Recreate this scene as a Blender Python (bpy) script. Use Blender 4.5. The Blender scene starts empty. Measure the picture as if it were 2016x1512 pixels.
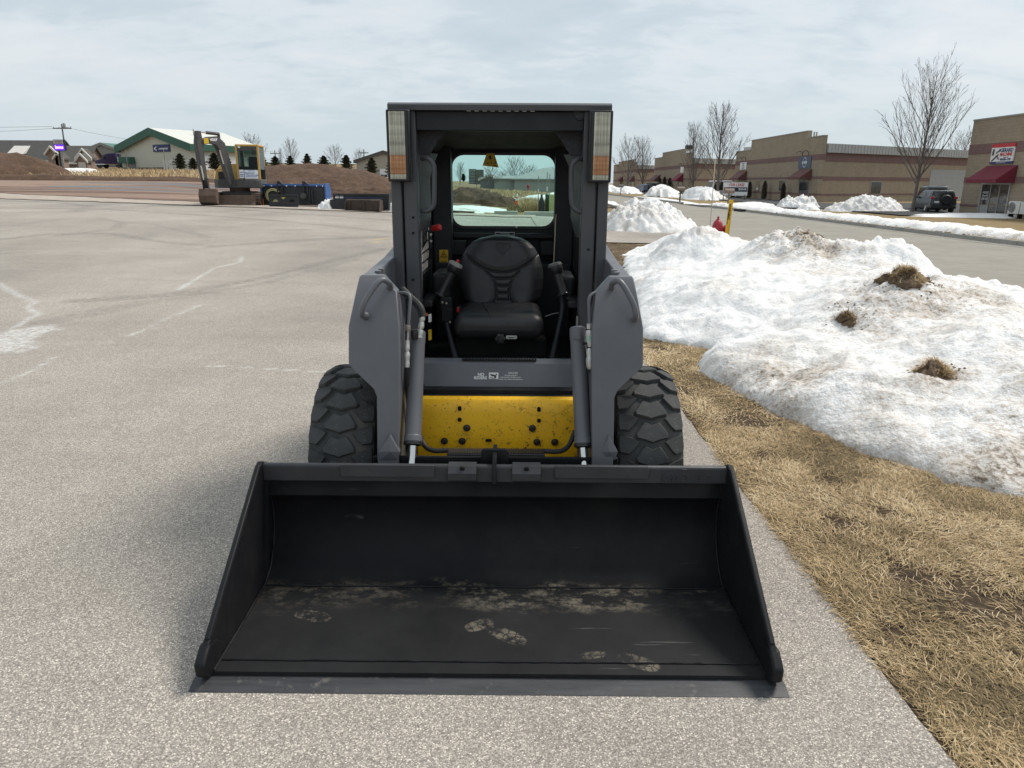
import bpy, bmesh, math, random
import numpy as np
from mathutils import Vector, Matrix, Euler
R_ = math.radians
scene = bpy.context.scene
COL = scene.collection
rng = random.Random(7)
npr = np.random.RandomState(11)

# ------------------------------------------------------------------ camera, light, exposure
CAM_H = 1.58
cam_data = bpy.data.cameras.new('camera')
cam = bpy.data.objects.new('camera', cam_data); COL.objects.link(cam)
cam_data.sensor_width = 36.0
cam_data.lens = 36.0 * 1430 / 2016
cam_data.clip_start = 0.05; cam_data.clip_end = 6000
M_CAM = Matrix.Rotation(R_(-0.6), 4, 'Z') @ Matrix.Rotation(R_(90 - 15.55), 4, 'X') @ Matrix.Rotation(R_(0.3), 4, 'Z')
M_CAM.translation = (0, 0, CAM_H)
cam.matrix_world = M_CAM
scene.camera = cam
scene.view_settings.view_transform = 'Standard'
scene.view_settings.look = 'None'
scene.view_settings.exposure = 0.64
scene.view_settings.gamma = 1.0
scene.view_settings.use_curve_mapping = False

SUN_EL, SUN_AZ = 53.0, 62.0          # azimuth measured from +Y (ahead) towards +X (right)
sd = bpy.data.lights.new('sun', 'SUN'); sd.energy = 2.0; sd.angle = R_(16); sd.color = (1.0, 0.94, 0.86)
sun = bpy.data.objects.new('sun', sd); COL.objects.link(sun)
_d = Vector((math.sin(R_(SUN_AZ)) * math.cos(R_(SUN_EL)), math.cos(R_(SUN_AZ)) * math.cos(R_(SUN_EL)), math.sin(R_(SUN_EL))))
sun.rotation_euler = (-_d).to_track_quat('-Z', 'Y').to_euler()
sun.location = (20, 14, 30)

def sky_world():
    w = bpy.data.worlds.new('World'); scene.world = w; w.use_nodes = True
    nt = w.node_tree; N = nt.nodes; L = nt.links; N.clear()
    out = N.new('ShaderNodeOutputWorld')
    sky = N.new('ShaderNodeTexSky'); sky.sky_type = 'NISHITA'; sky.sun_disc = False
    sky.sun_elevation = R_(SUN_EL); sky.sun_rotation = R_(SUN_AZ)
    sky.air_density = 1.0; sky.dust_density = 2.0
    bs = N.new('ShaderNodeBackground'); bs.inputs[1].default_value = 0.10
    L.new(sky.outputs[0], bs.inputs[0])
    tc = N.new('ShaderNodeTexCoord'); sp = N.new('ShaderNodeSeparateXYZ'); L.new(tc.outputs['Generated'], sp.inputs[0])
    def mth(op, a, b=None, c=None):
        n = N.new('ShaderNodeMath'); n.operation = op
        for i, v in enumerate((a, b, c)):
            if v is None: continue
            if isinstance(v, (int, float)): n.inputs[i].default_value = v
            else: L.new(v, n.inputs[i])
        return n.outputs[0]
    zz = mth('ADD', mth('MAXIMUM', sp.outputs[2], 0.0), 0.24)
    cx = mth('DIVIDE', sp.outputs[0], zz); cy = mth('DIVIDE', sp.outputs[1], zz)
    cb = N.new('ShaderNodeCombineXYZ'); L.new(cx, cb.inputs[0]); L.new(cy, cb.inputs[1])
    def noise(scale, detail, rough, stretch, dist=0.0, off=0.0):
        mp = N.new('ShaderNodeMapping'); mp.inputs['Scale'].default_value = stretch; mp.inputs['Location'].default_value = (off, off * .7, 0)
        mp.inputs['Rotation'].default_value = (0, 0, R_(-24))
        L.new(cb.outputs[0], mp.inputs[0])
        n = N.new('ShaderNodeTexNoise'); n.inputs['Scale'].default_value = scale; n.inputs['Detail'].default_value = detail
        n.inputs['Roughness'].default_value = rough; n.inputs['Distortion'].default_value = dist
        L.new(mp.outputs[0], n.inputs['Vector']); return n.outputs[0]
    n1 = noise(0.55, 3, .5, (1, 1.2, 1), .4, 3.1)
    n2 = noise(2.4, 5, .55, (1.0, 1.5, 1), .6, 7.7)
    n3 = noise(8.5, 4, .55, (1.0, 1.7, 1), .5, 1.3)
    f = mth('ADD', mth('ADD', mth('MULTIPLY', n1, .50), mth('MULTIPLY', n2, .40)), mth('MULTIPLY', n3, .16))
    rp = N.new('ShaderNodeValToRGB'); L.new(f, rp.inputs[0])
    e = rp.color_ramp.elements
    e[0].position = .40; e[0].color = (.555, .64, .70, 1)
    e[1].position = .66; e[1].color = (.78, .815, .84, 1)
    m = e.new(.50); m.color = (.615, .69, .74, 1)
    m = e.new(.56); m.color = (.70, .76, .80, 1)
    # thin even haze towards the horizon
    hz = N.new('ShaderNodeMapRange'); hz.inputs[1].default_value = 0.0; hz.inputs[2].default_value = .16; hz.inputs[3].default_value = .85; hz.inputs[4].default_value = 0.0
    hz.interpolation_type = 'SMOOTHSTEP'
    L.new(sp.outputs[2], hz.inputs[0])
    mx = N.new('ShaderNodeMixRGB'); L.new(hz.outputs[0], mx.inputs[0]); L.new(rp.outputs[0], mx.inputs[1]); mx.inputs[2].default_value = (.60, .70, .755, 1)
    bc = N.new('ShaderNodeBackground'); bc.inputs[1].default_value = 0.66; L.new(mx.outputs[0], bc.inputs[0])
    ms = N.new('ShaderNodeMixShader'); ms.inputs[0].default_value = .90
    L.new(bs.outputs[0], ms.inputs[1]); L.new(bc.outputs[0], ms.inputs[2]); L.new(ms.outputs[0], out.inputs[0])
sky_world()

# ------------------------------------------------------------------ terrain
def sstep(a, b, x):
    t = np.clip((np.asarray(x, float) - a) / (b - a), 0, 1); return t * t * (3 - 2 * t)
def gz(x, y):
    x = np.asarray(x, float); y = np.asarray(y, float)
    xe = x * 130 / np.maximum(y, 130)
    S = sstep(4, 24, y)
    A = np.where(x > 0, -0.60 * (1 - np.exp(-np.maximum(x, 0) / 28)), 0.65 * (1 - np.exp(np.minimum(x, 0) / 9)))
    yy = np.minimum(y, 220)
    rise = 0.9 * sstep(36, 60, yy) + 0.03 * np.maximum(0, yy - 58)
    fx = 0.2 * sstep(14, 6, xe) + 0.8 * sstep(-10.5, -24, xe)
    return A * S + rise * fx
def G(x, y): return float(gz(x, y))

def _hash(i, j, s):
    n = (i * 374761393 + j * 668265263 + s * 974711) & 0x7fffffff
    n = ((n ^ (n >> 13)) * 1274126177) & 0x7fffffff
    return ((n ^ (n >> 16)) & 0xffff) / 65535.0
def vnoise(x, y, s=0):
    x = np.asarray(x, float); y = np.asarray(y, float)
    xi = np.floor(x).astype(np.int64); yi = np.floor(y).astype(np.int64)
    u = x - xi; v = y - yi; u = u * u * (3 - 2 * u); v = v * v * (3 - 2 * v)
    a = _hash(xi, yi, s); b = _hash(xi + 1, yi, s); c = _hash(xi, yi + 1, s); d = _hash(xi + 1, yi + 1, s)
    return (a * (1 - u) + b * u) * (1 - v) + (c * (1 - u) + d * u) * v
def fbm(x, y, s=0, o=4, g=.5):
    t = 0; a = 1; k = 0
    for i in range(o):
        t = t + a * vnoise(x * 2 ** i + i * 17.3, y * 2 ** i - i * 9.1, s + i); k += a; a *= g
    return t / k

# ------------------------------------------------------------------ mesh helpers
class MB:
    def __init__(s): s.v = []; s.f = []
    def add(s, vs, fs):
        o = len(s.v); s.v += [tuple(map(float, p)) for p in vs]; s.f += [tuple(i + o for i in f) for f in fs]; return s
    def box(s, x0, x1, y0, y1, z0, z1, M=None):
        vs = [(x, y, z) for z in (z0, z1) for y in (y0, y1) for x in (x0, x1)]
        if M is not None: vs = [M @ Vector(p) for p in vs]
        return s.add(vs, [(0, 2, 3, 1), (4, 5, 7, 6), (0, 1, 5, 4), (1, 3, 7, 5), (3, 2, 6, 7), (2, 0, 4, 6)])
    def loft(s, rings, cap=True, closed=True):
        n = len(rings[0]); vs = [p for r in rings for p in r]; fs = []
        for k in range(len(rings) - 1):
            for i in range(n if closed else n - 1):
                j = (i + 1) % n
                fs.append((k * n + i, k * n + j, (k + 1) * n + j, (k + 1) * n + i))
        if cap:
            fs.append(tuple(range(n - 1, -1, -1))); b = (len(rings) - 1) * n; fs.append(tuple(range(b, b + n)))
        return s.add(vs, fs)
    def tube(s, pts, r, n=10, cap=True):
        pts = [Vector(p) for p in pts]; rs = r if isinstance(r, (list, tuple)) else [r] * len(pts)
        rings = []; up = None
        for i, p in enumerate(pts):
            t = (pts[min(i + 1, len(pts) - 1)] - pts[max(i - 1, 0)]).normalized()
            if up is None: up = Vector((0, 0, 1)) if abs(t.z) < .9 else Vector((1, 0, 0))
            a = t.cross(up)
            if a.length < 1e-5: a = t.cross(Vector((0, 1, 0)))
            a.normalize(); b = a.cross(t).normalized(); up = b
            rings.append([p + (a * math.cos(2 * math.pi * k / n) + b * math.sin(2 * math.pi * k / n)) * rs[i] for k in range(n)])
        return s.loft(rings, cap)
    def cyl(s, p0, p1, r0, r1=None, n=16): return s.tube([p0, p1], [r0, r0 if r1 is None else r1], n)
    def prism(s, poly, axis, a, b):
        def P(u, v, w): return {'x': (w, u, v), 'y': (u, w, v), 'z': (u, v, w)}[axis]
        return s.loft([[P(u, v, a) for u, v in poly], [P(u, v, b) for u, v in poly]])
    def ring(s, outer, inner, axis, a, b):
        def P(u, v, w): return {'x': (w, u, v), 'y': (u, w, v), 'z': (u, v, w)}[axis]
        n = len(outer); vs = [P(u, v, w) for w in (a, b) for L in (outer, inner) for u, v in L]; fs = []
        for i in range(n):
            j = (i + 1) % n
            fs += [(i, j, n + j, n + i), (2 * n + i, 3 * n + i, 3 * n + j, 2 * n + j), (i, 2 * n + i, 2 * n + j, j), (n + i, n + j, 3 * n + j, 3 * n + i)]
        return s.add(vs, fs)
    def lathe(s, prof, o, ax, n=24, cap=False):
        o = Vector(o); ax = Vector(ax).normalized(); a = ax.orthogonal().normalized(); b = ax.cross(a)
        rings = [[o + ax * h + (a * math.cos(2 * math.pi * k / n) + b * math.sin(2 * math.pi * k / n)) * r for k in range(n)] for r, h in prof]
        return s.loft(rings, cap)
    def mesh(s, name, m, smooth=35, weld=False):
        me = bpy.data.meshes.new(name); me.from_pydata(s.v, [], s.f)
        bm = bmesh.new(); bm.from_mesh(me)
        if weld: bmesh.ops.remove_doubles(bm, verts=bm.verts, dist=1e-5)
        bmesh.ops.recalc_face_normals(bm, faces=bm.faces); bm.to_mesh(me); bm.free()
        if m: me.materials.append(m)
        if smooth:
            me.shade_smooth(); me.set_sharp_from_angle(angle=R_(smooth))
        return me
    def build(s, name, m, parent=None, bevel=0, smooth=35, seg=2, label=None, weld=False):
        return link(name, s.mesh(name, m, smooth, weld), parent, bevel, seg, label)
def link(name, me, parent=None, bevel=0, seg=2, label=None):
    o = bpy.data.objects.new(name, me); COL.objects.link(o)
    if parent is not None: o.parent = parent
    if bevel:
        b = o.modifiers.new('bevel', 'BEVEL'); b.width = bevel; b.segments = seg; b.limit_method = 'ANGLE'; b.angle_limit = R_(35); b.harden_normals = False
    if label: o['label'] = label
    return o
def tag(o, label, cat, group=None):
    o['label'] = label; o['category'] = cat
    if group: o['group'] = group
    return o
def thing(name, label, cat, loc, rz=0, group=None):
    o = bpy.data.objects.new(name, None); COL.objects.link(o); o.location = loc; o.rotation_euler = (0, 0, rz); o.empty_display_size = .2
    return tag(o, label, cat, group)
def kind(o, k): o['kind'] = k; return o
def copy_tree(o, parent=None):
    c = o.copy(); COL.objects.link(c)
    if parent is not None: c.parent = parent
    for ch in [q for q in o.children]: copy_tree(ch, c)
    return c
def rrect(x0, x1, z0, z1, r, n=5):
    P = []
    for cx, cz, a0 in ((x1 - r, z1 - r, 0), (x0 + r, z1 - r, 90), (x0 + r, z0 + r, 180), (x1 - r, z0 + r, 270)):
        for k in range(n + 1):
            a = R_(a0 + 90 * k / n); P.append((cx + r * math.cos(a), cz + r * math.sin(a)))
    return P
def rect_like(x0, x1, z0, z1, n=5):
    P = []
    for cx, cz in ((x1, z1), (x0, z1), (x0, z0), (x1, z0)): P += [(cx, cz)] * (n + 1)
    return P
def grid_mesh(name, X, Y, Z, m, smooth=True, keep=None, attrs=None):
    ny, nx = X.shape
    me = bpy.data.meshes.new(name)
    co = np.stack([X, Y, Z], -1).reshape(-1, 3)
    idx = np.arange(nx * ny).reshape(ny, nx)
    q = np.stack([idx[:-1, :-1], idx[:-1, 1:], idx[1:, 1:], idx[1:, :-1]], -1).reshape(-1, 4)
    if keep is not None:
        kf = keep[:-1, :-1] & keep[:-1, 1:] & keep[1:, 1:] & keep[1:, :-1] if keep.shape == X.shape else keep
        q = q[kf.reshape(-1)]
        used = np.unique(q); mp = -np.ones(nx * ny, int); mp[used] = np.arange(len(used)); co = co[used]; q = mp[q]
    else: used = None
    raw_mesh(me, co, q)
    if attrs:
        for k, a in attrs.items():
            at = me.attributes.new(k, 'FLOAT', 'POINT'); a = a.reshape(-1).astype(np.float32)
            at.data.foreach_set('value', a if used is None else a[used])
    me.materials.append(m)
    if smooth: me.shade_smooth()
    return me
def raw_mesh(me, co, q):
    k = q.shape[1]
    me.vertices.add(len(co)); me.vertices.foreach_set('co', np.ascontiguousarray(co, dtype=np.float32).ravel())
    me.loops.add(q.size); me.loops.foreach_set('vertex_index', np.ascontiguousarray(q, dtype=np.int32).ravel())
    me.polygons.add(len(q)); me.polygons.foreach_set('loop_start', np.arange(0, q.size, k, dtype=np.int32))
    me.update(calc_edges=True); me.validate()
def text_mesh(name, body, size, m, parent, M, extrude=.0005, bold=0, align='CENTER', xs=1.0, shear=0):
    cu = bpy.data.curves.new(name, 'FONT'); cu.body = body; cu.size = size; cu.extrude = extrude; cu.align_x = align; cu.align_y = 'CENTER'
    cu.offset = bold; cu.shear = shear; cu.resolution_u = 2
    t = bpy.data.objects.new('tmp', cu); COL.objects.link(t)
    dg = bpy.context.evaluated_depsgraph_get(); me = bpy.data.meshes.new_from_object(t.evaluated_get(dg)); me.name = name
    bpy.data.objects.remove(t); bpy.data.curves.remove(cu)
    me.transform(M @ Matrix.Diagonal((xs, 1, 1, 1))); me.materials.clear(); me.materials.append(m)
    return link(name, me, parent)
def face_M(o, xaxis, zup):
    """text plane: local x -> xaxis, local y -> zup"""
    x = Vector(xaxis).normalized(); y = Vector(zup).normalized(); z = x.cross(y)
    M = Matrix((x, y, z)).transposed().to_4x4(); M.translation = o; return M

# ------------------------------------------------------------------ materials
class NT:
    def __init__(s, name):
        s.m = bpy.data.materials.new(name); s.m.use_nodes = True; s.N = s.m.node_tree.nodes; s.L = s.m.node_tree.links
        s.b = s.N['Principled BSDF']; s.out = s.N['Material Output']
        s.tc = s.N.new('ShaderNodeTexCoord')
    def n(s, t): return s.N.new('ShaderNode' + t)
    def _in(s, sock, v):
        if v is None: return
        if hasattr(v, 'is_output'): s.L.new(v, sock)
        elif isinstance(v, (tuple, list)) and len(v) == 3 and sock.type == 'RGBA': sock.default_value = (*v, 1)
        else: sock.default_value = v
    def math(s, op, a, b=None, c=None):
        n = s.n('Math'); n.operation = op
        for i, v in enumerate((a, b, c)): s._in(n.inputs[i], v)
        return n.outputs[0]
    def mix(s, f, a, b, mode='MIX'):
        n = s.n('MixRGB'); n.blend_type = mode; s._in(n.inputs[0], f); s._in(n.inputs[1], a); s._in(n.inputs[2], b); return n.outputs[0]
    def vec(s, src='Object', scale=(1, 1, 1), rot=(0, 0, 0), loc=(0, 0, 0)):
        v = s.tc.outputs[src]
        if src == 'World': pass
        mp = s.n('Mapping'); s.L.new(v, mp.inputs[0]); mp.inputs['Scale'].default_value = scale; mp.inputs['Rotation'].default_value = rot; mp.inputs['Location'].default_value = loc
        return mp.outputs[0]
    def noise(s, scale, detail=3, rough=.5, v=None, dist=0, col=False):
        n = s.n('TexNoise'); s.L.new(v if v is not None else s.tc.outputs['Object'], n.inputs['Vector'])
        n.inputs['Scale'].default_value = scale; n.inputs['Detail'].default_value = detail; n.inputs['Roughness'].default_value = rough; n.inputs['Distortion'].default_value = dist
        return n.outputs[1 if col else 0]
    def vor(s, scale, feat='F1', v=None, out='Distance', rnd=1.0):
        n = s.n('TexVoronoi'); n.feature = feat; s.L.new(v if v is not None else s.tc.outputs['Object'], n.inputs['Vector'])
        n.inputs['Scale'].default_value = scale; n.inputs['Randomness'].default_value = rnd
        return n.outputs[out]
    def ramp(s, f, stops):
        n = s.n('ValToRGB'); s._in(n.inputs[0], f); e = n.color_ramp.elements
        def c4(c): return (*c, 1) if isinstance(c, tuple) else (c, c, c, 1)
        e[0].position = stops[0][0]; e[0].color = c4(stops[0][1]); e[1].position = stops[-1][0]; e[1].color = c4(stops[-1][1])
        for p, c in stops[1:-1]: q = e.new(p); q.color = c4(c)
        return n.outputs[0]
    def rng(s, f, a, b, c=0., d=1.):
        n = s.n('MapRange'); s._in(n.inputs[0], f); n.inputs[1].default_value = a; n.inputs[2].default_value = b; n.inputs[3].default_value = c; n.inputs[4].default_value = d; return n.outputs[0]
    def attr(s, name): n = s.n('Attribute'); n.attribute_name = name; return n
    def bump(s, h, strength=.3, dist=.01):
        n = s.n('Bump'); n.inputs['Strength'].default_value = strength; n.inputs['Distance'].default_value = dist; s._in(n.inputs['Height'], h)
        s.L.new(n.outputs[0], s.b.inputs['Normal']); return n
    def set(s, **k):
        for a, v in k.items(): s._in(s.b.inputs[{'col': 'Base Color', 'rough': 'Roughness', 'metal': 'Metallic', 'spec': 'Specular IOR Level', 'coat': 'Coat Weight', 'emis': 'Emission Color', 'es': 'Emission Strength', 'alpha': 'Alpha', 'sss': 'Subsurface Weight'}[a]], v)
        return s
def pmat(name, col, rough=.5, metal=0, var=.12, scale=6, bump=0, bscale=60, spec=.5, dust=0, dustcol=(.30, .27, .22)):
    t = NT(name); n1 = t.noise(scale, 4, .6)
    c = t.mix(1.0, col, t.ramp(n1, [(.25, 1 - var), (.75, 1 + var)]), 'MULTIPLY')
    if dust:
        d = t.math('MULTIPLY', t.rng(t.noise(scale * 2.3, 5, .65), .48, .72), dust); c = t.mix(d, c, dustcol)
    t.set(col=c, rough=t.rng(t.noise(scale * 1.7, 4, .6), .3, .7, max(0, rough - .08), min(1, rough + .1)), metal=metal, spec=spec)
    if bump: t.bump(t.noise(bscale, 3, .6), bump, .004)
    return t.m
# ------------------------------------------------------------------ ground materials
def asphalt_mat():
    t = NT('asphalt'); o = t.tc.outputs['Object']
    vc = t.vor(220, out='Color'); g = t.n('SeparateColor'); t.L.new(vc, g.inputs[0])
    vd = t.vor(220)
    fine = t.noise(330, 2, .7)
    chip = t.ramp(g.outputs[0], [(0, .56), (.45, .79), (.72, 1.0), (.88, 1.25), (.97, 1.6), (1, 1.8)])
    edge = t.rng(vd, .35, .75, 1.0, .62)
    chips = t.math('MULTIPLY', t.math('MULTIPLY', chip, edge), t.rng(fine, .25, .75, .75, 1.25))
    big = t.noise(.55, 5, .62); mid = t.noise(3.2, 5, .65)
    c = t.mix(t.rng(big, .35, .68), (.418, .377, .328), (.508, .459, .402))
    c = t.mix(t.rng(mid, .38, .7, 0, .55), c, (.42, .378, .335))
    st = t.noise(1.0, 4, .6, v=t.vec(scale=(.25, 1.6, 1), rot=(0, 0, R_(14))))
    c = t.mix(t.math('MULTIPLY', t.rng(st, .5, .72), .35), c, (.33, .298, .268))
    rust = t.math('MULTIPLY', t.rng(t.noise(1.4, 3, .6, v=t.vec(loc=(4.2, 1.1, 0))), .66, .78), .30)
    c = t.mix(rust, c, (.48, .33, .22))
    nf = t.n('CameraData')
    wx = t.noise(.33, 4, .6, v=t.vec(scale=(1, .45, 1), rot=(0, 0, R_(-28)), loc=(7, 3, 0)))
    c = t.mix(1.0, c, t.ramp(wx, [(.30, .80), (.5, 1.0), (.70, 1.13)]), 'MULTIPLY')
    c = t.mix(1.0, c, chips, 'MULTIPLY')
    brk = t.noise(22, 4, .75)
    lk = t.math('MULTIPLY', t.attr('light_stain').outputs['Fac'], t.rng(brk, .38, .60))
    c = t.mix(t.math('MINIMUM', lk, .85), c, (.62, .62, .60))
    dk = t.math('MULTIPLY', t.attr('tyre_mark').outputs['Fac'], t.rng(t.noise(9, 3, .7), .3, .65))
    c = t.mix(t.math('MINIMUM', dk, .62), c, (.085, .08, .075))
    yl = t.math('MULTIPLY', t.attr('yellow_paint').outputs['Fac'], t.rng(t.noise(14, 4, .7), .45, .58))
    c = t.mix(yl, c, (.55, .38, .12))
    t.set(col=c, rough=t.rng(fine, .2, .8, .78, .95), spec=.3)
    t.bump(t.math('SUBTRACT', g.outputs[0], vd), .3, .003)
    return t.m
def simple_ground(name, c1, c2, s, c3=None, bump=.3, bs=30, rough=.95):
    t = NT(name)
    c = t.mix(t.rng(t.noise(s, 6, .65), .35, .66), c1, c2)
    if c3: c = t.mix(t.rng(t.noise(s * 4.3, 5, .7), .5, .7, 0, .8), c, c3)
    t.set(col=c, rough=rough, spec=.2); t.bump(t.noise(bs, 5, .7), bump, .03); return t.m
M_ASPH = asphalt_mat()
M_STREET = simple_ground('street_asphalt', (.27, .25, .215), (.32, .30, .26), .5, (.24, .225, .195), .2, 80)
M_DARKASPH = simple_ground('dark_asphalt', (.06, .06, .062), (.085, .083, .082), .8, (.05, .05, .05), .2, 60)
M_LAWN = simple_ground('dormant_turf', (.23, .165, .082), (.29, .215, .115), .35, (.16, .125, .06), .5, 25)
M_THATCH = simple_ground('thatch_soil', (.115, .078, .05), (.06, .042, .03), 9, (.20, .15, .09), 1.0, 45)
M_FIELD = simple_ground('dry_field_grass', (.27, .195, .115), (.20, .14, .085), .25, (.32, .25, .16), .6, 8)
M_DIRT = simple_ground('red_brown_dirt', (.17, .095, .062), (.105, .06, .042), .22, (.22, .135, .09), .7, 10)
M_SOIL = simple_ground('piled_topsoil', (.125, .078, .053), (.082, .052, .037), .8, (.165, .112, .074), 1.0, 7)
M_GRAVEL = simple_ground('pale_gravel', (.47, .41, .35), (.36, .30, .25), 1.2, (.56, .51, .45), .8, 25)
M_CURB = simple_ground('kerb_concrete', (.25, .235, .205), (.32, .305, .275), 1.5, (.16, .15, .13), .2, 50)
def yard_mat():
    t = NT('muddy_yard')
    w = t.noise(1, 5, .6, v=t.vec(scale=(.035, .42, 1)))
    c = t.ramp(w, [(.30, (.10, .062, .05)), (.44, (.155, .095, .07)), (.55, (.26, .175, .13)), (.68, (.35, .26, .20))])
    c = t.mix(t.rng(t.noise(.9, 5, .7), .5, .75, 0, .5), c, (.10, .06, .045))
    p = t.attr('puddle').outputs['Fac']
    wet = t.rng(t.math('MULTIPLY', p, t.rng(t.noise(1, 4, .55, v=t.vec(scale=(.06, .5, 1), loc=(3, 2, 0))), .40, .64)), .42, .65)
    c = t.mix(wet, c, (.06, .05, .048))
    t.set(col=c, rough=t.rng(wet, 0, 1, .9, .30), spec=.4)
    t.bump(t.math('MULTIPLY', t.noise(6, 5, .7), t.math('SUBTRACT', 1.0, wet)), .5, .05); return t.m
def snow_mat(name='snow', dirt=.5):
    t = NT(name)
    d = t.attr('dirt').outputs['Fac']
    sp = t.rng(t.noise(26, 4, .75), .46, .68); pt = t.rng(t.noise(2.6, 5, .65), .40, .68)
    f = t.math('MINIMUM', t.math('MULTIPLY', d, t.math('ADD', t.math('MULTIPLY', sp, .62), t.math('MULTIPLY', pt, .55))), 1.0)
    c = t.mix(t.rng(t.noise(1.4, 4, .6), .3, .7), (.83, .83, .825), (.89, .885, .87))
    c = t.mix(t.rng(f, 0, .55), c, (.47, .41, .345)); c = t.mix(t.rng(f, .5, 1.0), c, (.13, .095, .065))
    t.set(col=c, rough=.62, spec=.3)
    h = t.math('ADD', t.noise(13, 5, .65), t.math('MULTIPLY', t.noise(48, 3, .6), .4))
    t.bump(h, .65, .035); return t.m
M_SNOW = snow_mat()

# ------------------------------------------------------------------ ground sheet and overlays
def axis_pts(segs):
    P = []
    for a, b, n in segs: P += list(np.linspace(a, b, n, endpoint=False))
    return np.array(P + [segs[-1][1]])
gx = axis_pts([(-900, -120, 40), (-120, -30, 90), (-30, 30, 240), (30, 120, 90), (120, 900, 40)])
gy = axis_pts([(-60, -5, 30), (-5, 30, 140), (30, 130, 200), (130, 260, 60), (260, 1800, 40)])
X, Y = np.meshgrid(gx, gy)
Z = gz(X, Y) - .03 + np.where(Y > 34, (fbm(X * .35, Y * .35, 3) - .5) * .16 * sstep(34, 44, Y) * sstep(14, 2, X), 0)
o = link('ground', grid_mesh('ground', X, Y, Z, M_LAWN)); kind(o, 'structure')

def sheet(name, A, B, nu, nv, dz, m, rag=0, attrs=None, seed=1, smooth=True):
    """ruled strip from polyline A to polyline B laid dz above the terrain"""
    def res(P, n):
        P = np.array(P, float); d = np.r_[0, np.cumsum(np.hypot(*np.diff(P, axis=0).T))]; t = np.linspace(0, d[-1], n)
        return np.stack([np.interp(t, d, P[:, 0]), np.interp(t, d, P[:, 1])], -1)
    a = res(A, nv); b = res(B, nv); u = np.linspace(0, 1, nu)
    P = a[:, None] * (1 - u)[None, :, None] + b[:, None] * u[None, :, None]
    X, Y = P[..., 0].copy(), P[..., 1].copy()
    if rag:
        n = (fbm(X * 1.1, Y * 1.1, seed, 5, .6) - .5) * 2 * rag; k = np.abs(u - .5)[None] * 2; k = k ** 6
        d = b - a; d /= np.linalg.norm(d, axis=1)[:, None]
        X += n * k * d[:, :1]; Y += n * k * d[:, 1:]
    at = {k: f(X, Y) for k, f in attrs.items()} if attrs else None
    o = link(name, grid_mesh(name, X, Y, gz(X, Y) + dz, m, smooth, None, at)); return kind(o, 'structure')

def pl_dist(X, Y, P):
    D = np.full(X.shape, 1e9)
    for (x0, y0), (x1, y1) in zip(P[:-1], P[1:]):
        dx, dy = x1 - x0, y1 - y0; t = np.clip(((X - x0) * dx + (Y - y0) * dy) / (dx * dx + dy * dy + 1e-9), 0, 1)
        D = np.minimum(D, np.hypot(X - x0 - t * dx, Y - y0 - t * dy))
    return D
# pixel helper used only to read ground coordinates off the photograph
def pg(px, py, z=0.0):
    d = M_CAM.to_3x3() @ Vector(((px - 1008) / 1430, -(py - 756) / 1430, -1.0)); k = (z - CAM_H) / d.z
    return (d.x * k, d.y * k)
LIGHT = [([pg(*p) for p in L], w) for L, w in [
    ([(-60, 560), (0, 572), (40, 592), (72, 603), (55, 612), (78, 625), (60, 632)], .05),
    ([(0, 618), (40, 618)], .03), ([(0, 672), (30, 650), (62, 632)], .035),
    ([(478, 520), (474, 530), (425, 540), (375, 566), (352, 580)], .04),
    ([(395, 606), (320, 636), (255, 664)], .03),
    ([(405, 722), (480, 724), (580, 730)], .012), ([(600, 731), (660, 733)], .01),
    ([(0, 755), (60, 733), (110, 705)], .03)]]
PATCH = [pg(0, 690), pg(20, 672), pg(62, 655)]
DARK = [([pg(*p) for p in L], w) for L, w in [
    ([(0, 500), (100, 490), (220, 487), (330, 500), (430, 504)], .12), ([(360, 470), (413, 496)], .05),
    ([(0, 478), (150, 462), (300, 470), (420, 490)], .10), ([(560, 474), (610, 472)], .12), ([(0, 522), (70, 518)], .06),
    ([(0, 420), (120, 424), (180, 434), (150, 448), (0, 452)], .22), ([(180, 420), (330, 428), (560, 440), (770, 447)], .2),
    ([(0, 408), (160, 414), (400, 430), (760, 436)], .3), ([(150, 600), (330, 590), (520, 556), (760, 500)], .12),
    ([(90, 640), (300, 600), (520, 566), (700, 520)], .10), ([(190, 460), (245, 468), (230, 480), (120, 492)], .12),
    ([(0, 440), (200, 440), (500, 455), (770, 470)], .2), ([(420, 505), (600, 490), (770, 478)], .15)]]
def at_light(X, Y):
    a = np.zeros(X.shape); wob = (fbm(X * 4, Y * 4, 5) - .5) * .12
    for L, w in LIGHT: a = np.maximum(a, np.clip(1.15 - np.abs(pl_dist(X, Y, L) + wob * .5) / w, 0, .9))
    d = pl_dist(X, Y, PATCH) + wob * 3.2
    return np.maximum(a, np.clip((.26 - d) / .12, 0, .85))
def at_dark(X, Y):
    a = np.zeros(X.shape); wob = (fbm(X * .8, Y * .8, 15) - .5) * .5
    for L, w in DARK: a = np.maximum(a, (.45 if w > .1 and L[0][1] > 9 else .30) * np.clip(1.5 - np.abs(pl_dist(X, Y, L) + wob * .5) / (w * 1.2), 0, 1))
    return a
YELLOW = [[pg(0, 438), pg(40, 434)], [pg(728, 486), pg(765, 481)], [pg(735, 490), pg(748, 488)]]
def at_yel(X, Y):
    a = np.zeros(X.shape)
    for L in YELLOW: a = np.maximum(a, (pl_dist(X, Y, L) < .09) * 1.0)
    return a
ATT = {'light_stain': at_light, 'tyre_mark': at_dark, 'yellow_paint': at_yel}
def yrag(x): return float((fbm(np.array([x * .7]), np.array([3.3]), 9)[0] - .5) * .8)
FEX, FEY = [-46, -27, -13.5, -8, -3, 1.28, 4], [13, 8, 2.2, 1.0, 1.8, 4.6, 4.6]
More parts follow.
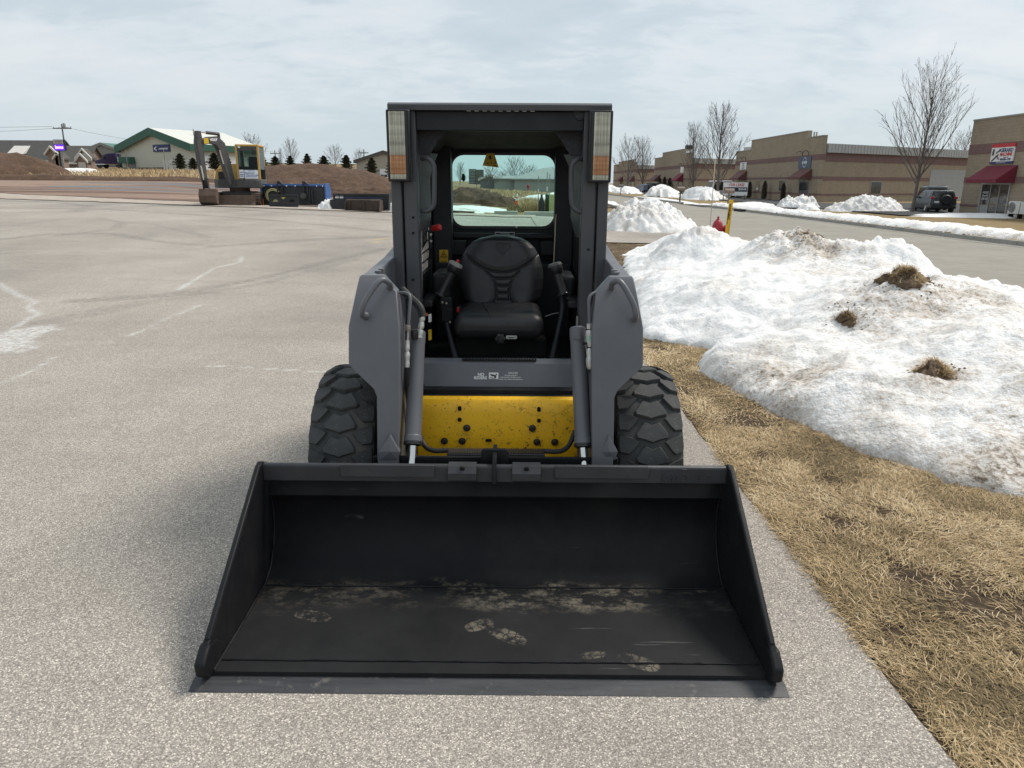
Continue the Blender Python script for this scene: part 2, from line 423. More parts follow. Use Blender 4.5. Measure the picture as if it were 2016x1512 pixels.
# parking lot: x from -45 to the straight pavement edge at 1.28
xs = axis_pts([(-46, -12, 120), (-12, 1.28, 300)]); ys0 = axis_pts([(-4, 1, 12), (1, 9, 190), (9, 20, 130), (20, 33, 80)])
X, Y = np.meshgrid(xs, ys0)
far = 31.5 + np.interp(xs, FEX, FEY)
Y = np.where(Y > 20, 20 + (Y - 20) * (far - 20)[None] / 13, Y)
edge = (fbm(Y * 2.2, Y * 0 + 1.7, 4, 5, .62) - .5) * .07
X = X + np.where(np.arange(len(xs))[None] == len(xs) - 1, edge, 0)
o = link('parking_lot', grid_mesh('parking_lot', X, Y, gz(X, Y), M_ASPH, True, None, {k: f(X, Y) for k, f in ATT.items()})); kind(o, 'structure')
sheet('driveway', [(1.25, 20.6), (7.75, 20.8)], [(1.25, 26), (7.75, 26.2)], 30, 40, .018, M_ASPH, 0, {k: f for k, f in ATT.items()})
sheet('pavement', [(1.2, 26.2), (1.2, 36.2)], [(3.9, 26.2), (3.4, 35.6)], 12, 24, .022, M_ASPH, .15, ATT)
# street with its two concrete gutters
sheet('street', [(7.75, -8), (7.75, 330)], [(15.3, -8), (15.3, 330)], 24, 400, .02, M_STREET)
def kerb(name, x0, x1, y0, y1, n):
    ys = np.linspace(y0, y1, n); rings = []
    lip = 1 if x1 > x0 else -1
    for y in ys:
        z = G(x0, y); rings.append([(x0, y, z - .05), (x0, y, z + .026), (x0 + lip * .36, y, z + .03), (x0 + lip * .42, y, z + .16), (x1, y, z + .17), (x1, y, z - .05)])
    return kind(MB().loft(rings).build(name, M_CURB, smooth=25), 'structure')
kerb('kerb', 15.28, 15.9, -8, 57.5, 70); kerb('kerb', 15.28, 15.9, 66.5, 330, 90)
kerb('kerb', 7.77, 7.15, -8, 20.4, 40); kerb('kerb', 7.77, 7.15, 26.5, 330, 90)
sheet('access_drive', [(15.5, 58), (28, 58)], [(15.5, 66), (28, 66)], 20, 16, .035, M_DARKASPH)
sheet('parking_area', [(25, 47), (25, 220)], [(33.3, 47), (33.3, 220)], 14, 120, .045, M_DARKASPH, .2)
sheet('service_yard', [(33.4, 54), (33.4, 78)], [(70, 54), (70, 90)], 20, 20, .045, M_DARKASPH)
# left: gravel fringe, muddy yard, rough field
def far_edge(x, off): return 31.5 + np.interp(x, FEX, FEY) + off
xl = np.linspace(-46, 1.5, 60)
sheet('gravel_strip', [(x, far_edge(x, -1.0)) for x in xl], [(x, far_edge(x, 4.6 if x < -6 else 1.2)) for x in xl], 14, 240, .03, M_GRAVEL, .5, seed=5)
xl2 = np.linspace(-90, -1.5, 60)
def pud(X, Y): return sstep(44, 47, Y) * sstep(56, 52, Y) * sstep(-15, -19, X) * sstep(-34, -28, X)
M_YARD = yard_mat()
sheet('muddy_yard', [(x, far_edge(x, 2.6)) for x in xl2], [(x, 58 - 9 * float(sstep(-22, -3, x))) for x in xl2], 60, 260, .05, M_YARD, .6, {'puddle': pud}, 6)
sheet('field', [(x, 58.3 - 9 * float(sstep(-22, -3, x))) for x in np.linspace(-160, 7, 40)], [(-260, 150), (9, 150)], 60, 120, .06, M_FIELD, .5, seed=8)

# ------------------------------------------------------------------ snow
def smooth_poly_dist(X, Y, P):
    P = list(P) + [P[0]]; d = pl_dist(X, Y, P); inside = np.zeros(X.shape, bool)
    for (x0, y0), (x1, y1) in zip(P[:-1], P[1:]):
        c = ((y0 > Y) != (y1 > Y)); xx = x0 + (Y - y0) * (x1 - x0) / ((y1 - y0) + 1e-12); inside ^= c & (X < xx)
    return np.where(inside, d, -d)
BANK = [(3.7, 19.6), (2.75, 17), (1.9, 11), (1.55, 8.3), (1.5, 7.5), (1.95, 6.9), (1.68, 6.1), (1.80, 5.45), (1.99, 4.72), (2.05, 4.5), (2.2, 4.12), (2.42, 3.7), (2.72, 3.46), (3.1, 3.2), (3.7, 3.1), (4.6, 2.9), (7.2, 2.6), (7.55, 4), (7.45, 9), (7.2, 14), (6.2, 17.5), (4.6, 19.8)]
BUMPS = [(3.0, 13.6, .14, 1.1), (3.5, 13.1, .36, .75), (4.35, 11.0, .48, .75), (4.55, 10.3, .05, .5), (4.2, 11.7, .10, .7), (5.35, 10.05, .38, .6), (5.75, 9.9, .10, .5), (3.7, 6.9, .20, .75), (4.6, 7.8, .16, 1.1),
         (3.0, 8.6, .15, 1.1), (5.4, 7.9, .05, .8), (4.4, 5.2, .16, 1.1), (3.4, 4.7, .07, .6), (4.1, 3.6, .10, .7), (3.8, 16.6, .22, .7), (4.3, 18.3, .22, .6)]
def bank_h(X, Y, detail=True):
    d = smooth_poly_dist(X, Y, BANK) + (fbm(X * 2.6, Y * 2.6, 21, 4, .6) - .5) * .26
    dp = np.maximum(d, 0)
    h = .36 * (1 - np.exp(-dp / .75)) + .075 * (1 - np.exp(-dp / .07))
    h *= .30 + .70 * sstep(6.7, 5.0, X)
    h *= .45 + .55 * sstep(18.5, 14.5, Y)
    m = sstep(0, .9, dp)
    for bx, by, bh, br in BUMPS: h = h + bh * m * np.exp(-((X - bx) ** 2 + (Y - by) ** 2) / br ** 2)
    if detail:
        rid = 1 - np.abs(2 * fbm(X * 1.25, Y * 1.25, 31, 5, .55) - 1) * 2
        crest = sstep(.45, .95, h)
        h = h + np.minimum(dp / .25, 1) * ((fbm(X * 1.3, Y * 1.3, 41, 4, .5) - .5) * .30 + (fbm(X * 5, Y * 5, 51, 3, .5) - .5) * .085
              + (fbm(X * 11, Y * 11, 61, 4, .62) - .5) * .055 + crest * (fbm(X * 8, Y * 8, 71, 3, .7) - .45) * .26)
    return np.where(d > -.04, h - np.where(d < 0, .05, 0), -.2), d
xs = axis_pts([(1.3, 8, 240)]); ys = axis_pts([(2.5, 8, 230), (8, 20.6, 260)])
X, Y = np.meshgrid(xs, ys); H, D = bank_h(X, Y)
def g2(x, y, r, a): return a * np.exp(-(((X - x) ** 2 + (Y - y) ** 2) / r ** 2) ** 1.3)
dirt = .13 + .9 * sstep(.42, .7, fbm(X * .9, Y * .9, 81, 4)) * .5
dirt += g2(3.75, 6.9, .75, .62) + g2(3.1, 6.45, .38, .55) + g2(4.35, 10.7, .7, .75) + g2(4.6, 6.3, .9, .55) + g2(4.9, 8.6, .9, .42) + g2(2.9, 4.75, .22, .6) + g2(3.0, 4.0, .2, .5) + g2(2.7, 3.6, .25, .6) + g2(2.1, 5.2, .35, .45) + g2(2.4, 8.2, .35, .35) + g2(3.1, 9.3, .4, .35)
dirt *= .35 + .65 * sstep(7.4, 6.0, X)
dirt = np.maximum(dirt, sstep(.07, .0, D) * .30)
o = link('snow_bank', grid_mesh('snow_bank', X, Y, gz(X, Y) + H, M_SNOW, True, H > -.15, {'dirt': dirt}))
tag(o, 'long high bank of old snow with dirt and sod on it along the brown verge', 'snow bank')

def mound(name, cx, cy, rx, ry, h, m, rot=0, seed=1, res=60, rough=1.0, dirt=.35, edge=.35, sink=.12, side=0, pw=1.0):
    u = np.linspace(-1.15, 1.15, res); U, V = np.meshgrid(u, u)
    c, s = math.cos(rot), math.sin(rot)
    X = cx + U * rx * c - V * ry * s; Y = cy + U * rx * s + V * ry * c
    k = 2.2 / max(rx, ry)
    rr = np.sqrt(U * U + V * V) + (fbm(U * 2.2 + seed * 3, V * 2.2, seed, 4, .55) - .5) * edge * 2
    hh = np.clip(1 - rr, -1, 1); H = h * np.where(hh > 0, np.power(np.maximum(hh, 0), pw) * (2 - np.power(np.maximum(hh, 0), pw)), hh * 2)
    H = H + h * rough * np.clip(hh * 3, 0, 1) * ((fbm(X * k * 1.6, Y * k * 1.6, seed + 5, 5, .6) - .5) * .5 + (fbm(X * k * 6, Y * k * 6, seed + 9, 3, .6) - .5) * .28)
    D = np.clip(dirt + (fbm(U * 2.1, V * 2.1, seed + 3, 4) - .5) * 1.2 + (side * U if side else 0), 0, 1)
    return link(name, grid_mesh(name, X, Y, gz(X, Y) + np.maximum(H, -sink), m, True, H > -sink, {'dirt': D}))
SG = 'snow piles across the street'
for a, lab, grp in [
    (('snow_pile', 5.2, 27.3, 2.0, 1.9, .98, M_SNOW, 0, 3, 110, 1.3, .33, .22, .1, -.35), 'conical dirty snow pile just behind the loader, beyond the driveway', None),
    (('snow_pile', 5.3, 31.5, 1.7, 2.3, .62, M_SNOW, 0, 4, 60, .6, .08), 'low clean snow heap close behind the conical snow pile', None),
    (('snow_pile', 24.6, 62.4, 1.7, 1.6, .85, M_SNOW, 0, 5, 80, 1.6, .3), 'small peaked snow pile below the round blue sign', SG),
    (('snow_pile', 23.4, 57.5, .8, 1.2, .40, M_SNOW, 0, 6, 40, .8, .15), 'tiny low snow heap right below the peaked pile', SG),
    (('snow_pile', 26.9, 55.2, 3.1, 1.8, 1.0, M_SNOW, .15, 7, 100, 1.6, .3, .3), 'wide lumpy snow pile left of the tall bare tree', SG),
    (('snow_pile', 18.6, 56.0, 2.3, 1.4, .5, M_SNOW, 0, 8, 50, .5, .05), 'smooth low snow mound at the kerb right of the yellow marker post', SG),
    (('snow_pile', 24.3, 92, 2.6, 5, 1.45, M_SNOW, 0, 10, 70, .9, .22, .3), 'large snow heap round the thin tree left of the lease sign', SG),
    (('snow_pile', 22.8, 108, 2.6, 6, 1.5, M_SNOW, 0, 11, 70, 1.0, .25, .3), 'large snow heap behind the wooden mailbox post', SG),
    (('snow_pile', 23.2, 142, 2.5, 9, 1.2, M_SNOW, 0, 12, 60, .8, .2), 'snow heap in front of the parked cars far up the street', SG),
    (('snow_pile', 23.5, 170, 2.5, 12, 1.4, M_SNOW, 0, 13, 50, .7, .1), 'farthest snow heap up the street beside the black mailbox', SG),
    (('snow_patch', 17.4, 64.9, 1.0, .9, .12, M_SNOW, 0, 14, 30, .5, .05), 'thin snow patch on the brown lawn under the lease sign', None),
    (('snow_patch', 30.3, 47.2, 4.6, 1.7, .22, M_SNOW, -.05, 15, 60, .5, .03, .25), 'flat white snow patch in front of the red awning shop', None),
    (('snow_patch', 17.3, 84, .9, 16, .22, M_SNOW, 0, 16, 70, .5, .05), 'narrow strip of snow lining the kerb behind the mailbox', None),
    (('snow_patch', -1.6, 41.2, 1.9, 2.2, .16, M_SNOW, 0, 17, 60, .5, .12, .3), 'flat snow patch with dark clods seen through the rear window', None),
    (('snow_patch', -2.7, 37.6, 1.5, .7, .18, M_SNOW, 0, 18, 50, .9, .5, .3), 'speckled icy snow edge at the lot seen through the rear window', None),
    (('snow_pile', 4.4, 55, 4.2, 3, .75, M_SNOW, 0, 19, 50, .5, .03), 'long white snow heap by the hip roofed house seen through the rear window', None),
    (('snow_patch', -46.8, 83, 2.5, 3.2, .5, M_SNOW, .1, 20, 50, .4, .05), 'white snow patch in front of the gabled grey house', None),
    (('snow_patch', -42.8, 74, 2.3, 1.0, .25, M_SNOW, 0, 22, 40, .6, .1), 'thin broken snow streak on the dry field by the dirt ridge', None),
    (('snow_pile', -11.0, 38.6, 1.8, .9, .95, M_SNOW, 0, 23, 50, .4, .02), 'clean snow heap behind the blue attachment', None),
    (('snow_pile', -7.75, 33.2, .62, .55, .38, M_SNOW, 0, 24, 50, 1.6, .1, .4), 'small chunky snow pile between blue attachment and black buckets', None),
    (('snow_pile', -5.0, 33.4, .8, .6, .42, M_SNOW, 0, 26, 50, 1.2, .3, .4), 'small snow pile right of the rusty bucket', None),
]:
    tag(mound(*a), lab, 'snow patch' if a[0] == 'snow_patch' else 'snow pile', grp)
# snow strip lying along the far kerb
xs = np.linspace(15.5, 19.6, 60); ys = np.linspace(13, 58, 420); X, Y = np.meshgrid(xs, ys)
wid = 1.0 + 1.6 * fbm(Y * .13, Y * 0, 91, 3) - .5 * sstep(20, 14, Y); c0 = 15.85 + (fbm(Y * .9, Y * 0 + 5, 92, 4) - .5) * .5
e = np.minimum(X - c0, c0 + wid - X); H = .26 * (1 - np.exp(-np.maximum(e, 0) / .18)) + np.where(e < 0, -.2, 0) + (fbm(X * 2.5, Y * 2.5, 93, 5, .6) - .5) * .25 * np.clip(e * 4, 0, 1)
D = .18 + .75 * sstep(.5, .1, X - c0) * sstep(30, 22, Y) + .25 * fbm(X, Y, 95)
o = link('snow_ridge', grid_mesh('snow_ridge', X, Y, gz(X, Y) + .12 + H, M_SNOW, True, H > -.15, {'dirt': D}))
tag(o, 'long low ridge of plowed snow lying along the far kerb of the street', 'snow ridge')

# ------------------------------------------------------------------ earth mounds
for a, lab in [
    (('dirt_mound', -54.4, 66, 16.0, 7, 2.6, M_SOIL, 0, 31, 130, .5, 0, .12, .3, 0, .65), 'long brown dirt mound at the left edge before the dark roofed house'),
    (('dirt_mound', -14.6, 61, 7.9, 6, 1.9, M_SOIL, 0, 32, 110, .4, 0, .15, .3), 'big rounded topsoil mound behind the blue attachment'),
    (('dirt_ridge', -8.5, 49, 7.0, 1.5, .7, M_SOIL, 0, 33, 110, 1.6, 0, .25, .2), 'low rough ridge of dark dug soil in front of the big topsoil mound'),
    (('dirt_ridge', -2.0, 48, 3.6, 1.6, .85, M_SOIL, 0, 34, 90, 1.2, 0, .25, .2), 'dark soil ridge seen through the rear window'),
    (('dirt_ridge', -38, 57.0, 30, 1.2, .40, M_SOIL, .0, 35, 130, 1.8, 0, .2, .2), 'long churned soil edge along the far side of the muddy yard'),
]:
    tag(mound(*a), lab, 'dirt mound')

# ------------------------------------------------------------------ dry grass
def blade_mesh(name, P, az, L, W, lean, tint, m, curl=.5):
    n = len(P); d = np.stack([np.cos(az), np.sin(az), np.zeros(n)], -1); s = np.stack([-np.sin(az), np.cos(az), np.zeros(n)], -1)
    up = np.array([0, 0, 1.0])
    sl, cl = np.sin(lean)[:, None], np.cos(lean)[:, None]
    mid = P + (d * sl + up * cl) * (L * .5)[:, None]
    l2 = np.minimum(lean + curl, 1.62); tip = mid + (d * np.sin(l2)[:, None] + up * np.cos(l2)[:, None]) * (L * .5)[:, None]
    w = (W * .5)[:, None]
    V = np.stack([P - s * w, P + s * w, mid - s * w * .85, mid + s * w * .85, tip], 1).reshape(-1, 3)
    b = np.arange(n)[:, None] * 5
    F = np.concatenate([b + [0, 1, 3], b + [0, 3, 2], b + [2, 3, 4]], 0)
    me = bpy.data.meshes.new(name); raw_mesh(me, V, F)
    at = me.attributes.new('tint', 'FLOAT', 'POINT'); at.data.foreach_set('value', np.repeat(tint, 5).astype(np.float32))
    me.materials.append(m); return me
def grass_mat(name, stops, rough=.8):
    t = NT(name); t.set(col=t.ramp(t.attr('tint').outputs['Fac'], stops), rough=rough, spec=.25); return t.m
M_BLADE = grass_mat('straw_blade', [(0, (.115, .088, .048)), (.3, (.24, .178, .090)), (.55, (.455, .322, .165)), (.8, (.61, .465, .275)), (1, (.72, .60, .40))])
def scatter(n, x0, x1, y0, y1): return npr.uniform(x0, x1, n), npr.uniform(y0, y1, n)
def verge_grass():
    x1, y1 = scatter(380000, 1.24, 4.6, 1.1, 4.6); x2, y2 = scatter(90000, 1.25, 2.6, 4.4, 9.0); x3, y3 = scatter(30000, 1.25, 4.0, 9, 20.6)
    x = np.r_[x1, x2, x3]; y = np.r_[y1, y2, y3]
    H, D = bank_h(x, y, False)
    bare = np.zeros(len(x))
    for bx, by, br in ((1.86, 2.52, .24), (1.70, 2.68, .17), (2.02, 2.38, .19), (1.55, 4.1, .10), (1.8, 3.7, .08), (1.70, 4.72, .24), (1.62, 3.2, .12), (1.9, 3.3, .09), (2.1, 1.95, .10), (1.45, 2.3, .07), (1.5, 7.0, .15), (1.4, 5.5, .12)):
        bare = np.maximum(bare, np.exp(-((x - bx) ** 2 + ((y - by) * .8) ** 2) / br ** 2))
    k = (D < .05) & (x < .90 * y + .9) & (npr.rand(len(x)) > bare * .96) & (npr.rand(len(x)) < .35 + .75 * fbm(x * 6, y * 6, 3, 3))
    k &= x > 1.245 + npr.rand(len(x)) ** 2 * .06 + .05 * fbm(y * 3, y * 0, 8, 4)
    x, y = x[k], y[k]; n = len(x)
    az = 2 * np.pi * 1.6 * fbm(x * 1.7, y * 1.7, 12, 3) + npr.normal(0, .9, n) + 2.2
    lean = np.clip(npr.normal(1.34, .2, n), .4, 1.54)
    far = sstep(3, 9, y)
    L = npr.uniform(.022, .068, n) * (1 + .3 * far); W = npr.uniform(.0014, .0032, n) * (1 + 1.6 * far)
    tint = .48 + .70 * (fbm(x * 2.6, y * 2.6, 14, 5, .6) - .5) * 2 + npr.normal(0, .24, n) - .14 * sstep(1.75, 2.6, x) * sstep(1.8, 2.6, y) + .10 * sstep(1.7, 1.3, x)
    P = np.stack([x, y, gz(x, y) - .006 + npr.uniform(0, .012, n)], -1)
    o = link('verge_grass', blade_mesh('verge_grass', P, az, L, W, lean, np.clip(tint, 0, 1), M_BLADE)); kind(o, 'stuff')
    tag(o, 'matted dry straw coloured grass on the verge beside the pavement', 'grass')
def pebbles():
    n = 1500; y = npr.uniform(1.4, 9, n); x = 1.27 - np.abs(npr.normal(0, .10, n)); k = npr.rand(n) < .25; x[k] = npr.uniform(-2.6, 1.25, k.sum())
    r = npr.uniform(.0018, .0055, n); a = npr.uniform(0, 6.28, n); base = np.array([(1, 0, 0), (-.5, .87, 0), (-.5, -.87, 0), (.1, 0, .75)])
    c, s = np.cos(a), np.sin(a); V = np.stack([np.stack([x + r * (b[0] * c - b[1] * s), y + r * (b[0] * s + b[1] * c), gz(x, y) + .0003 + r * b[2]], -1) for b in base], 1).reshape(-1, 3)
    b = np.arange(n)[:, None] * 4; F = np.concatenate([b + [0, 1, 3], b + [1, 2, 3], b + [2, 0, 3]], 0); me = bpy.data.meshes.new('loose_grit'); raw_mesh(me, V, F); me.materials.append(M_GRAVEL)
    o = kind(link('loose_grit', me), 'stuff'); tag(o, 'loose grit scattered on the asphalt along the grass edge', 'grit')
pebbles()
sheet('verge', [(1.16, -4), (1.16, 20.5)], [(7.2, -4), (7.2, 20.5)], 60, 120, -.008, M_THATCH)
verge_grass()
def tall_grass(name, lab, n, x0, x1, y0, y1, L0, L1, W, seed, cut=.4, green=0, lean=.35, wf=None):
    x, y = scatter(n, x0, x1, y0, y1); k = fbm(x * .35 + seed, y * .35, seed, 4) > cut
    if wf is not None: k &= wf(x, y)
    x, y = x[k], y[k]; m = len(x)
    P = np.stack([x, y, gz(x, y) + .04], -1)
    o = link(name, blade_mesh(name, P, npr.uniform(0, 6.28, m), npr.uniform(L0, L1, m), npr.uniform(W * .6, W, m), np.abs(npr.normal(lean, .25, m)), np.clip(npr.normal(.68 - green, .2, m), 0, 1), M_BLADE, .5)); kind(o, 'stuff')
    return tag(o, lab, 'grass')
tall_grass('field_grass', 'dry tan field grass beyond the muddy yard', 30000, -70, 4, 57, 92, .25, .6, .05, 3, .42)
tall_grass('weed_grass', 'tall pale weeds round the traffic cone seen through the rear window', 3500, .9, 2.6, 42.5, 50, .3, .75, .03, 5, .35)
tall_grass('green_grass', 'greenish grass tuft beside the traffic cone', 1800, .1, 1.0, 39.5, 47, .1, .25, .03, 6, .3, .5)
tall_grass('meadow_grass', 'tan meadow grass in front of the sheds seen through the rear window', 14000, -8, 3.4, 54, 84, .25, .6, .05, 7, .38)
# ------------------------------------------------------------------ skid steer loader
LY = 3.1
M_LD = Matrix.Translation((-.032, LY, 0)) @ Matrix.Rotation(-.016, 4, 'Z')
LDR = thing('skid_steer_loader', 'dark grey skid steer loader with open cab and wide black bucket on the asphalt', 'skid steer loader', (-.032, LY, 0), -.016)
_inv = M_LD.inverted()
def lp(px, py, Y):
    """measured point of the loader: photo pixel at depth Y, in loader coordinates"""
    d = M_CAM.to_3x3() @ Vector(((px - 1008) / 1430, -(py - 756) / 1430, -1.0)); p = Vector((0, 0, CAM_H)) + d * (Y / d.y)
    q = _inv @ p; return (q.x, q.y + LY, q.z)
class LB(MB):
    def mesh(s, name, m, smooth=35, weld=False):
        me = MB.mesh(s, name, m, smooth, weld); me.transform(Matrix.Translation((0, -LY, 0))); return me
def arc_pts(P, n=4):
    """round the corners of a polyline by chaikin cutting"""
    P = [Vector(p) for p in P]
    for _ in range(n):
        Q = [P[0]]
        for a, b in zip(P[:-1], P[1:]): Q += [a * .75 + b * .25, a * .25 + b * .75]
        P = Q + [P[-1]]
    return P
M_GREY = pmat('grey_loader_paint', (.118, .122, .136), .40, 0, .12, 3, .04, 200, .45, .35, (.175, .168, .155))
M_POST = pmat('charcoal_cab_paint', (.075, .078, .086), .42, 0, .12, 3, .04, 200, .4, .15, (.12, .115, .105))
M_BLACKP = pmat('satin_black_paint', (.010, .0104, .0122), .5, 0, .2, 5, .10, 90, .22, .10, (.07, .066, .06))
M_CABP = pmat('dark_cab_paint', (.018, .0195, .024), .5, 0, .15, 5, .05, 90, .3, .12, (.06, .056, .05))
M_PLAST = pmat('black_plastic', (.014, .014, .016), .45, 0, .1, 12, .08, 180)
M_VINYL = pmat('black_vinyl', (.020, .021, .024), .42, 0, .08, 8, .10, 320, .5)
M_LINER = pmat('headliner_foam', (.060, .056, .046), .85, 0, .25, 9, .3, 150, .2)
M_CHROME = pmat('chrome_rod', (.62, .62, .60), .12, 1.0, .03)
M_STEEL = pmat('zinc_fitting', (.42, .40, .35), .34, .9, .25, 30)
M_PALESTEEL = pmat('pale_fitting', (.55, .55, .52), .4, .5, .2, 40)
M_HOSE = pmat('rubber_hose', (.013, .013, .014), .6, 0, .1, 20)
M_BOLT = pmat('dark_bolt', (.06, .052, .045), .5, .6, .2, 40)
M_RED = pmat('red_plastic', (.50, .022, .022), .35)
M_WHITE = pmat('white_print', (.70, .70, .68), .6)
M_DECALY = pmat('yellow_decal', (.62, .40, .015), .5, 0, .08, 20)
M_DECALB = pmat('black_print', (.01, .01, .01), .6)
M_ORANGE = pmat('orange_print', (.6, .13, .03), .6)
M_HOLE = pmat('dark_hole', (.003, .003, .003), .9)
def rubber_mat():
    t = NT('tyre_rubber'); n = t.noise(9, 5, .65); sp = t.rng(t.vor(70, out='Distance'), .06, .16, 1, 0)
    c = t.mix(t.rng(n, .35, .7), (.040, .042, .042), (.072, .074, .072))
    c = t.mix(t.math('MULTIPLY', t.rng(t.noise(4, 4, .7), .5, .68), .55), c, (.10, .092, .078))
    c = t.mix(t.math('MULTIPLY', sp, t.rng(t.noise(14, 2), .5, .6)), c, (.22, .20, .17))
    t.set(col=c, rough=.78, spec=.35); t.bump(t.noise(60, 4, .65), .35, .004); return t.m
M_RUB = rubber_mat()
def yellow_mat():
    t = NT('worn_yellow_paint')
    c = t.mix(t.rng(t.noise(5, 4, .6), .35, .7), (.98, .55, .010), (.88, .46, .010))
    chips = t.math('MULTIPLY', t.rng(t.noise(42, 5, .75), .60, .64), t.rng(t.noise(5, 3, .6), .40, .58))
    sp = t.math('MULTIPLY', t.rng(t.noise(95, 3, .7), .625, .66), t.rng(t.noise(7, 3, .6), .36, .55))
    cr = t.math('MULTIPLY', t.rng(t.vor(5.5, 'DISTANCE_TO_EDGE', v=t.mix(.13, t.tc.outputs['Object'], t.noise(9, 4, .7, col=True)), out='Distance'), .0, .0065, 1, 0), t.rng(t.noise(4.5, 2), .50, .56))
    scr = t.math('MULTIPLY', t.rng(t.noise(1, 4, .6, v=t.vec(scale=(160, 1, 6))), .68, .72), .5)
    f = t.math('MINIMUM', t.math('ADD', t.math('MAXIMUM', chips, sp), t.math('ADD', t.math('MULTIPLY', cr, .85), t.math('MULTIPLY', scr, .4))), 1.0)
    c = t.mix(f, c, (.045, .028, .012))
    c = t.mix(t.math('MULTIPLY', t.rng(t.noise(9, 5, .7), .55, .75), .35), c, (.22, .13, .04))
    t.set(col=c, rough=t.rng(f, 0, 1, .42, .8)); t.bump(t.math('SUBTRACT', 1.0, f), .3, .001); return t.m
M_YEL = yellow_mat()
M_BARP = pmat('lit_black_paint', (.040, .041, .046), .5, 0, .25, 6, .1, 90, .4, .12, (.12, .115, .10))  # lighter copy of the black paint, skylight on the bar painted in, plus dust
def edge_mat():
    t = NT('worn_cutting_steel'); n = t.noise(1, 5, .7, v=t.vec(scale=(4, 40, 40))); c = t.mix(t.rng(n, .3, .7), (.026, .027, .030), (.060, .061, .066)); c = t.mix(t.math('MULTIPLY', t.rng(t.noise(14, 5, .75), .58, .70), .7), c, (.15, .14, .125)); t.set(col=c, rough=.5, spec=.4); t.bump(t.noise(18, 4, .7), .25, .003); return t.m
M_EDGE = edge_mat()
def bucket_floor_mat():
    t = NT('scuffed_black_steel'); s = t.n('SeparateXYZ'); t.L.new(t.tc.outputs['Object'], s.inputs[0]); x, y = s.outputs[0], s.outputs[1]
    c = t.mix(t.rng(t.noise(3.5, 5, .65), .35, .7), (.0055, .0057, .0072), (.009, .0092, .0105))  # base darkened to paint in shade on the back and under the bar
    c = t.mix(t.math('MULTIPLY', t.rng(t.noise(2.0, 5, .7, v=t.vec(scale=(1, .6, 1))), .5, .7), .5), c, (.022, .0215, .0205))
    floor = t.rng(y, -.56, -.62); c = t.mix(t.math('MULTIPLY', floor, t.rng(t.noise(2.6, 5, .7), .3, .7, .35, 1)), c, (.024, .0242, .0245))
    yw = t.math('ADD', y, t.math('MULTIPLY', t.math('SUBTRACT', t.noise(3.2, 4, .6), .5), .16)); band = t.math('MULTIPLY', t.rng(yw, -.73, -.64), t.rng(yw, -.53, -.57))
    band = t.math('MULTIPLY', band, t.math('ADD', t.math('MULTIPLY', t.rng(x, -.5, .15), .75), .40))
    lump = t.math('MULTIPLY', t.rng(t.noise(8, 6, .75, v=t.vec(scale=(1, 1.9, 1))), .47, .60), t.rng(t.noise(2.6, 2, .5, v=t.vec(loc=(2.2, 0, 0))), .36, .56))
    crk = t.rng(t.vor(26, 'DISTANCE_TO_EDGE', v=t.mix(.05, t.tc.outputs['Object'], t.noise(20, 3, col=True)), out='Distance'), .02, .09)
    f = t.math('MULTIPLY', t.math('MULTIPLY', band, lump), t.math('ADD', t.math('MULTIPLY', crk, .6), .4))
    def foot(cx, cy, a, b, rot):
        v = t.vec(loc=(-cx, -cy, 0)); r = t.n('VectorRotate'); r.inputs['Angle'].default_value = rot; r.rotation_type = 'Z_AXIS'; t.L.new(v, r.inputs['Vector'])
        q = t.n('SeparateXYZ'); t.L.new(r.outputs[0], q.inputs[0])
        d = t.math('ADD', t.math('POWER', t.math('ABSOLUTE', t.math('DIVIDE', q.outputs[0], a)), 2.4), t.math('POWER', t.math('ABSOLUTE', t.math('DIVIDE', q.outputs[1], b)), 2.4))
        tread = t.rng(t.vor(38, 'DISTANCE_TO_EDGE', v=r.outputs[0], out='Distance', rnd=.75), .03, .10, .1, 1)
        return t.math('MULTIPLY', t.math('MULTIPLY', t.rng(d, .7, 1.0, 1, 0), tread), t.rng(t.noise(12, 5, .75), .44, .60))
    feet = 0.0
    for a in ((-.66, -.755, .075, .034, .25), (-.045, -.80, .06, .032, -.5), (.055, -.86, .085, .035, .6), (.50, -1.0, .075, .035, .5), (.35, -.965, .05, .02, -.2)):
        feet = t.math('MAXIMUM', feet, foot(*a))
    f = t.math('MAXIMUM', f, t.math('MULTIPLY', feet, .75)); c = t.mix(t.math('MULTIPLY', f, .72), c, (.26, .225, .17))
    sc = t.math('MULTIPLY', t.rng(t.noise(1, 3, .7, v=t.vec(scale=(3, 60, 10), rot=(0, 0, .35))), .66, .72), t.rng(t.noise(3, 3), .5, .62)); c = t.mix(t.math('MULTIPLY', sc, .5), c, (.12, .115, .11))
    t.set(col=c, rough=t.rng(f, 0, 1, .50, .9), spec=.16); t.bump(t.math('ADD', t.math('MULTIPLY', f, .4), t.noise(7, 4, .6)), .12, .006); return t.m
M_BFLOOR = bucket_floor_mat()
def glass_mat(name, tint, refl=.12):
    t = NT(name); t.N.remove(t.b); tr = t.n('BsdfTransparent'); tr.inputs[0].default_value = (*tint, 1); gl = t.n('BsdfGlossy'); gl.inputs['Roughness'].default_value = .02
    fr = t.n('Fresnel'); fr.inputs[0].default_value = 1.35
    ms = t.n('MixShader'); t.L.new(t.math('MULTIPLY', fr.outputs[0], refl * 8), ms.inputs[0]); t.L.new(tr.outputs[0], ms.inputs[1]); t.L.new(gl.outputs[0], ms.inputs[2]); t.L.new(ms.outputs[0], t.out.inputs[0]); return t.m
M_CABGLASS = glass_mat('green_tinted_glass', (.80, .95, .91), .05)

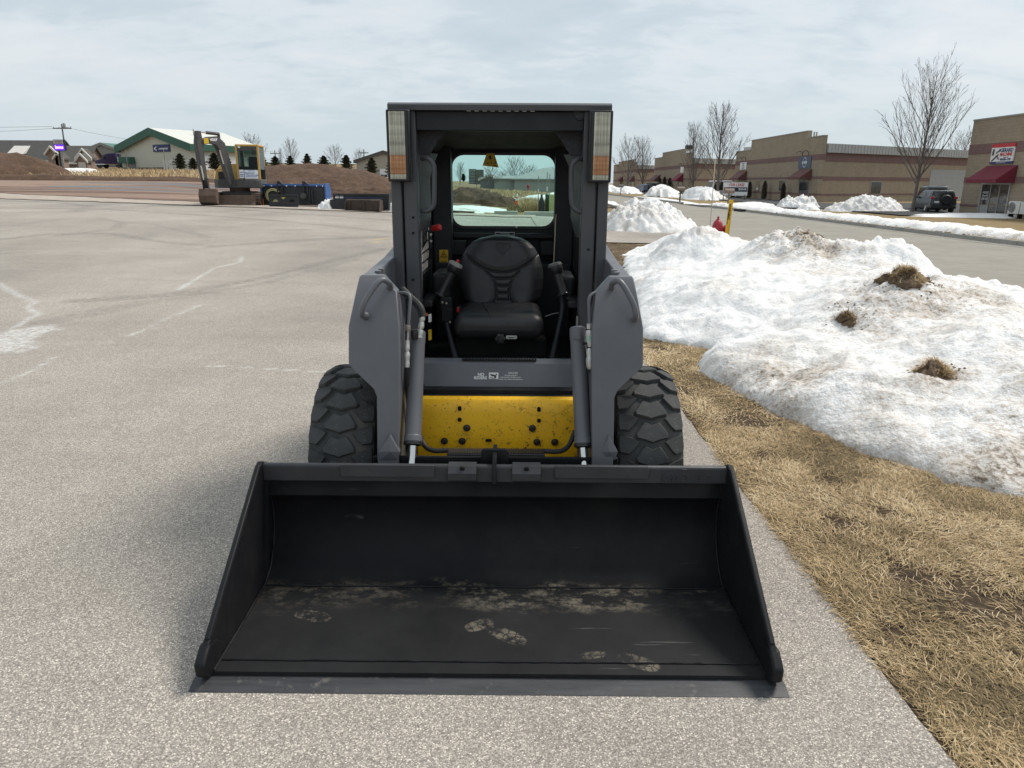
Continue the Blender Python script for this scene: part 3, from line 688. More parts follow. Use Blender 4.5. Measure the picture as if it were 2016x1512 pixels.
# --- bucket
BW = .905
prof = [(2.035, .030), (2.30, .034), (2.50, .040), (2.55, .046), (2.60, .066), (2.645, .102), (2.682, .155), (2.703, .215), (2.708, .28), (2.700, .335), (2.682, .366)]
prof_i = arc_pts([(0, a, b) for a, b in prof[1:]], 2); pin = [(2.035, .030), (2.2, .032)] + [(p.y, p.z) for p in prof_i]
pout = [(a + .014 * s1, b - .014 * s2) for (a, b), s1, s2 in [((a, b), float(sstep(.04, .16, b)), float(sstep(.2, .05, b))) for a, b in pin]]
bk = LB()
bk.loft([[(x, a, b) for a, b in pin] + [(x, a, b) for a, b in pout[::-1]] for x in np.linspace(-BW, BW, 25)])
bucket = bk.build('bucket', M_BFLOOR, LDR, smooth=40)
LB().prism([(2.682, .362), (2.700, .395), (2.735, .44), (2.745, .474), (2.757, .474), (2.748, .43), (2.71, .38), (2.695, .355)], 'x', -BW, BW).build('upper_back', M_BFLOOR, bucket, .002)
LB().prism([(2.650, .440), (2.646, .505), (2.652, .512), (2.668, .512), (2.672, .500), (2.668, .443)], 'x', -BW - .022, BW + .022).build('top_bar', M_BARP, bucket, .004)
for s in (-1, 1):
    side = [(2.03, .022), (1.995, .045), (1.99, .075), (2.005, .105), (2.045, .138), (2.62, .512), (2.655, .521), (2.70, .50), (2.76, .44), (2.765, .35), (2.74, .16), (2.66, .05), (2.55, .022)]
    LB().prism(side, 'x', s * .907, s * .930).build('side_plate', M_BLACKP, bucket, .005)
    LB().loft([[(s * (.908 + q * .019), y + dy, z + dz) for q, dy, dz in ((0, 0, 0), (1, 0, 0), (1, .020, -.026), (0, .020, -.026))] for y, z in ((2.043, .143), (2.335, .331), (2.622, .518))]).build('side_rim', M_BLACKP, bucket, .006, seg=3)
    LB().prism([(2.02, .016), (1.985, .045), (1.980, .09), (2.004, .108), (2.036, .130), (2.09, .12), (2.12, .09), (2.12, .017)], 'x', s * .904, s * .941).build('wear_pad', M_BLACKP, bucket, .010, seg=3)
    wl = [(s * .903, y, z + .003) for y, z in pin]
    LB().tube([(p[0] + s * -.001 * rng.random(), p[1], p[2]) for p in wl], [.004 + .0015 * rng.random() for _ in wl], 6).build('weld_seam', M_BLACKP, bucket, smooth=60)
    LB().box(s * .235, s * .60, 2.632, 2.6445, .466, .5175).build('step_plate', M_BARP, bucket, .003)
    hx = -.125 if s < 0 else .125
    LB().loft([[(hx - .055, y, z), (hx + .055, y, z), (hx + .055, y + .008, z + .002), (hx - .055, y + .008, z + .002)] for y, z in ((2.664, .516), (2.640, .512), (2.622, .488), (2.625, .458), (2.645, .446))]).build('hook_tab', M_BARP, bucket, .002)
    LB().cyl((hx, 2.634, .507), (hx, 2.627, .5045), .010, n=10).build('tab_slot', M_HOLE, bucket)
LB().prism([(1.968, 0.001), (2.010, .014), (2.105, .014), (2.105, .001)], 'x', -.962, .962).build('cutting_edge', M_EDGE, bucket, .0015)
for yy, zz, r in ((2.092, .033, .003), (2.536, .046, .004)):
    xs_ = np.linspace(-.9, .9, 90); LB().tube([(x, yy + rng.uniform(-.0012, .0012), zz) for x in xs_], [r * rng.uniform(.7, 1.2) for _ in xs_], 6).build('weld_seam', M_BLACKP, bucket, smooth=60)
LB().prism([(2.640, .43), (2.618, .445), (2.632, .52), (2.66, .548), (2.78, .552), (2.78, .50), (2.66, .50)], 'x', -.008, .008).build('centre_gusset', M_BLACKP, bucket, .002)
LB().prism([(-.055, .50), (-.055, .548), (-.045, .560), (.045, .560), (.055, .548), (.055, .50), (.04, .49), (-.04, .49)], 'y', 2.70, 2.715).build('gusset_plate', M_BLACKP, bucket, .003)
# welded-bead numerals on the bar
def bead(name, strokes, x0, z0, w, h):
    b = LB()
    for S in strokes:
        P = arc_pts([(x0 + u * w, 2.6485 - (.0012), z0 + v * h) for u, v in S], 2 if len(S) > 3 else 0); b.tube(P, .0024, 6)
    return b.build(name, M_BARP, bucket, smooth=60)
six = [[(.75, 1), (.3, .75), (.05, .35), (.15, .02), (.6, 0), (.9, .2), (.7, .48), (.3, .4), (.1, .25)]]
five = [[(.2, 1.0), (.15, .55)], [(.2, 1.0), (.85, .98)], [(.15, .55), (.6, .6), (.9, .3), (.6, .02), (.05, .06)]]
for i, (g_, xx, ww) in enumerate(((six, .655, .027), (six, .692, .027), (five, .729, .026), ([[(.1, .45), (.9, .5)]], .762, .016), ([[(.1, 0), (.15, 1)], [(.15, 1), (.8, .05)], [(.8, .05), (.9, 1)]], .790, .024), ([[(.1, 0), (.1, 1)], [(.9, 0), (.9, 1)], [(.1, .5), (.9, .5)]], .825, .022))):
    bead('bead_numeral', g_, xx, .452, ww, .050)
# --- wheels
TR, TW = .390, .272
def crown(x): return TR - .019 - .034 * min(1, abs(x) / (TW / 2)) ** 4
def make_wheel(cx, cy, first):
    t = MB(); prof = [(.205, -.10), (.215, -.118), (.27, -.138), (.325, -.136)] + [(crown(x), x) for x in np.linspace(-TW / 2, TW / 2, 17)] + [(.325, .136), (.27, .138), (.215, .118), (.205, .10)]
    w = t.lathe(prof, (0, 0, 0), (1, 0, 0), 56).build('wheel', M_RUB, LDR, smooth=40)
    w.location = (cx, cy - LY, TR)
    s = 1 if cx > 0 else -1
    rim = MB().lathe([(.205, s * .10), (.20, s * .112), (.185, s * .10), (.175, s * .05), (.12, s * .045), (.09, s * .055), (.06, s * .055), (.055, s * .075), (.0, s * .075)], (0, 0, 0), (1, 0, 0), 40).build('rim', M_YELR, w)
    return w
M_YELR = pmat('rim_yellow', (.48, .27, .015), .5, 0, .15, 8, 0, 60, .5, .4)
def lug_mesh(poly, name):
    def P(x, s, r): a = s / TR; return (x, -math.cos(a) * r, math.sin(a) * r)
    cxm = sum(p[0] for p in poly) / len(poly); csm = sum(p[1] for p in poly) / len(poly)
    def ins(k): return [(cxm + (x - cxm) * k, csm + (s - csm) * k) for x, s in poly]
    rings = [[P(x, s, crown(x) - .006) for x, s in ins(1.06)], [P(x, s, crown(x) + .014) for x, s in ins(1.0)], [P(x, s, crown(x) + .018) for x, s in ins(.93)]]
    b = MB(); b.loft(rings, True); return b.mesh(name, M_RUB, 30)
c_poly = [(-.030, .041), (0, .029), (.030, .041), (.045, .022), (.066, -.010), (.063, -.026), (.024, -.037), (0, -.046), (-.024, -.037), (-.063, -.026), (-.066, -.010), (-.045, .022)]
s_poly = [(.054, .006), (.084, .026), (.131, .044), (.135, -.006), (.131, -.036), (.096, -.045), (.077, -.026)]
LUG_C = lug_mesh(c_poly, 'tread_block'); LUG_R = lug_mesh(s_poly, 'tread_block'); LUG_L = lug_mesh([(-x, s) for x, s in s_poly][::-1], 'tread_block')
for cx, cy in ((-.645, 3.16), (.645, 3.16), (-.645, 4.25), (.645, 4.25)):
    w = make_wheel(cx, cy, True); ph = .11 if cx < 0 else .03
    for k in range(24):
        for me, off in ((LUG_C, 0), (LUG_R, .5), (LUG_L, .5)):
            o = bpy.data.objects.new('tread_block', me); COL.objects.link(o); o.parent = w; o.rotation_euler = (-(k + off) * 2 * math.pi / 24 - ph, 0, 0)
# --- chassis
LB().box(-.362, .362, 3.14, 5.0, .18, .655).build('chassis', M_BLACKP, LDR, .01)
ch = LB().loft([[(-.362, y, z), (.362, y, z), (.362, y + .012, z - .004), (-.362, y + .012, z - .004)] for y, z in ((3.19, .655), (3.150, .652), (3.120, .640), (3.106, .618), (3.100, .58), (3.086, .30))]).build('front_plate', M_YEL, LDR, .002, smooth=50)
LB().box(-.36, .36, 3.155, 3.30, .652, .675).build('plate_lip', M_BLACKP, LDR, .003)
for px, py in ((919, 842), (1048, 842), (875, 868), (910, 868), (1057, 869), (1092, 869)):
    x, y, z = lp(px, py, 3.094)
    b = LB(); b.lathe([(.0165, .002), (.0165, -.002), (.0145, -.003), (.011, -.0035), (.011, -.009), (.009, -.011), (0, -.011)], (x, 3.088, z), (0, 1, .05), 12); b.build('bolt', M_BOLT, ch, smooth=30)
for px, py in ((905, 804), (1061, 805)):
    x, y, z = lp(px, py, 3.097); LB().prism(rrect(x - .008, x + .008, z - .011, z + .011, .0079), 'y', 3.090, 3.096).build('plate_hole', M_HOLE, ch)
for px, py in ((905, 826), (1061, 827)):
    x, y, z = lp(px, py, 3.094); LB().prism(rrect(x - .009, x + .009, z - .009, z + .009, .0089), 'y', 3.086, 3.092).build('plate_hole', M_HOLE, ch)
x, y, z = lp(962, 866, 3.09); LB().prism(rrect(x - .014, x + .014, z - .006, z + .006, .0058), 'y', 3.080, 3.086).build('plate_slot', M_HOLE, ch)
# threshold step in front of the seat
st = LB().loft([[(-w, y, z), (w, y, z), (w, y + .02, z), (-w, y + .02, z)] for y, z, w in ((3.275, .788, .35), (3.262, .786, .35), (3.245, .775, .35), (3.215, .70, .352), (3.205, .674, .335), (3.235, .664, .33))]).build('threshold_step', M_GREY, LDR, .003)
g_ = LB()
for k in range(46): x = -.165 + k * .0075; g_.box(x - .0024, x + .0024, 3.25, 3.275, .7845, .7945 + .003 * (k % 2))
kind(g_.build('grip_teeth', M_BLACKP, st), 'stuff')
def stM(px, py, d=.0012):
    x, y, z = lp(px, py, 3.23); yy = 3.245 - (.775 - z) * .40; return face_M((x, yy - d, z), (1, 0, 0), (0, .37, .93))
text_mesh('lettering', 'NO', .019, M_WHITE, st, Matrix.Translation((0, -LY, 0)) @ stM(947, 737), .0004, .0006)
text_mesh('lettering', 'RIDERS', .019, M_WHITE, st, Matrix.Translation((0, -LY, 0)) @ stM(946, 743), .0004, .0006)
def plaque(name, M, w, h, m, parent, th=.0006):
    me = MB().box(-w / 2, w / 2, -h / 2, h / 2, -th, th).mesh(name, m, 0); me.transform(Matrix.Translation((0, -LY, 0)) @ M); return link(name, me, parent)
plaque('decal', stM(972, 739), .044, .030, M_WHITE, st)
for dx, dy, w, h in ((-.004, .002, .014, .008), (.007, -.004, .008, .014), (.012, .006, .005, .008), (-.006, -.010, .022, .003), (-.012, .006, .006, .006)):
    plaque('pictogram', stM(972, 739, .0022) @ Matrix.Translation((dx, dy, 0)) @ Matrix.Rotation(.4 * dx * 40, 4, 'Z'), w, h, M_DECALB, st, .0003)
for px, py, s, tx in ((1010, 734, .011, 'DANGER'), (1006, 738.5, .009, 'AVOID INJURY'), (1005, 742, .0075, 'KEEP RIDERS OFF MACHINE'), (1006, 745.5, .0075, 'READ THE OPERATOR MANUAL')):
    text_mesh('lettering', tx, s, M_WHITE, st, Matrix.Translation((0, -LY, 0)) @ stM(px, py), .0003, .0001)
# hitch plate and hydraulic line behind the bucket bar
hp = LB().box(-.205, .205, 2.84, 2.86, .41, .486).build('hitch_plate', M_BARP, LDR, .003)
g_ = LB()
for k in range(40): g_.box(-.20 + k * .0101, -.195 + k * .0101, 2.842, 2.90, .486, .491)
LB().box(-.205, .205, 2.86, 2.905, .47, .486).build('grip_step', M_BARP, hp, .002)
kind(g_.build('grip_teeth', M_BOLT, hp), 'stuff')
for x in (-.175, .165): LB().cyl((x, 2.842, .462), (x, 2.832, .462), .009, n=6).build('bolt', M_BOLT, hp)
for s in (-1, 1): LB().tube(arc_pts([(s * .2, 2.87, .49), (s * .27, 2.87, .485), (s * .31, 2.90, .50), (s * .335, 2.93, .56)], 2), .0105, 10).build('hydraulic_hose', M_HOSE, LDR)
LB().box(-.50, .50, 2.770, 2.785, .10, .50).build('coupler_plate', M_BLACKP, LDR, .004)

# --- lift arms
for s in (-1, 1):
    rows = [(.44, .392, .474, 2.745, 2.93), (.50, .392, .478, 2.752, 2.94), (.745, .386, .478, 2.798, 3.02), (.775, .386, .490, 2.803, 3.03), (.865, .385, .585, 2.822, 3.10), (.880, .385, .590, 2.824, 2.98), (1.02, .385, .588, 2.850, 3.0), (1.150, .402, .566, 2.918, 2.985), (1.205, .452, .556, 2.950, 2.995), (1.212, .458, .552, 2.960, 3.0)]
    a = LB().loft([[(s * xi, yf, z), (s * xo, yf, z), (s * xo, yb, z), (s * xi, yb, z)] for z, xi, xo, yf, yb in rows]).build('lift_arm', M_GREY, LDR, .004, smooth=30)
    LB().prism([(2.97, 1.206), (3.5, 1.232), (4.05, 1.285), (4.75, 1.40), (4.85, 1.34), (4.8, 1.20), (4.0, 1.11), (3.2, 1.02), (3.05, 1.0)], 'x', s * .500, s * .553).build('arm_beam', M_GREY, a, .006)
    for k, yy in enumerate((3.06, 3.14)): LB().cyl((s * .50, yy, 1.200), (s * .50, yy, 1.2185), .014, n=12).build('pin_cap', M_GREY, a)
    # grab handle standing off the knee
    pts = [(765, 556), (770, 569)] if s < 0 else []
    if s < 0: H = [lp(768, 566, 2.935), lp(768, 558, 2.87), lp(752, 548, 2.845), lp(738, 562, 2.825), lp(714, 600, 2.795), lp(711, 622, 2.80), lp(719, 622, 2.862)]
    else: H = [lp(1204, 569, 2.935), lp(1204, 559, 2.87), lp(1216, 550, 2.845), lp(1229, 563, 2.825), lp(1251, 605, 2.795), lp(1252, 628, 2.80), lp(1249, 628, 2.862)]
    LB().tube(arc_pts(H, 3), .0115, 12).build('grab_handle', M_GREY, a)
    for q in (H[0], H[-1]): LB().lathe([(.017, .006), (.014, -.004), (.010, -.008)], q, (0, 1, -.2), 12).build('weld_collar', M_GREY, a)
    # folded diamond gusset at the foot
    c = (768, 745, 787, 749, 783) if s < 0 else (1199, 1184, 1216, 1186, 1212)
    T = lp(c[0], 857, 2.752); Lm = lp(c[1], 890, 2.752); Rm = lp(c[2], 890, 2.752); Bl = lp(c[3], 905, 2.752); Br = lp(c[4], 905, 2.752); Cn = lp(c[0], 889, 2.738)
    D = LB(); D.add([T, Lm, Bl, Br, Rm, Cn, (T[0], 2.78, T[2]), (Lm[0], 2.78, Lm[2]), (Bl[0], 2.78, Bl[2]), (Br[0], 2.78, Br[2]), (Rm[0], 2.78, Rm[2])], [(0, 1, 5), (1, 2, 5), (2, 3, 5), (3, 4, 5), (4, 0, 5), (0, 6, 7, 1), (1, 7, 8, 2), (2, 8, 9, 3), (3, 9, 10, 4), (4, 10, 6, 0)]).build('diamond_gusset', M_GREY, a, .0015, smooth=0)
    # tilt cylinder
    b0, b1 = ((lp(813, 871, 2.81), lp(822, 652, 3.03)) if s < 0 else (lp(1148, 875, 2.81), lp(1137, 645, 3.03)))
    b0, b1 = Vector(b0), Vector(b1); ax = (b0 - b1).normalized()
    cy = LB(); cy.lathe([(0, 0), (.030, 0), (.035, .006), (.035, .05), (.0335, .055), (.0335, (b1 - b0).length - .03), (.0365, (b1 - b0).length - .026), (.0365, (b1 - b0).length), (.02, (b1 - b0).length + .004)], b1, ax, 28)
    cyl = cy.build('tilt_cylinder', M_GREY, LDR, smooth=30)
    LB().cyl(b0 - ax * .02, b0 + ax * .16, .0175, n=20).build('piston_rod', M_CHROME, cyl)
    LB().lathe([(.038, -.004), (.0385, .0), (.0385, .010), (.028, .013)], b0, ax, 28).build('gland_nut', M_PLAST, cyl)
    if s > 0:
        q = Vector(lp(1137, 664, 2.975)); LB().lathe([(.020, .02), (.020, .004), (.012, .002), (.012, -.008), (.011, -.010), (0, -.010)], q, (0, 1, -.25), 14).build('port_plug', M_GREY, cyl)
# left couplings
def fitting(name, P, rs, m, parent=LDR, n=12): return LB().tube([P[0].lerp(P[1], k / (len(rs) - 1)) for k in range(len(rs))], rs, n).build(name, m, parent, smooth=30)
V_ = Vector
LB().tube(arc_pts([lp(787, 576, 2.97), lp(800, 576, 2.955), lp(809, 583, 2.94), lp(806, 612, 2.925), lp(804, 642, 2.915)], 3), .0065, 10).build('hydraulic_pipe', M_GREY, LDR)
fitting('pipe_clamp', (V_(lp(803, 640, 2.905)), V_(lp(803, 651, 2.905))), [.012, .013, .013, .012], M_STEEL, n=6)
LB().tube([lp(803, 650, 2.91), lp(802, 674, 2.90)], .0045, 8).build('hydraulic_pipe', M_STEEL, LDR)
cp = fitting('coupler', (V_(lp(802, 670, 2.90)), V_(lp(801, 723, 2.88))), [.009, .009, .0095, .0105, .0105, .0085, .012, .0125, .0105, .010, .011, .011, .010], M_PALESTEEL)
LB().tube(arc_pts([lp(801, 722, 2.88), lp(800, 745, 2.89), lp(803, 790, 2.93), lp(808, 830, 2.98)], 2), .0085, 8).build('hydraulic_hose', M_HOSE, LDR)
e1 = V_(lp(832, 622, 2.97)); e2 = V_(lp(826, 664, 2.955))
fitting('elbow_fitting', (e1, e2), [.0105, .0115, .0115, .009, .0115, .0125, .0125, .0085, .0115, .012, .0105, .0125], M_PALESTEEL)
LB().tube(arc_pts([lp(792, 570, 3.04), lp(808, 586, 3.01), lp(828, 604, 2.98), lp(832, 624, 2.97)], 3), .016, 10).build('hydraulic_hose', M_HOSE, LDR)
fitting('port_block', (V_(lp(815, 650, 2.95)), V_(lp(817, 668, 2.95))), [.014, .016, .016, .012], M_PLAST)
# right couplings
LB().tube(arc_pts([lp(1181, 572, 2.97), lp(1172, 576, 2.955), lp(1159, 583, 2.94), lp(1160, 610, 2.925), lp(1161, 640, 2.91)], 3), .0075, 10).build('hydraulic_pipe', M_GREY, LDR)
LB().tube(arc_pts([lp(1175, 585, 2.95), lp(1175, 625, 2.93), lp(1178, 642, 2.92), lp(1175, 650, 2.91), lp(1153, 650, 2.90)], 2), .004, 8).build('bracket_wire', M_BLACKP, LDR)
fitting('pipe_nut', (V_(lp(1161, 637, 2.905)), V_(lp(1161, 647, 2.905))), [.0135, .0135], M_PALESTEEL, n=6)
cr = fitting('coupler', (V_(lp(1161, 650, 2.90)), V_(lp(1162, 683, 2.885))), [.0165, .0175, .0175, .0145, .0145, .0145, .0125, .011], M_PALESTEEL)
p0 = V_(lp(1161, 661, 2.894)); p1 = V_(lp(1161.5, 671, 2.890)); fitting('green_ring', (p0, p1), [.0147, .0151, .0147], pmat('green_tape', (.30, .50, .40), .5), cr, 14)
LB().box(cr.data.vertices[0].co.x - .03, cr.data.vertices[0].co.x + .03, 2.888, 2.91, p1.z - .014, p1.z - .009).build('bracket', M_BLACKP, LDR, .001)
fitting('coupler', (V_(lp(1161, 685, 2.885)), V_(lp(1162, 727, 2.87))), [.009, .0135, .0145, .0145, .0135, .0165, .0175, .0165, .0155, .015, .010], M_PALESTEEL)
LB().tube(arc_pts([lp(1162, 725, 2.87), lp(1168, 745, 2.88), lp(1173, 775, 2.92), lp(1165, 805, 2.97), lp(1155, 815, 3.0)], 2), .0085, 8).build('hydraulic_hose', M_HOSE, LDR)
LB().tube(arc_pts([lp(1167, 735, 2.86), lp(1165, 780, 2.87), lp(1170, 840, 2.9)], 2), .003, 6).build('hydraulic_hose', M_HOSE, LDR)
LB().tube(arc_pts([lp(1197, 505, 3.6), lp(1202, 535, 3.35), lp(1207, 551, 3.2)], 2), .010, 10).build('hydraulic_pipe', M_GREY, LDR)

# --- cab
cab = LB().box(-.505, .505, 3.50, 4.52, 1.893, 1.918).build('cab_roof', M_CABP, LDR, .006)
LB().prism([(3.488, 1.890), (3.484, 1.914), (3.500, 1.9235), (3.56, 1.9235), (3.56, 1.920), (3.505, 1.917), (3.500, 1.890)], 'x', -.507, .507).build('roof_lip', M_POST, cab, .002)
g_ = LB()
for k in range(9): x = -.14 + k * .036; g_.box(x - .009, x + .009, 3.495, 3.505, 1.887, 1.8895)
kind(g_.build('slot_light_pad', M_STEEL, cab), 'stuff')  # bright pads added to stand for daylight through the roof slots
LB().box(-.385, .385, 3.525, 3.56, 1.805, 1.892).build('header_beam', M_CABP, LDR, .005)
M_SPK = pmat('speckled_panel', (.030, .031, .036), .7, 0, .5, 60, .3, 200)
for s in (-1, 1):
    LB().box(s * .458, s * .507, 3.50, 3.62, .80, 1.892).build('outer_post', M_POST, LDR, .006)
    LB().box(s * .385, s * .450, 3.512, 3.60, .80, 1.892).build('inner_post', M_POST, LDR, .005)
    po = bpy.data.objects[-1] if False else None
    for py in ((428, 459, 551, 582) if s < 0 else (338, 491)):
        q = lp(813 if s < 0 else 1158, py, 3.512); LB().cyl((q[0], 3.514, q[2]), (q[0], 3.508, q[2]), .0062, n=10).build('post_hole', M_HOLE, LDR)
    # corner gusset panels
    LB().prism([(s * .384, 1.70), (s * .384, 1.81), (s * .26, 1.81), (s * .265, 1.79), (s * .30, 1.755), (s * .31, 1.735), (s * .335, 1.70)], 'y', 3.60, 3.612).build('corner_panel', M_SPK, LDR, .002)
    LB().loft([[(s * .384, 3.60, z), (s * (.384 - w), 3.72, z - .005), (s * (.384 - w), 3.735, z - .005), (s * .395, 3.61, z)] for z, w in ((1.715, .075), (1.66, .048), (1.60, .035), (1.42, .034), (1.36, .02), (1.32, .005))]).build('side_panel', M_POST, LDR, .002)
    if s < 0: H = [lp(831, 312, 3.55), lp(846, 311, 3.55), lp(857, 323, 3.55), lp(857, 345, 3.55), lp(857, 388, 3.55), lp(856, 406, 3.55), lp(845, 415, 3.55), lp(831, 415, 3.55)]
    else: H = [lp(1150, 313, 3.55), lp(1135, 313, 3.55), lp(1123, 325, 3.55), lp(1123, 345, 3.55), lp(1123, 390, 3.55), lp(1126, 408, 3.55), lp(1138, 417, 3.55), lp(1150, 417, 3.55)]
    H = [(x, y - .05 * (0 < i < 7), z) for i, (x, y, z) in enumerate(H)]
    LB().tube(arc_pts(H, 3), .0115, 12).build('entry_handle', M_POST, LDR)
    # work light: housing, ribbed clear lens, amber lens
    hs = LB().box(s * .402, s * .508, 3.44, 3.499, 1.578, 1.889).build('work_light', M_PLAST, LDR, .006)
    x0, x1 = .424, .496
    for nm, z0, z1, key in (('clear_lens', 1.695, 1.880, 'c'), ('amber_lens', 1.612, 1.694, 'a'), ('clear_lens', 1.590, 1.611, 'c')):
        b = LB(); n = 15
        ring = [(s * x0, 3.445), (s * x0, 3.434)]
        for k in range(n):
            u0 = x0 + .003 + (x1 - x0 - .006) * k / n; u1 = x0 + .003 + (x1 - x0 - .006) * (k + 1) / n; ring += [(s * u0, 3.4335), (s * (u0 * .7 + u1 * .3), 3.4298), (s * (u0 * .3 + u1 * .7), 3.4298)]
        ring += [(s * x1, 3.434), (s * x1, 3.445)]
        b.loft([[(x, y, z) for x, y in ring] for z in (z0, z1)]); b.build(nm, None, hs, 0, smooth=0)
        bpy.context.view_layer.update()
    LB().ring(rect_like(s * .412, s * .503, 1.584, 1.886), rect_like(s * .423, s * .497, 1.591, 1.881), 'y', 3.432, 3.444).build('lamp_bezel', M_PLAST, hs)
def lens_mat(name, base, hi):
    t = NT(name); s = t.n('SeparateXYZ'); t.L.new(t.tc.outputs['Generated'], s.inputs[0])
    rib = t.rng(t.noise(1.0, 3, .8, v=t.vec('Generated', (26, .1, .5))), .3, .7, -1.6, 1.6); z = s.outputs[2]
    zb = t.noise(1.0, 1, .4, v=t.vec('Generated', (.2, .2, 5.5)))
    cell = t.math('ADD', t.math('MULTIPLY', t.rng(zb, .32, .62), .5), t.math('MULTIPLY', t.math('ADD', rib, 1.0), .30))
    c = t.mix(cell, base, hi)
    t.set(col=c, rough=.22, spec=.6, metal=.25); t.b.inputs['Coat Weight'].default_value = .6; t.b.inputs['Coat Roughness'].default_value = .08; return t.m
ML_C = lens_mat('clear_ribbed_lens', (.26, .245, .19), (.85, .82, .70)); ML_A = lens_mat('amber_ribbed_lens', (.36, .15, .055), (.80, .46, .24))
for ob in bpy.data.objects:
    if ob.name.startswith('clear_lens'): ob.data.materials.append(ML_C)
    elif ob.name.startswith('amber_lens'): ob.data.materials.append(ML_A)
q = lp(1141, 225, 3.522); LB().lathe([(.0, -.004), (.006, -.004), (.007, -.001), (.020, -.001), (.022, -.006), (.026, -.006), (.028, 0)], (q[0], 3.524, q[2]), (0, 1, 0), 20).build('horn_grille', M_PLAST, LDR)
# headliner: tapered trough under the roof
LB().loft([[(-.384, y, zs), (-w, y, zc), (w, y, zc), (.384, y, zs), (.384, y, 1.888), (-.384, y, 1.888)] for y, zs, zc, w in ((3.57, 1.80, 1.862, .29), (3.80, 1.79, 1.845, .31), (4.20, 1.745, 1.79, .33), (4.40, 1.725, 1.762, .34))]).build('headliner', M_LINER, LDR, .01, smooth=30)
# side walls with mesh screens
for s in (-1, 1):
    pl = LB(); n = 5
    pl.ring(rect_like(3.62, 4.46, .66, 1.888), rrect(3.70, 4.30, 1.10, 1.66, .05), 'x', s * .412, s * .424)
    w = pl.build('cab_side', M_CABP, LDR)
    b = LB()
    for k in range(13): y = 3.70 + k * .05; b.box(s * .414, s * .418, y - .0035, y + .0035, 1.09, 1.67)
    for k in range(12): z = 1.11 + k * .05; b.box(s * .4185, s * .4225, 3.69, 4.31, z - .0035, z + .0035)
    kind(b.build('mesh_screen', M_BLACKP, w, smooth=0), 'stuff')
    LB().tube([lp(829.5, 455, 3.60) if s < 0 else lp(1147, 455, 3.60), lp(830.5, 592, 3.60) if s < 0 else lp(1143, 592, 3.60)], .0042 if s < 0 else .003, 6).build('door_seal', pmat('worn_seal', (.30, .29, .27), .7, 0, .5, 50) if s < 0 else M_CABP, w)
    LB().box(s * .30, s * .411, 4.33, 4.46, .9, 1.78).build('rear_pillar', M_CABP, LDR, .008)
    LB().box(s * .22, s * .40, 4.38, 4.45, 1.155, 1.245).build('storage_box', M_CABP, LDR, .008)
    LB().box(s * .345, s * .405, 3.66, 4.30, .96, 1.0).build('side_console', M_PLAST, LDR, .008)
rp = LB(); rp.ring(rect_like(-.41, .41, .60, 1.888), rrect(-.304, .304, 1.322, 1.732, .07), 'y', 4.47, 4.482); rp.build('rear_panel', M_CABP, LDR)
LB().ring(rrect(-.322, .322, 1.304, 1.750, .085), rrect(-.302, .302, 1.324, 1.730, .068), 'y', 4.455, 4.4695).build('window_gasket', M_PLAST, LDR, .003)
LB().prism(rrect(-.305, .305, 1.321, 1.733, .07), 'y', 4.474, 4.479).build('rear_window', M_CABGLASS, LDR)
LB().box(-.30, .30, 4.40, 4.455, 1.255, 1.285).build('rear_shelf', M_CABP, LDR, .006)
x, y, z = lp(1017, 446.5, 4.452); LB().cyl((x, 4.454, z), (x, 4.446, z), .006, n=8).build('window_latch', M_PALESTEEL, LDR)
x, y, z = lp(994, 462, 4.40); bx = plaque('decal', face_M((x, 4.398, z + .004), (1, 0, 0), (0, 0, 1)), .115, .022, M_WHITE, LDR)
plaque('decal_field', face_M((x, 4.3965, z + .004), (1, 0, 0), (0, 0, 1)), .110, .017, M_DECALB, bx, .0004)
text_mesh('lettering', 'ATTENTION', .010, M_WHITE, bx, Matrix.Translation((0, -LY, 0)) @ face_M((x, 4.3955, z + .007), (1, 0, 0), (0, 0, 1)), .0002)
g_ = LB()
for k in range(16): g_.box(x - .052 + k * .0067, x - .0495 + k * .0067, 4.395, 4.396, z - .002, z + .0015)
kind(g_.build('decal_marks', M_WHITE, bx), 'stuff')
# interior floor, kick plates, seat pan
LB().box(-.41, .41, 3.30, 4.46, .66, .68).build('cab_floor', M_PLAST, LDR)
LB().box(-.24, .24, 3.72, 4.3, .68, .80).build('seat_base', M_HOLE, LDR, .02)
LB().box(-.40, .40, 4.28, 4.40, .68, 1.12).build('rear_bulkhead', M_CABP, LDR, .01)
# engine housing behind the cab
LB().prism([(4.50, .35), (4.50, 1.27), (5.05, 1.22), (5.32, 1.10), (5.36, .45), (5.25, .33)], 'x', -.42, .42).build('engine_cover', M_GREY, LDR, .02)
for s in (-1, 1): LB().prism([(4.50, .45), (4.46, 1.1), (4.62, 1.40), (4.88, 1.42), (5.0, 1.1), (5.05, .45)], 'x', s * .425, s * .46).build('rear_upright', M_GREY, LDR, .008)

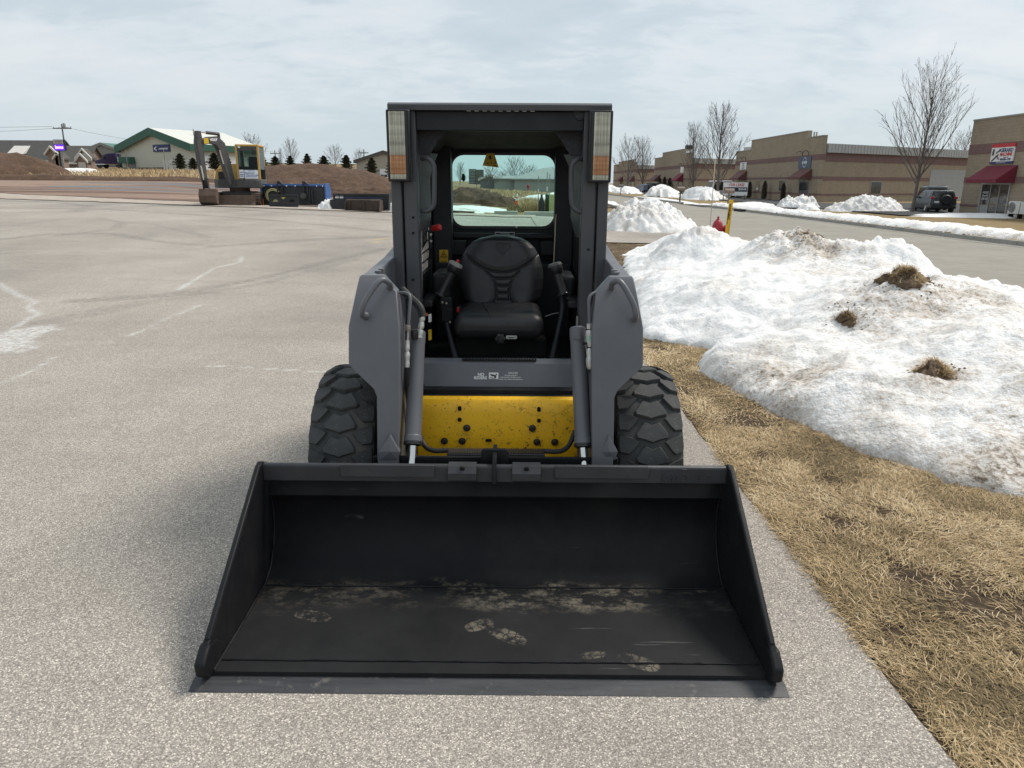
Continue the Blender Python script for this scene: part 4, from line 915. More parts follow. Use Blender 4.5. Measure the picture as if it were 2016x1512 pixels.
# --- seat
def zxy(zx, zy): return 680 + zx / 3.305, 440 + zy / 3.305
def seat_xz(zx, zy):
    px, py = zxy(zx, zy); x, y, z = lp(px, py, 4.02); return x, z
cx0 = lp(985, 560, 4.02)[0]
SE = [[seat_xz(*p) for p in L] for L in (
    [(785, 212), (830, 258), (900, 300), (960, 318), (1015, 323), (1070, 318), (1130, 300), (1205, 256), (1255, 212)],
    [(915, 318), (950, 355), (972, 395), (982, 440), (980, 490), (960, 528), (925, 556)], [(1130, 318), (1096, 355), (1075, 395), (1064, 440), (1066, 490), (1092, 530), (1130, 556)],
    [(955, 360), (1015, 366), (1090, 358)], [(975, 408), (1025, 414), (1072, 408)], [(982, 455), (1025, 460), (1064, 455)], [(975, 500), (1025, 503), (1070, 500)])]
LOGO = [[seat_xz(*p) for p in L] for L in ([(980, 140), (1068, 140), (1068, 170), (1025, 205), (982, 172), (980, 140)], [(995, 145), (1025, 180), (1055, 145)], [(1005, 142), (1025, 160), (1045, 142)])]
OUT_Z = [.925, .95, 1.0, 1.06, 1.12, 1.18, 1.225, 1.255, 1.277, 1.290]; OUT_W = [.200, .222, .236, .240, .236, .216, .190, .160, .118, .05]
u = np.linspace(-1, 1, 150); v = np.linspace(0, 1, 150); U, V = np.meshgrid(u, v)
zz = .925 + (1.290 - .925) * V; W = np.interp(zz, OUT_Z, OUT_W); X = cx0 + U * W
edge = 1 - np.abs(U) ** 6; topf = np.clip((1.292 - zz) / .025, 0, 1) ** .5
Yf = 4.035 + (zz - .925) * .16 + .042 * (1 - edge * topf) - .028 * (np.abs(U) ** 2.2) * (1 - np.abs(U) ** 8) * sstep(1.25, 1.05, zz)
gd = np.zeros(X.shape)
for L in SE: gd = np.maximum(gd, np.exp(-(pl_dist(X, zz, L) / .0042) ** 2))
lg = np.zeros(X.shape)
for L in LOGO: lg = np.maximum(lg, np.exp(-(pl_dist(X, zz, L) / .004) ** 2))
puff = np.minimum(1, np.minimum.reduce([pl_dist(X, zz, L) for L in SE]) / .03)
Yf = Yf + .006 * gd + .0022 * lg - .006 * puff * edge * topf
me = grid_mesh('seat', X, Yf - LY, zz, M_VINYL)
seat = link('seat', me, LDR)
LB().loft([[(cx0 + s_ * w * k, 4.085 + (z - .925) * .16 + dy, z) for s_, k, dy in ((-1, 1, 0), (1, 1, 0), (1, .85, .05), (-1, .85, .05))] for z, w in zip(OUT_Z, OUT_W)]).build('seat_back_shell', M_PLAST, seat, .01)
cu = LB().box(cx0 - .228, cx0 + .228, 3.60, 4.06, .805, .935).build('seat_cushion', M_VINYL, seat, .055, smooth=60, seg=6)
LB().tube([(cx0 - .05, 3.66, .9365), (cx0 - .075, 3.80, .9375), (cx0 - .10, 4.0, .936)], .002, 6).build('cushion_seam', M_PLAST, seat)
LB().tube([(cx0 + .05, 3.66, .9365), (cx0 + .075, 3.80, .9375), (cx0 + .10, 4.0, .936)], .002, 6).build('cushion_seam', M_PLAST, seat)
q = lp(985, 666, 3.58); kn = LB(); kn.loft([[(q[0] + r * (1 + .13 * math.cos(6 * a)) * math.cos(a), y, q[2] + r * (1 + .13 * math.cos(6 * a)) * math.sin(a)) for a in np.linspace(0, 2 * math.pi, 48, endpoint=False)] for y, r in ((3.60, .020), (3.572, .024), (3.556, .024), (3.552, .019))]); kn.build('adjust_knob', M_PLAST, seat, smooth=40)
LB().cyl((q[0], 3.554, q[2]), (q[0], 3.549, q[2]), .010, n=16).build('knob_cap', M_VINYL, seat)
q = lp(1007, 664, 3.585); LB().prism(rrect(q[0] - .028, q[0] + .028, q[2] - .0085, q[2] + .0085, .006), 'y', 3.580, 3.590).build('slide_latch', M_PALESTEEL, seat, .001)
LB().box(q[0] - .015, q[0] + .015, 3.577, 3.5795, q[2] - .0015, q[2] + .0015).build('latch_slot', M_HOLE, seat)
q = lp(903, 609, 3.83); b_ = LB().box(q[0] - .007, q[0] + .010, 3.82, 3.845, q[2] - .018, q[2] + .018).build('belt_buckle', M_PLAST, LDR, .003); LB().box(q[0] - .010, q[0] + .003, 3.812, 3.8195, q[2] - .015, q[2] + .013).build('buckle_button', M_RED, b_, .002)
# --- control levers
M_CAP = pmat('pale_cap', (.30, .285, .26), .5)
for s in (-1, 1):
    P = ([lp(898, 708, 3.62), lp(893, 690, 3.64), lp(880, 640, 3.70), lp(872, 590, 3.74)] if s < 0 else [lp(1086, 706, 3.62), lp(1092, 680, 3.64), lp(1106, 622, 3.70), lp(1108, 600, 3.74), lp(1105, 580, 3.74)])
    lv = LB().tube(arc_pts(P, 2), .0135, 12).build('control_lever', M_CABP, LDR)
    a_, b_ = (V_(lp(866, 582, 3.74)), V_(lp(891, 533, 3.78))) if s < 0 else (V_(lp(1109, 580, 3.74)), V_(lp(1096, 535, 3.78)))
    LB().tube([a_.lerp(b_, k / 6) for k in range(7)], [.026, .023, .0225, .023, .0225, .0235, .0245], 14).build('lever_grip', M_PLAST, lv)
    d = (b_ - a_).normalized()
    LB().lathe([(.016, -.004), (.030, -.006), (.032, .0), (.030, .005), (.016, .006)], a_, d, 20).build('grip_ring', pmat('ring_black', (.03, .03, .032), .3), lv)
    LB().lathe([(.018, -.034), (.031, -.020), (.037, .0), (.037, .018), (.031, .028), (0, .030)], b_ + d * .012, d + V_((0, -.2, 0)), 20).build('lever_knob', M_PLAST, lv)
    LB().lathe([(.0375, .016), (.039, .020), (.036, .031), (.026, .036), (.0, .037)], b_ + d * .012, d + V_((0, -.2, 0)), 20).build('knob_cap', M_CAP if s < 0 else pmat('grey_cap', (.09, .088, .085), .45), lv)
    if s < 0:
        LB().cyl(b_ + d * .04, b_ + d * .064 + V_((.003, 0, 0)), .0075, n=12).build('knob_button', M_RED, lv)
        for (x0, y0, x1, y1, yy) in ((866, 586, 890, 612, 3.70), (868, 606, 891, 634, 3.695)):
            A, B = lp(x0, y0, yy), lp(x1, y1, yy); LB().box(A[0], B[0], yy - .012, yy + .03, B[2], A[2]).build('lever_bracket', M_BLACKP, lv, .006)
        for px, py in ((879, 597), (871, 595), (886, 634)): q = lp(px, py, 3.683); LB().cyl((q[0], 3.69, q[2]), (q[0], 3.676, q[2]), .0055, n=8).build('bolt', M_STEEL, lv)
    A, B = (lp(851, 537, 3.90), lp(886, 588, 3.90)) if s < 0 else (lp(1102, 541, 3.90), lp(1130, 590, 3.90))
    LB().box(A[0], B[0], 3.86, 4.12, B[2], A[2]).build('armrest', M_VINYL, LDR, .022, smooth=60, seg=4)
# red-knobbed side lever, decals, hanging triangle, stay rod
q = V_(lp(852, 450, 3.72)); q2 = V_(lp(867, 447, 3.70))
sl = LB().box(q.x - .022, q.x - .010, 3.70, 3.76, q.z - .095, q.z - .012).build('parking_lever', M_CABP, LDR, .003)
LB().tube([(q.x - .016, 3.72, q.z - .03), (q.x + .002, 3.715, q.z - .004), q], .008, 8).build('lever_stem', M_CABP, sl)
LB().tube([q, q.lerp(q2, .4), q.lerp(q2, .5), q.lerp(q2, .9), q2], [.0145, .0145, .0165, .0165, .0135], 14).build('lever_knob', M_RED, sl)
for dz in (-.028, -.06): LB().cyl((q.x - .008, 3.702, q.z + dz), (q.x - .008, 3.694, q.z + dz), .006, n=8).build('bolt', M_STEEL, sl)
q = lp(873.5, 513, 4.325); dc = plaque('warning_decal', face_M((q[0], 4.328, q[2]), (1, 0, 0), (0, 0, 1)), .052, .124, M_DECALY, LDR)
def dtri(cx, cz, w, h, y, m, parent, name='pictogram', r=.0016):
    b = LB(); P = [(cx - w / 2, y, cz - h / 2), (cx + w / 2, y, cz - h / 2), (cx, y, cz + h / 2)]
    for i in range(3): b.tube([P[i], P[(i + 1) % 3]], r, 4)
    return b.build(name, m, parent)
dtri(q[0], q[2] + .038, .036, .032, 4.3265, M_DECALB, dc)
for dx, dz, w, h, r in ((0, .034, .012, .004, .6), (0, .034, .012, .004, -.6), (-.012, -.004, .008, .004, 0), (.012, -.004, .008, .004, 0), (0, -.008, .016, .003, -.9), (.008, -.014, .014, .003, .8), (-.004, -.042, .03, .005, 0), (.008, -.048, .014, .010, .2), (-.012, -.036, .006, .010, 0), (0, .016, .044, .0015, 0), (0, -.026, .044, .001, 0)):
    plaque('pictogram', face_M((q[0] + dx, 4.3262, q[2] + dz), (math.cos(r), 0, math.sin(r)), (-math.sin(r), 0, math.cos(r))), w, h, M_DECALB, dc, .0003)
tp, bl, br = lp(958, 302, 4.43), lp(950, 326, 4.43), lp(982, 330, 4.43); tq = lp(973, 302, 4.43)
tri = LB().loft([[(tp[0], y, tp[2]), (tq[0], y, tq[2]), (br[0], y, br[2]), (bl[0], y, bl[2])] for y in (4.430, 4.434)]).build('warning_tag', M_DECALY, LDR)
for px, py, w, h, r in ((965, 310, .012, .020, 0), (967, 320, .004, .016, .2), (975, 320, .004, .016, -.4), (960, 322, .010, .006, .3), (974, 326, .016, .004, 0)):
    q = lp(px, py, 4.43); plaque('pictogram', face_M((q[0], 4.4288, q[2]), (math.cos(r), 0, math.sin(r)), (-math.sin(r), 0, math.cos(r))), w, h, M_DECALB, tri, .0004)
LB().tube([lp(1100, 405, 4.35), lp(1097, 408, 4.34), lp(1094, 430, 4.32), lp(1090, 520, 4.25)], .0035, 8).build('stay_rod', pmat('brass_rod', (.40, .33, .20), .4, .6), LDR)
LB().tube(arc_pts([lp(1073, 623, 3.9), lp(1090, 617, 3.9), lp(1100, 616, 3.9)], 2), .0014, 6).build('thin_cable', M_PALESTEEL, LDR)
for px, py, w, h, m in ((839, 620, .018, .014, M_ORANGE), (846, 627, .020, .040, M_WHITE), (846, 660, .022, .052, M_DECALY)):
    q = lp(px, py, 3.50); plaque('decal', face_M((q[0], 3.506, q[2]), (.6, .8, 0), (0, 0, 1)), w, h, m, LDR)
q = lp(846, 660, 3.50); plaque('pictogram', face_M((q[0] - .002, 3.5035, q[2]), (.6, .8, 0), (0, 0, 1)), .012, .03, M_DECALB, LDR)
q = lp(1136, 632, 3.5); plaque('decal', face_M((q[0], 3.50, q[2]), (.6, -.8, 0), (0, 0, 1)), .014, .05, pmat('grey_print', (.25, .25, .25), .6), LDR)
# ------------------------------------------------------------------ vegetation
M_BARK = pmat('grey_bark', (.135, .115, .10), .9, 0, .25, 4, .3, 30)
M_TWIG = pmat('twig_bark', (.13, .105, .09), .9, 0, .2, 3)
def needle_mat():
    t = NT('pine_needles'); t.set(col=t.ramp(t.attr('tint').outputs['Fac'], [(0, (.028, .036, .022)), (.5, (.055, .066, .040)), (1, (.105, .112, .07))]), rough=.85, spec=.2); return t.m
M_NEEDLE = needle_mat()
def bare_tree_meshes(seed, H, spread=.33, r0=.16, nb=30, first=.16, ang=38, ndens=12, tw=.013):
    R = random.Random(seed); tr = MB(); cr = MB()
    def stem(mb, p, d, L, r, n, sides, curl, wob):
        P = [Vector(p)]; d = Vector(d).normalized(); rs = [r]
        for i in range(n):
            d = (d + Vector((R.gauss(0, wob), R.gauss(0, wob), curl + R.gauss(0, wob * .5)))).normalized(); P.append(P[-1] + d * (L / n)); rs.append(max(r * (1 - .9 * (i + 1) / n), tw * .55))
        mb.tube(P, rs, sides, False); return P, rs
    def at(P, f):
        k = f * (len(P) - 1); i = min(int(k), len(P) - 2); return P[i].lerp(P[i + 1], k - i), (P[i + 1] - P[i]).normalized()
    P, rs = stem(tr, (0, 0, 0), (R.gauss(0, .02), R.gauss(0, .02), 1), H * .97, r0, 14, 7, .01, .015)
    limbs = []
    nl = nb
    for b in range(nl):
        f = first + (.80 - first) * (b / nl) ** 1.15; q, t = at(P, f); az = b * 2.4 + R.uniform(-.4, .4); a = R_(ang * (1 - .45 * f) + R.gauss(0, 5))
        dr = Vector((math.cos(az) * math.sin(a), math.sin(az) * math.sin(a), math.cos(a))); u = (f - first) / (1 - first)
        bl = H * spread * (1.0 - .62 * u) * R.uniform(.85, 1.12)
        B, br = stem(cr if b > 4 else tr, q, dr, bl, max(r0 * (.50 if b < 5 else .30) * (1 - f * .6), tw * 1.3), 9, 5, .03, .035); limbs.append((B, br[0], bl))
    limbs.append((P, r0 * .5, H * .5))
    for B, r_, bl in limbs:
        ns = max(5, int(ndens * bl / (H * spread)))
        for s_ in range(ns):
            g = .20 + .78 * (s_ + R.random()) / ns; g = min(g, .985)
            if B is P: g = .5 + .49 * g
            q2, t2 = at(B, g); side = t2.cross(Vector((R.gauss(0, 1), R.gauss(0, 1), R.gauss(0, 1)))).normalized()
            sl_ = H * .21 * (1.12 - g) ** .6 * R.uniform(.6, 1.15) * (.55 + .45 * bl / (H * spread))
            S, _ = stem(cr, q2, t2 * .9 + side * .50 + Vector((0, 0, .18)), sl_, max(r_ * .36, tw), 5, 3, .035, .05)
            for k in range(3):
                h = .3 + .65 * (k + R.random()) / 3; q3, t3 = at(S, min(h, .98)); sd_ = t3.cross(Vector((R.gauss(0, 1), R.gauss(0, 1), R.gauss(0, 1)))).normalized()
                stem(cr, q3, t3 * .9 + sd_ * .45 + Vector((0, 0, .12)), sl_ * .45 * R.uniform(.6, 1.2), tw * .85, 2, 3, .03, .05)
    return tr.mesh('trunk', M_BARK, 60), cr.mesh('branches', M_TWIG, 60)
TV = [bare_tree_meshes(5, 10.9, .60, .17, 32, .20, 40, 13, .013), bare_tree_meshes(8, 12.0, .52, .18, 30, .13, 36, 11, .019), bare_tree_meshes(13, 11.0, .62, .16, 28, .16, 50, 11, .024)]
def bare_tree(v, x, y, H, lab, grp=None, rz=0, z=None, H0=(10.9, 12.0, 11.0), wd=1.0):
    t = thing('bare_tree', lab, 'tree', (x, y, G(x, y) - .05 if z is None else z), rz, grp); k = H / H0[v]; t.scale = (k * wd, k * wd, k)
    link('trunk', TV[v][0], t); link('branches', TV[v][1], t); return t
GR = 'bare street trees by the brown brick units'
def tree_px(v, px, top, x, Y, lab, grp, rz, wd=1.0):
    z = prow(px, top, Y)[2]; return bare_tree(v, x, Y, z - G(x, Y), lab, grp, rz, wd=wd)
def prow(px, py, Y): d = M_CAM.to_3x3() @ Vector(((px - 1008) / 1430, -(py - 756) / 1430, -1.0)); k = Y / d.y; return (d.x * k, Y, CAM_H + d.z * k)
tree_px(0, 1840, 125, 29.4, 53.6, 'tall bare tree in front of the grey garage door, left of the dark car', GR, 2.6, .84)
tree_px(1, 1438, 198, 26.4, 93, 'tallest bare tree standing by the for lease sign', GR, .5)
tree_px(1, 1378, 238, 28.6, 114, 'slimmer bare tree left of the for lease sign, in a snow heap', GR, 2.2, .8)
tree_px(2, 1235, 270, 28, 172, 'bare tree far up the street, left one of a close pair', GR, .3, .85)
tree_px(1, 1260, 267, 30.5, 166, 'bare tree far up the street, right one of a close pair', GR, 1.4, 1.0)
tree_px(1, 1357, 322, 27.6, 112, 'small thin bare sapling beside the white sign shield', GR, 3.3, .5)
tree_px(2, 1885, 258, 63, 104, 'bare treetop showing over the metal roof beside the red awning shop', None, .9)
GL = 'bare trees behind the big topsoil mound'
for px, Y, top, base, v, lab, wd in ((502, 118, 265, 330, 2, 'wide bushy bare tree behind the yellow excavator cab', 1.15), (577, 128, 274, 330, 2, 'open bare tree right of the excavator cab', .9), (556, 132, 290, 330, 1, 'slim bare sapling tree just left of the open bare tree', .5), (662, 122, 286, 330, 2, 'round bare tree over the middle of the topsoil mound', 1.2), (709, 140, 294, 335, 2, 'small hazy bare tree beside the tan shed', .9)):
    x = (px - 994) / 1484 * Y; zt = prow(px, top, Y)[2]; zb = prow(px, base + 6, Y)[2]
    bare_tree(v, x, Y, zt - zb, lab, GL, px * .1, zb, wd=wd)
for px, Y, top, v, lab, wd in ((964, 96, 327, 2, 'broad bare tree left in the rear window, before the grey shed', 1.5), (1013, 108, 309, 2, 'round bare tree in the middle of the rear window view', 1.25), (1042, 130, 325, 2, 'reddish bare shrub tree behind the hip roof in the rear window', 1.6), (905, 125, 318, 1, 'faint bare tree at the left edge of the rear window', 1.0), (990, 118, 336, 2, 'low scrubby bare tree right of the grey shed in the rear window', 1.5), (938, 122, 338, 2, 'dense low bare thicket tree by the silo in the rear window', 1.7), (1088, 135, 328, 2, 'bare treetop over the right end of the hip roof', 1.3)):
    x = (px - 994) / 1484 * Y; zt = prow(px, top, Y)[2]; bare_tree(v, x, Y, zt - G(x, Y), lab, 'bare trees seen through the rear window', px * .13, wd=wd)

def pine_mesh(seed, wide=.32, sparse=0):
    R = np.random.RandomState(seed); n = 3400; h = R.rand(n) ** .85; whorl = .75 + .25 * np.sin(h * 34 + R.rand() * 6); az = R.uniform(0, 6.283, n)
    lob = .8 + .3 * np.sin(az * 3 + h * 9 + seed); rad = wide * np.minimum((1.02 - h) ** .55, .35 + h * 1.6) * whorl * lob * R.rand(n) ** .45
    rad = np.where(h < .12, rad * (.5 + h * 4), rad)
    P = np.stack([np.cos(az) * rad, np.sin(az) * rad, .08 + h * .92 + R.normal(0, .012, n)], -1)
    L = R.uniform(.05, .11, n); W = R.uniform(.03, .06, n)
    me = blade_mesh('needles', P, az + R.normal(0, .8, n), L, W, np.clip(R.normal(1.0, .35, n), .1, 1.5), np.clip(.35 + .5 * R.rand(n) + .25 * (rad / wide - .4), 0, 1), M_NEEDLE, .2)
    tr = MB(); tr.tube([(0, 0, 0), (.004, 0, .5), (0, 0, .96)], [.028, .016, .004], 6)
    for k in range(26):
        hh = .15 + .78 * k / 26; a = k * 2.4; r = wide * (1.0 - hh) ** .8 * .75; tr.tube([(0, 0, hh), (math.cos(a) * r * .6, math.sin(a) * r * .6, hh + .01), (math.cos(a) * r, math.sin(a) * r, hh + .05)], [.008, .005, .002], 4, False)
    return tr.mesh('trunk', M_BARK, 60), me
PV = [pine_mesh(4, .70), pine_mesh(9, .56), pine_mesh(15, .34)]
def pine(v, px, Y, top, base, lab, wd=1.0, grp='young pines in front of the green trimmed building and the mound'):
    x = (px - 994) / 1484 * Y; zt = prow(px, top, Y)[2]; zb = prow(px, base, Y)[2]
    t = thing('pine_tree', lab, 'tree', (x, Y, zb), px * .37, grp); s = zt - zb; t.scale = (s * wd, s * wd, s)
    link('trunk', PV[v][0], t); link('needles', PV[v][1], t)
for a in ((0, 361, 92, 304, 337, 'round young pine in front of the pale ribbed fence'), (0, 386, 94, 312, 337, 'small pine between the ribbed fence and the excavator stick', 1.1), (0, 428, 96, 303, 338, 'bushy pine framed by the excavator boom', 1.15), (2, 452, 97, 300, 336, 'narrow dark conifer beside the excavator cab', .9), (0, 521, 94, 308, 336, 'dark pine just right of the excavator cab'),
          (0, 546, 97, 309, 336, 'spreading pine left of the topsoil mound', 1.2), (1, 575, 99, 308, 336, 'dark pine behind the left shoulder of the topsoil mound', 1.1), (1, 608, 96, 304, 334, 'spiky topped pine over the topsoil mound'), (0, 640, 95, 308, 336, 'rounded pine over the top of the topsoil mound', 1.2), (1, 684, 92, 307, 342, 'tall dark pine over the right slope of the topsoil mound', 1.1), (1, 733, 84, 312, 348, 'sharp pine in front of the tan shed', 1.0), (1, 770, 82, 316, 350, 'dark pine right of the tan shed door', .9)):
    pine(*a)
pine(2, 912, 120, 343, 358, 'tiny dark conifer row at the left of the rear window', 1.6, None)
def cedar_mesh(seed):
    R = np.random.RandomState(seed); n = 1500; h = R.rand(n); az = R.uniform(0, 6.283, n); rad = .16 * np.minimum(1, (1.03 - h) * 3.2) ** .8 * R.rand(n) ** .4
    P = np.stack([np.cos(az) * rad, np.sin(az) * rad, h * .97], -1)
    tr = MB().tube([(0, 0, 0), (0, 0, .9)], [.02, .005], 6).mesh('trunk', M_BARK, 60)
    return tr, blade_mesh('foliage', P, az, R.uniform(.04, .08, n), R.uniform(.02, .035, n), np.clip(R.normal(.4, .3, n), .05, 1.3), np.clip(R.normal(.45, .25, n), 0, 1), M_CEDAR, .2)
M_CEDAR = grass_mat('cedar_foliage', [(0, (.03, .028, .018)), (.6, (.065, .055, .036)), (1, (.10, .08, .055))])
CV = cedar_mesh(2)
def cedar(x, y, H, lab, grp):
    t = thing('cedar_shrub', lab, 'shrub', (x, y, G(x, y)), x, grp); t.scale = (H, H, H); link('trunk', CV[0], t); link('foliage', CV[1], t)
for x, y, H, lab in ((34.2, 104.9, 2.2, 'columnar cedar by the for lease sign, at the far end of the nearest brown unit'), (34.2, 98.8, 2.3, 'columnar cedar between the two slit windows of the nearest brown unit'), (34.2, 92.1, 2.0, 'columnar cedar beside the double door of the nearest brown unit')): cedar(x, y, H, lab, 'columnar cedars at the nearest brown unit')
for x, y, H, lab in ((34.3, 156.7, 3.0, 'cedar left of the red awning on the second brown unit'), (34.3, 162, 3.2, 'cedar between the slit windows of the second brown unit'), (34.3, 167, 3.0, 'cedar at the far door of the second brown unit')): cedar(x, y, H, lab, 'columnar cedars at the second brown unit')

# ------------------------------------------------------------------ brown block buildings across the street
def block_mat(name, c1, c2):
    t = NT(name); s = t.n('SeparateXYZ'); t.L.new(t.tc.outputs['Object'], s.inputs[0])
    cb = t.n('CombineXYZ'); t.L.new(t.math('ADD', s.outputs[1], t.math('MULTIPLY', s.outputs[0], 1.0)), cb.inputs[0]); t.L.new(s.outputs[2], cb.inputs[1])
    b = t.n('TexBrick'); t.L.new(cb.outputs[0], b.inputs['Vector']); b.inputs['Scale'].default_value = 1.0; b.inputs['Brick Width'].default_value = .40; b.inputs['Row Height'].default_value = .20; b.inputs['Mortar Size'].default_value = .010; b.inputs['Color1'].default_value = (*c1, 1); b.inputs['Color2'].default_value = (*c2, 1); b.inputs['Mortar'].default_value = (*[q * .72 for q in c1], 1)
    c = t.mix(t.rng(t.noise(.7, 5, .65), .35, .7), b.outputs['Color'], t.mix(1.0, b.outputs['Color'], (1.13, 1.13, 1.15), 'MULTIPLY'))
    t.set(col=c, rough=.9, spec=.2); t.bump(t.math('ADD', t.math('MULTIPLY', b.outputs['Fac'], -1.0), t.noise(9, 5, .7)), .35, .02); return t.m
M_CMU = block_mat('split_face_block', (.325, .265, .195), (.285, .232, .170))
M_BAND = block_mat('dark_red_block', (.205, .132, .120), (.178, .115, .106))
M_METAL = pmat('grey_metal_fascia', (.36, .36, .345), .55, .1, .06, 2)
M_ROOFM = pmat('pale_metal_roof', (.50, .495, .47), .5, .1, .06, 2)
M_DARKGLASS = pmat('dark_window_glass', (.012, .015, .018), .08, 0, .1, 2, 0, 60, .8)
M_ALU = pmat('aluminium_frame', (.34, .34, .33), .45, .4, .05)
M_AWN = pmat('maroon_awning', (.165, .016, .032), .75, 0, .08, 3)
M_AWNB = pmat('faded_brown_awning', (.135, .058, .052), .8, 0, .08, 3)
M_SIGNW = pmat('white_sign', (.74, .74, .73), .5)
M_SIGNR = pmat('sign_red', (.50, .03, .04), .5)
M_SIGNB = pmat('sign_navy', (.015, .03, .12), .5)
M_SIGNG = pmat('sign_slate_blue', (.075, .095, .145), .6)
M_COPE = pmat('cap_flashing', (.30, .29, .27), .5, .2, .05)
def unit(name, lab, X, y0, y1, prof, zb, depth, bands, grp):
    """street facade on the plane x=X facing -X; prof = [(y, top z)] parapet steps"""
    t = thing(name, lab, 'building', (X, y0, zb), 0, grp)
    def W(mb): mb.v = [(x - X, y - y0, z - zb) for x, y, z in mb.v]; return mb
    for k in range(len(prof) - 1):
        (ya, za), (yb, _) = prof[k], prof[k + 1]
        W(MB().box(X, X + (depth if k != 1 else depth), ya, yb, zb - .3, za)).build('wall', M_CMU, t)
        W(MB().box(X - .06, X + .5, ya - (.0 if k else .05), yb, za, za + .10)).build('cap_flashing', M_COPE, t)
    for z0, z1 in bands: W(MB().box(X - .03, X + .2, y0 - .03, y1, z0, z1)).build('dark_band', M_BAND, t); W(MB().box(X + .2, X + depth, y0 - .03, y0 + .2, z0, z1)).build('dark_band', M_BAND, t)
    return t, W
def window_x(t, W, X, ya, yb, z0, z1, panes=2, rows=1, name='window'):
    f = W(MB().ring(rect_like(ya, yb, z0, z1), rect_like(ya + .06, yb - .06, z0 + .06, z1 - .06), 'x', X - .05, X + .1)).build(name, M_ALU, t)
    for i in range(panes):
        for j in range(rows):
            a = ya + .06 + (yb - ya - .12) * i / panes; b = ya + .06 + (yb - ya - .12) * (i + 1) / panes; c = z0 + .06 + (z1 - z0 - .12) * j / rows; d = z0 + .06 + (z1 - z0 - .12) * (j + 1) / rows
            W(MB().box(X - .025, X + .02, a + .02, b - .02, c + .02, d - .02)).build('pane', M_DARKGLASS, f)
    return f
def awning_x(t, W, X, ya, yb, z0, z1, out, m):
    return W(MB().loft([[(X - .03, y, z1), (X - out, y, z0 + .22), (X - out, y, z0), (X - .03, y, z0)] for y in (ya, yb)])).build('awning', m, t, .01)
def sign_x(t, W, X, ya, yb, z0, z1, m, name='sign'): return W(MB().box(X - .09, X - .03, ya, yb, z0, z1)).build(name, m, t)
def lamp_x(t, W, X, y, z):
    W(MB().tube(arc_pts([(X - .03, y, z), (X - .1, y, z + .45), (X - .5, y, z + .55), (X - .8, y, z + .25)], 2), .03, 6)).build('gooseneck_lamp', M_PLAST, t)
GB = 'brown block commercial units along the street'
# nearest shop with red awning
X0 = 32.0; zb = -.43
gt, W = unit('shop_building', 'brown block shop with maroon awning and white machine shop sign at right edge', X0, 30, 52.3, [(30, 5.73), (52.3, 5.73)], zb, 26, [(3.55, 4.18), (1.65, 2.05), (.10, .26)], GB)
awning_x(gt, W, X0, 47.0, 50.05, 1.68, 2.75, 1.25, M_AWN)
df = W(MB().ring(rect_like(47.3, 50.2, zb + .02, 1.66), rect_like(47.4, 50.1, zb + .08, 1.58), 'x', X0 - .07, X0 + .15)).build('entrance_door', M_ALU, gt)
for ya, yb in ((47.42, 48.25), (48.35, 49.15), (49.25, 50.08)):
    W(MB().box(X0 - .035, X0 + .02, ya, yb, zb + .75, 1.55)).build('pane', M_DARKGLASS, df); W(MB().box(X0 - .035, X0 + .02, ya, yb, zb + .1, zb + .68)).build('pane', M_DARKGLASS if yb < 49.5 else M_ALU, df)
    W(MB().box(X0 - .065, X0 + .02, yb + .01, yb + .07, zb + .1, 1.56)).build('mullion', M_ALU, df)
def txt_x(t, W, body, y, z, X, size, m, xs=1.0, bold=0, name='lettering'):
    o_ = t.location if False else Vector((t.location.x, t.location.y, t.location.z)); M = face_M(Vector((X, y, z)) - o_, (0, -1, 0), (0, 0, 1)); return text_mesh(name, body, size, m, t, M, .006, bold, 'CENTER', xs)
for k, s_ in enumerate(('HOURS', 'Mon-Fri', '8:00-4:30')): txt_x(gt, W, s_, 49.66, 1.05 - .20 * k, X0 - .043, .21, M_SIGNW, .85)
sg = sign_x(gt, W, X0, 47.5, 49.72, 2.95, 3.95, M_SIGNW); W(MB().box(X0 - .10, X0 - .03, 47.46, 49.76, 3.88, 4.10)).build('sign_stripe', M_SIGNR, gt); W(MB().box(X0 - .10, X0 - .03, 47.5, 49.72, 2.86, 3.00)).build('sign_stripe', M_SIGNB, gt)
txt_x(gt, W, 'GERARD', 48.2, 3.68, X0 - .095, .32, M_SIGNB, 1.0, .010); txt_x(gt, W, 'MACHINE', 48.22, 3.43, X0 - .095, .28, M_SIGNR, .95, .010); txt_x(gt, W, 'Kaukauna, WI', 48.2, 3.26, X0 - .095, .08, M_SIGNB); txt_x(gt, W, '920-901-1724', 48.22, 3.12, X0 - .095, .19, M_SIGNB, .95, .007); txt_x(gt, W, 'www.gerardmachine.com', 48.6, 2.93, X0 - .105, .09, M_SIGNW)
b = MB()
for (ya, za, yb2, zb2, r) in ((49.55, 2.68, 49.05, 3.1, .04), (49.4, 2.78, 48.95, 3.15, .045), (49.2, 3.25, 48.9, 3.45, .04), (49.05, 3.0, 48.85, 2.78, .04), (49.5, 3.1, 49.46, 3.55, .07), (48.9, 3.35, 48.85, 3.55, .04)): b.cyl((X0 - .10, ya, 3.02 + (za - 2.65) * .85), (X0 - .10, yb2, 3.02 + (zb2 - 2.65) * .85), r, n=6)
W(b).build('sign_emblem', pmat('emblem_grey', (.12, .11, .11), .6, 0, .5, 9), gt)
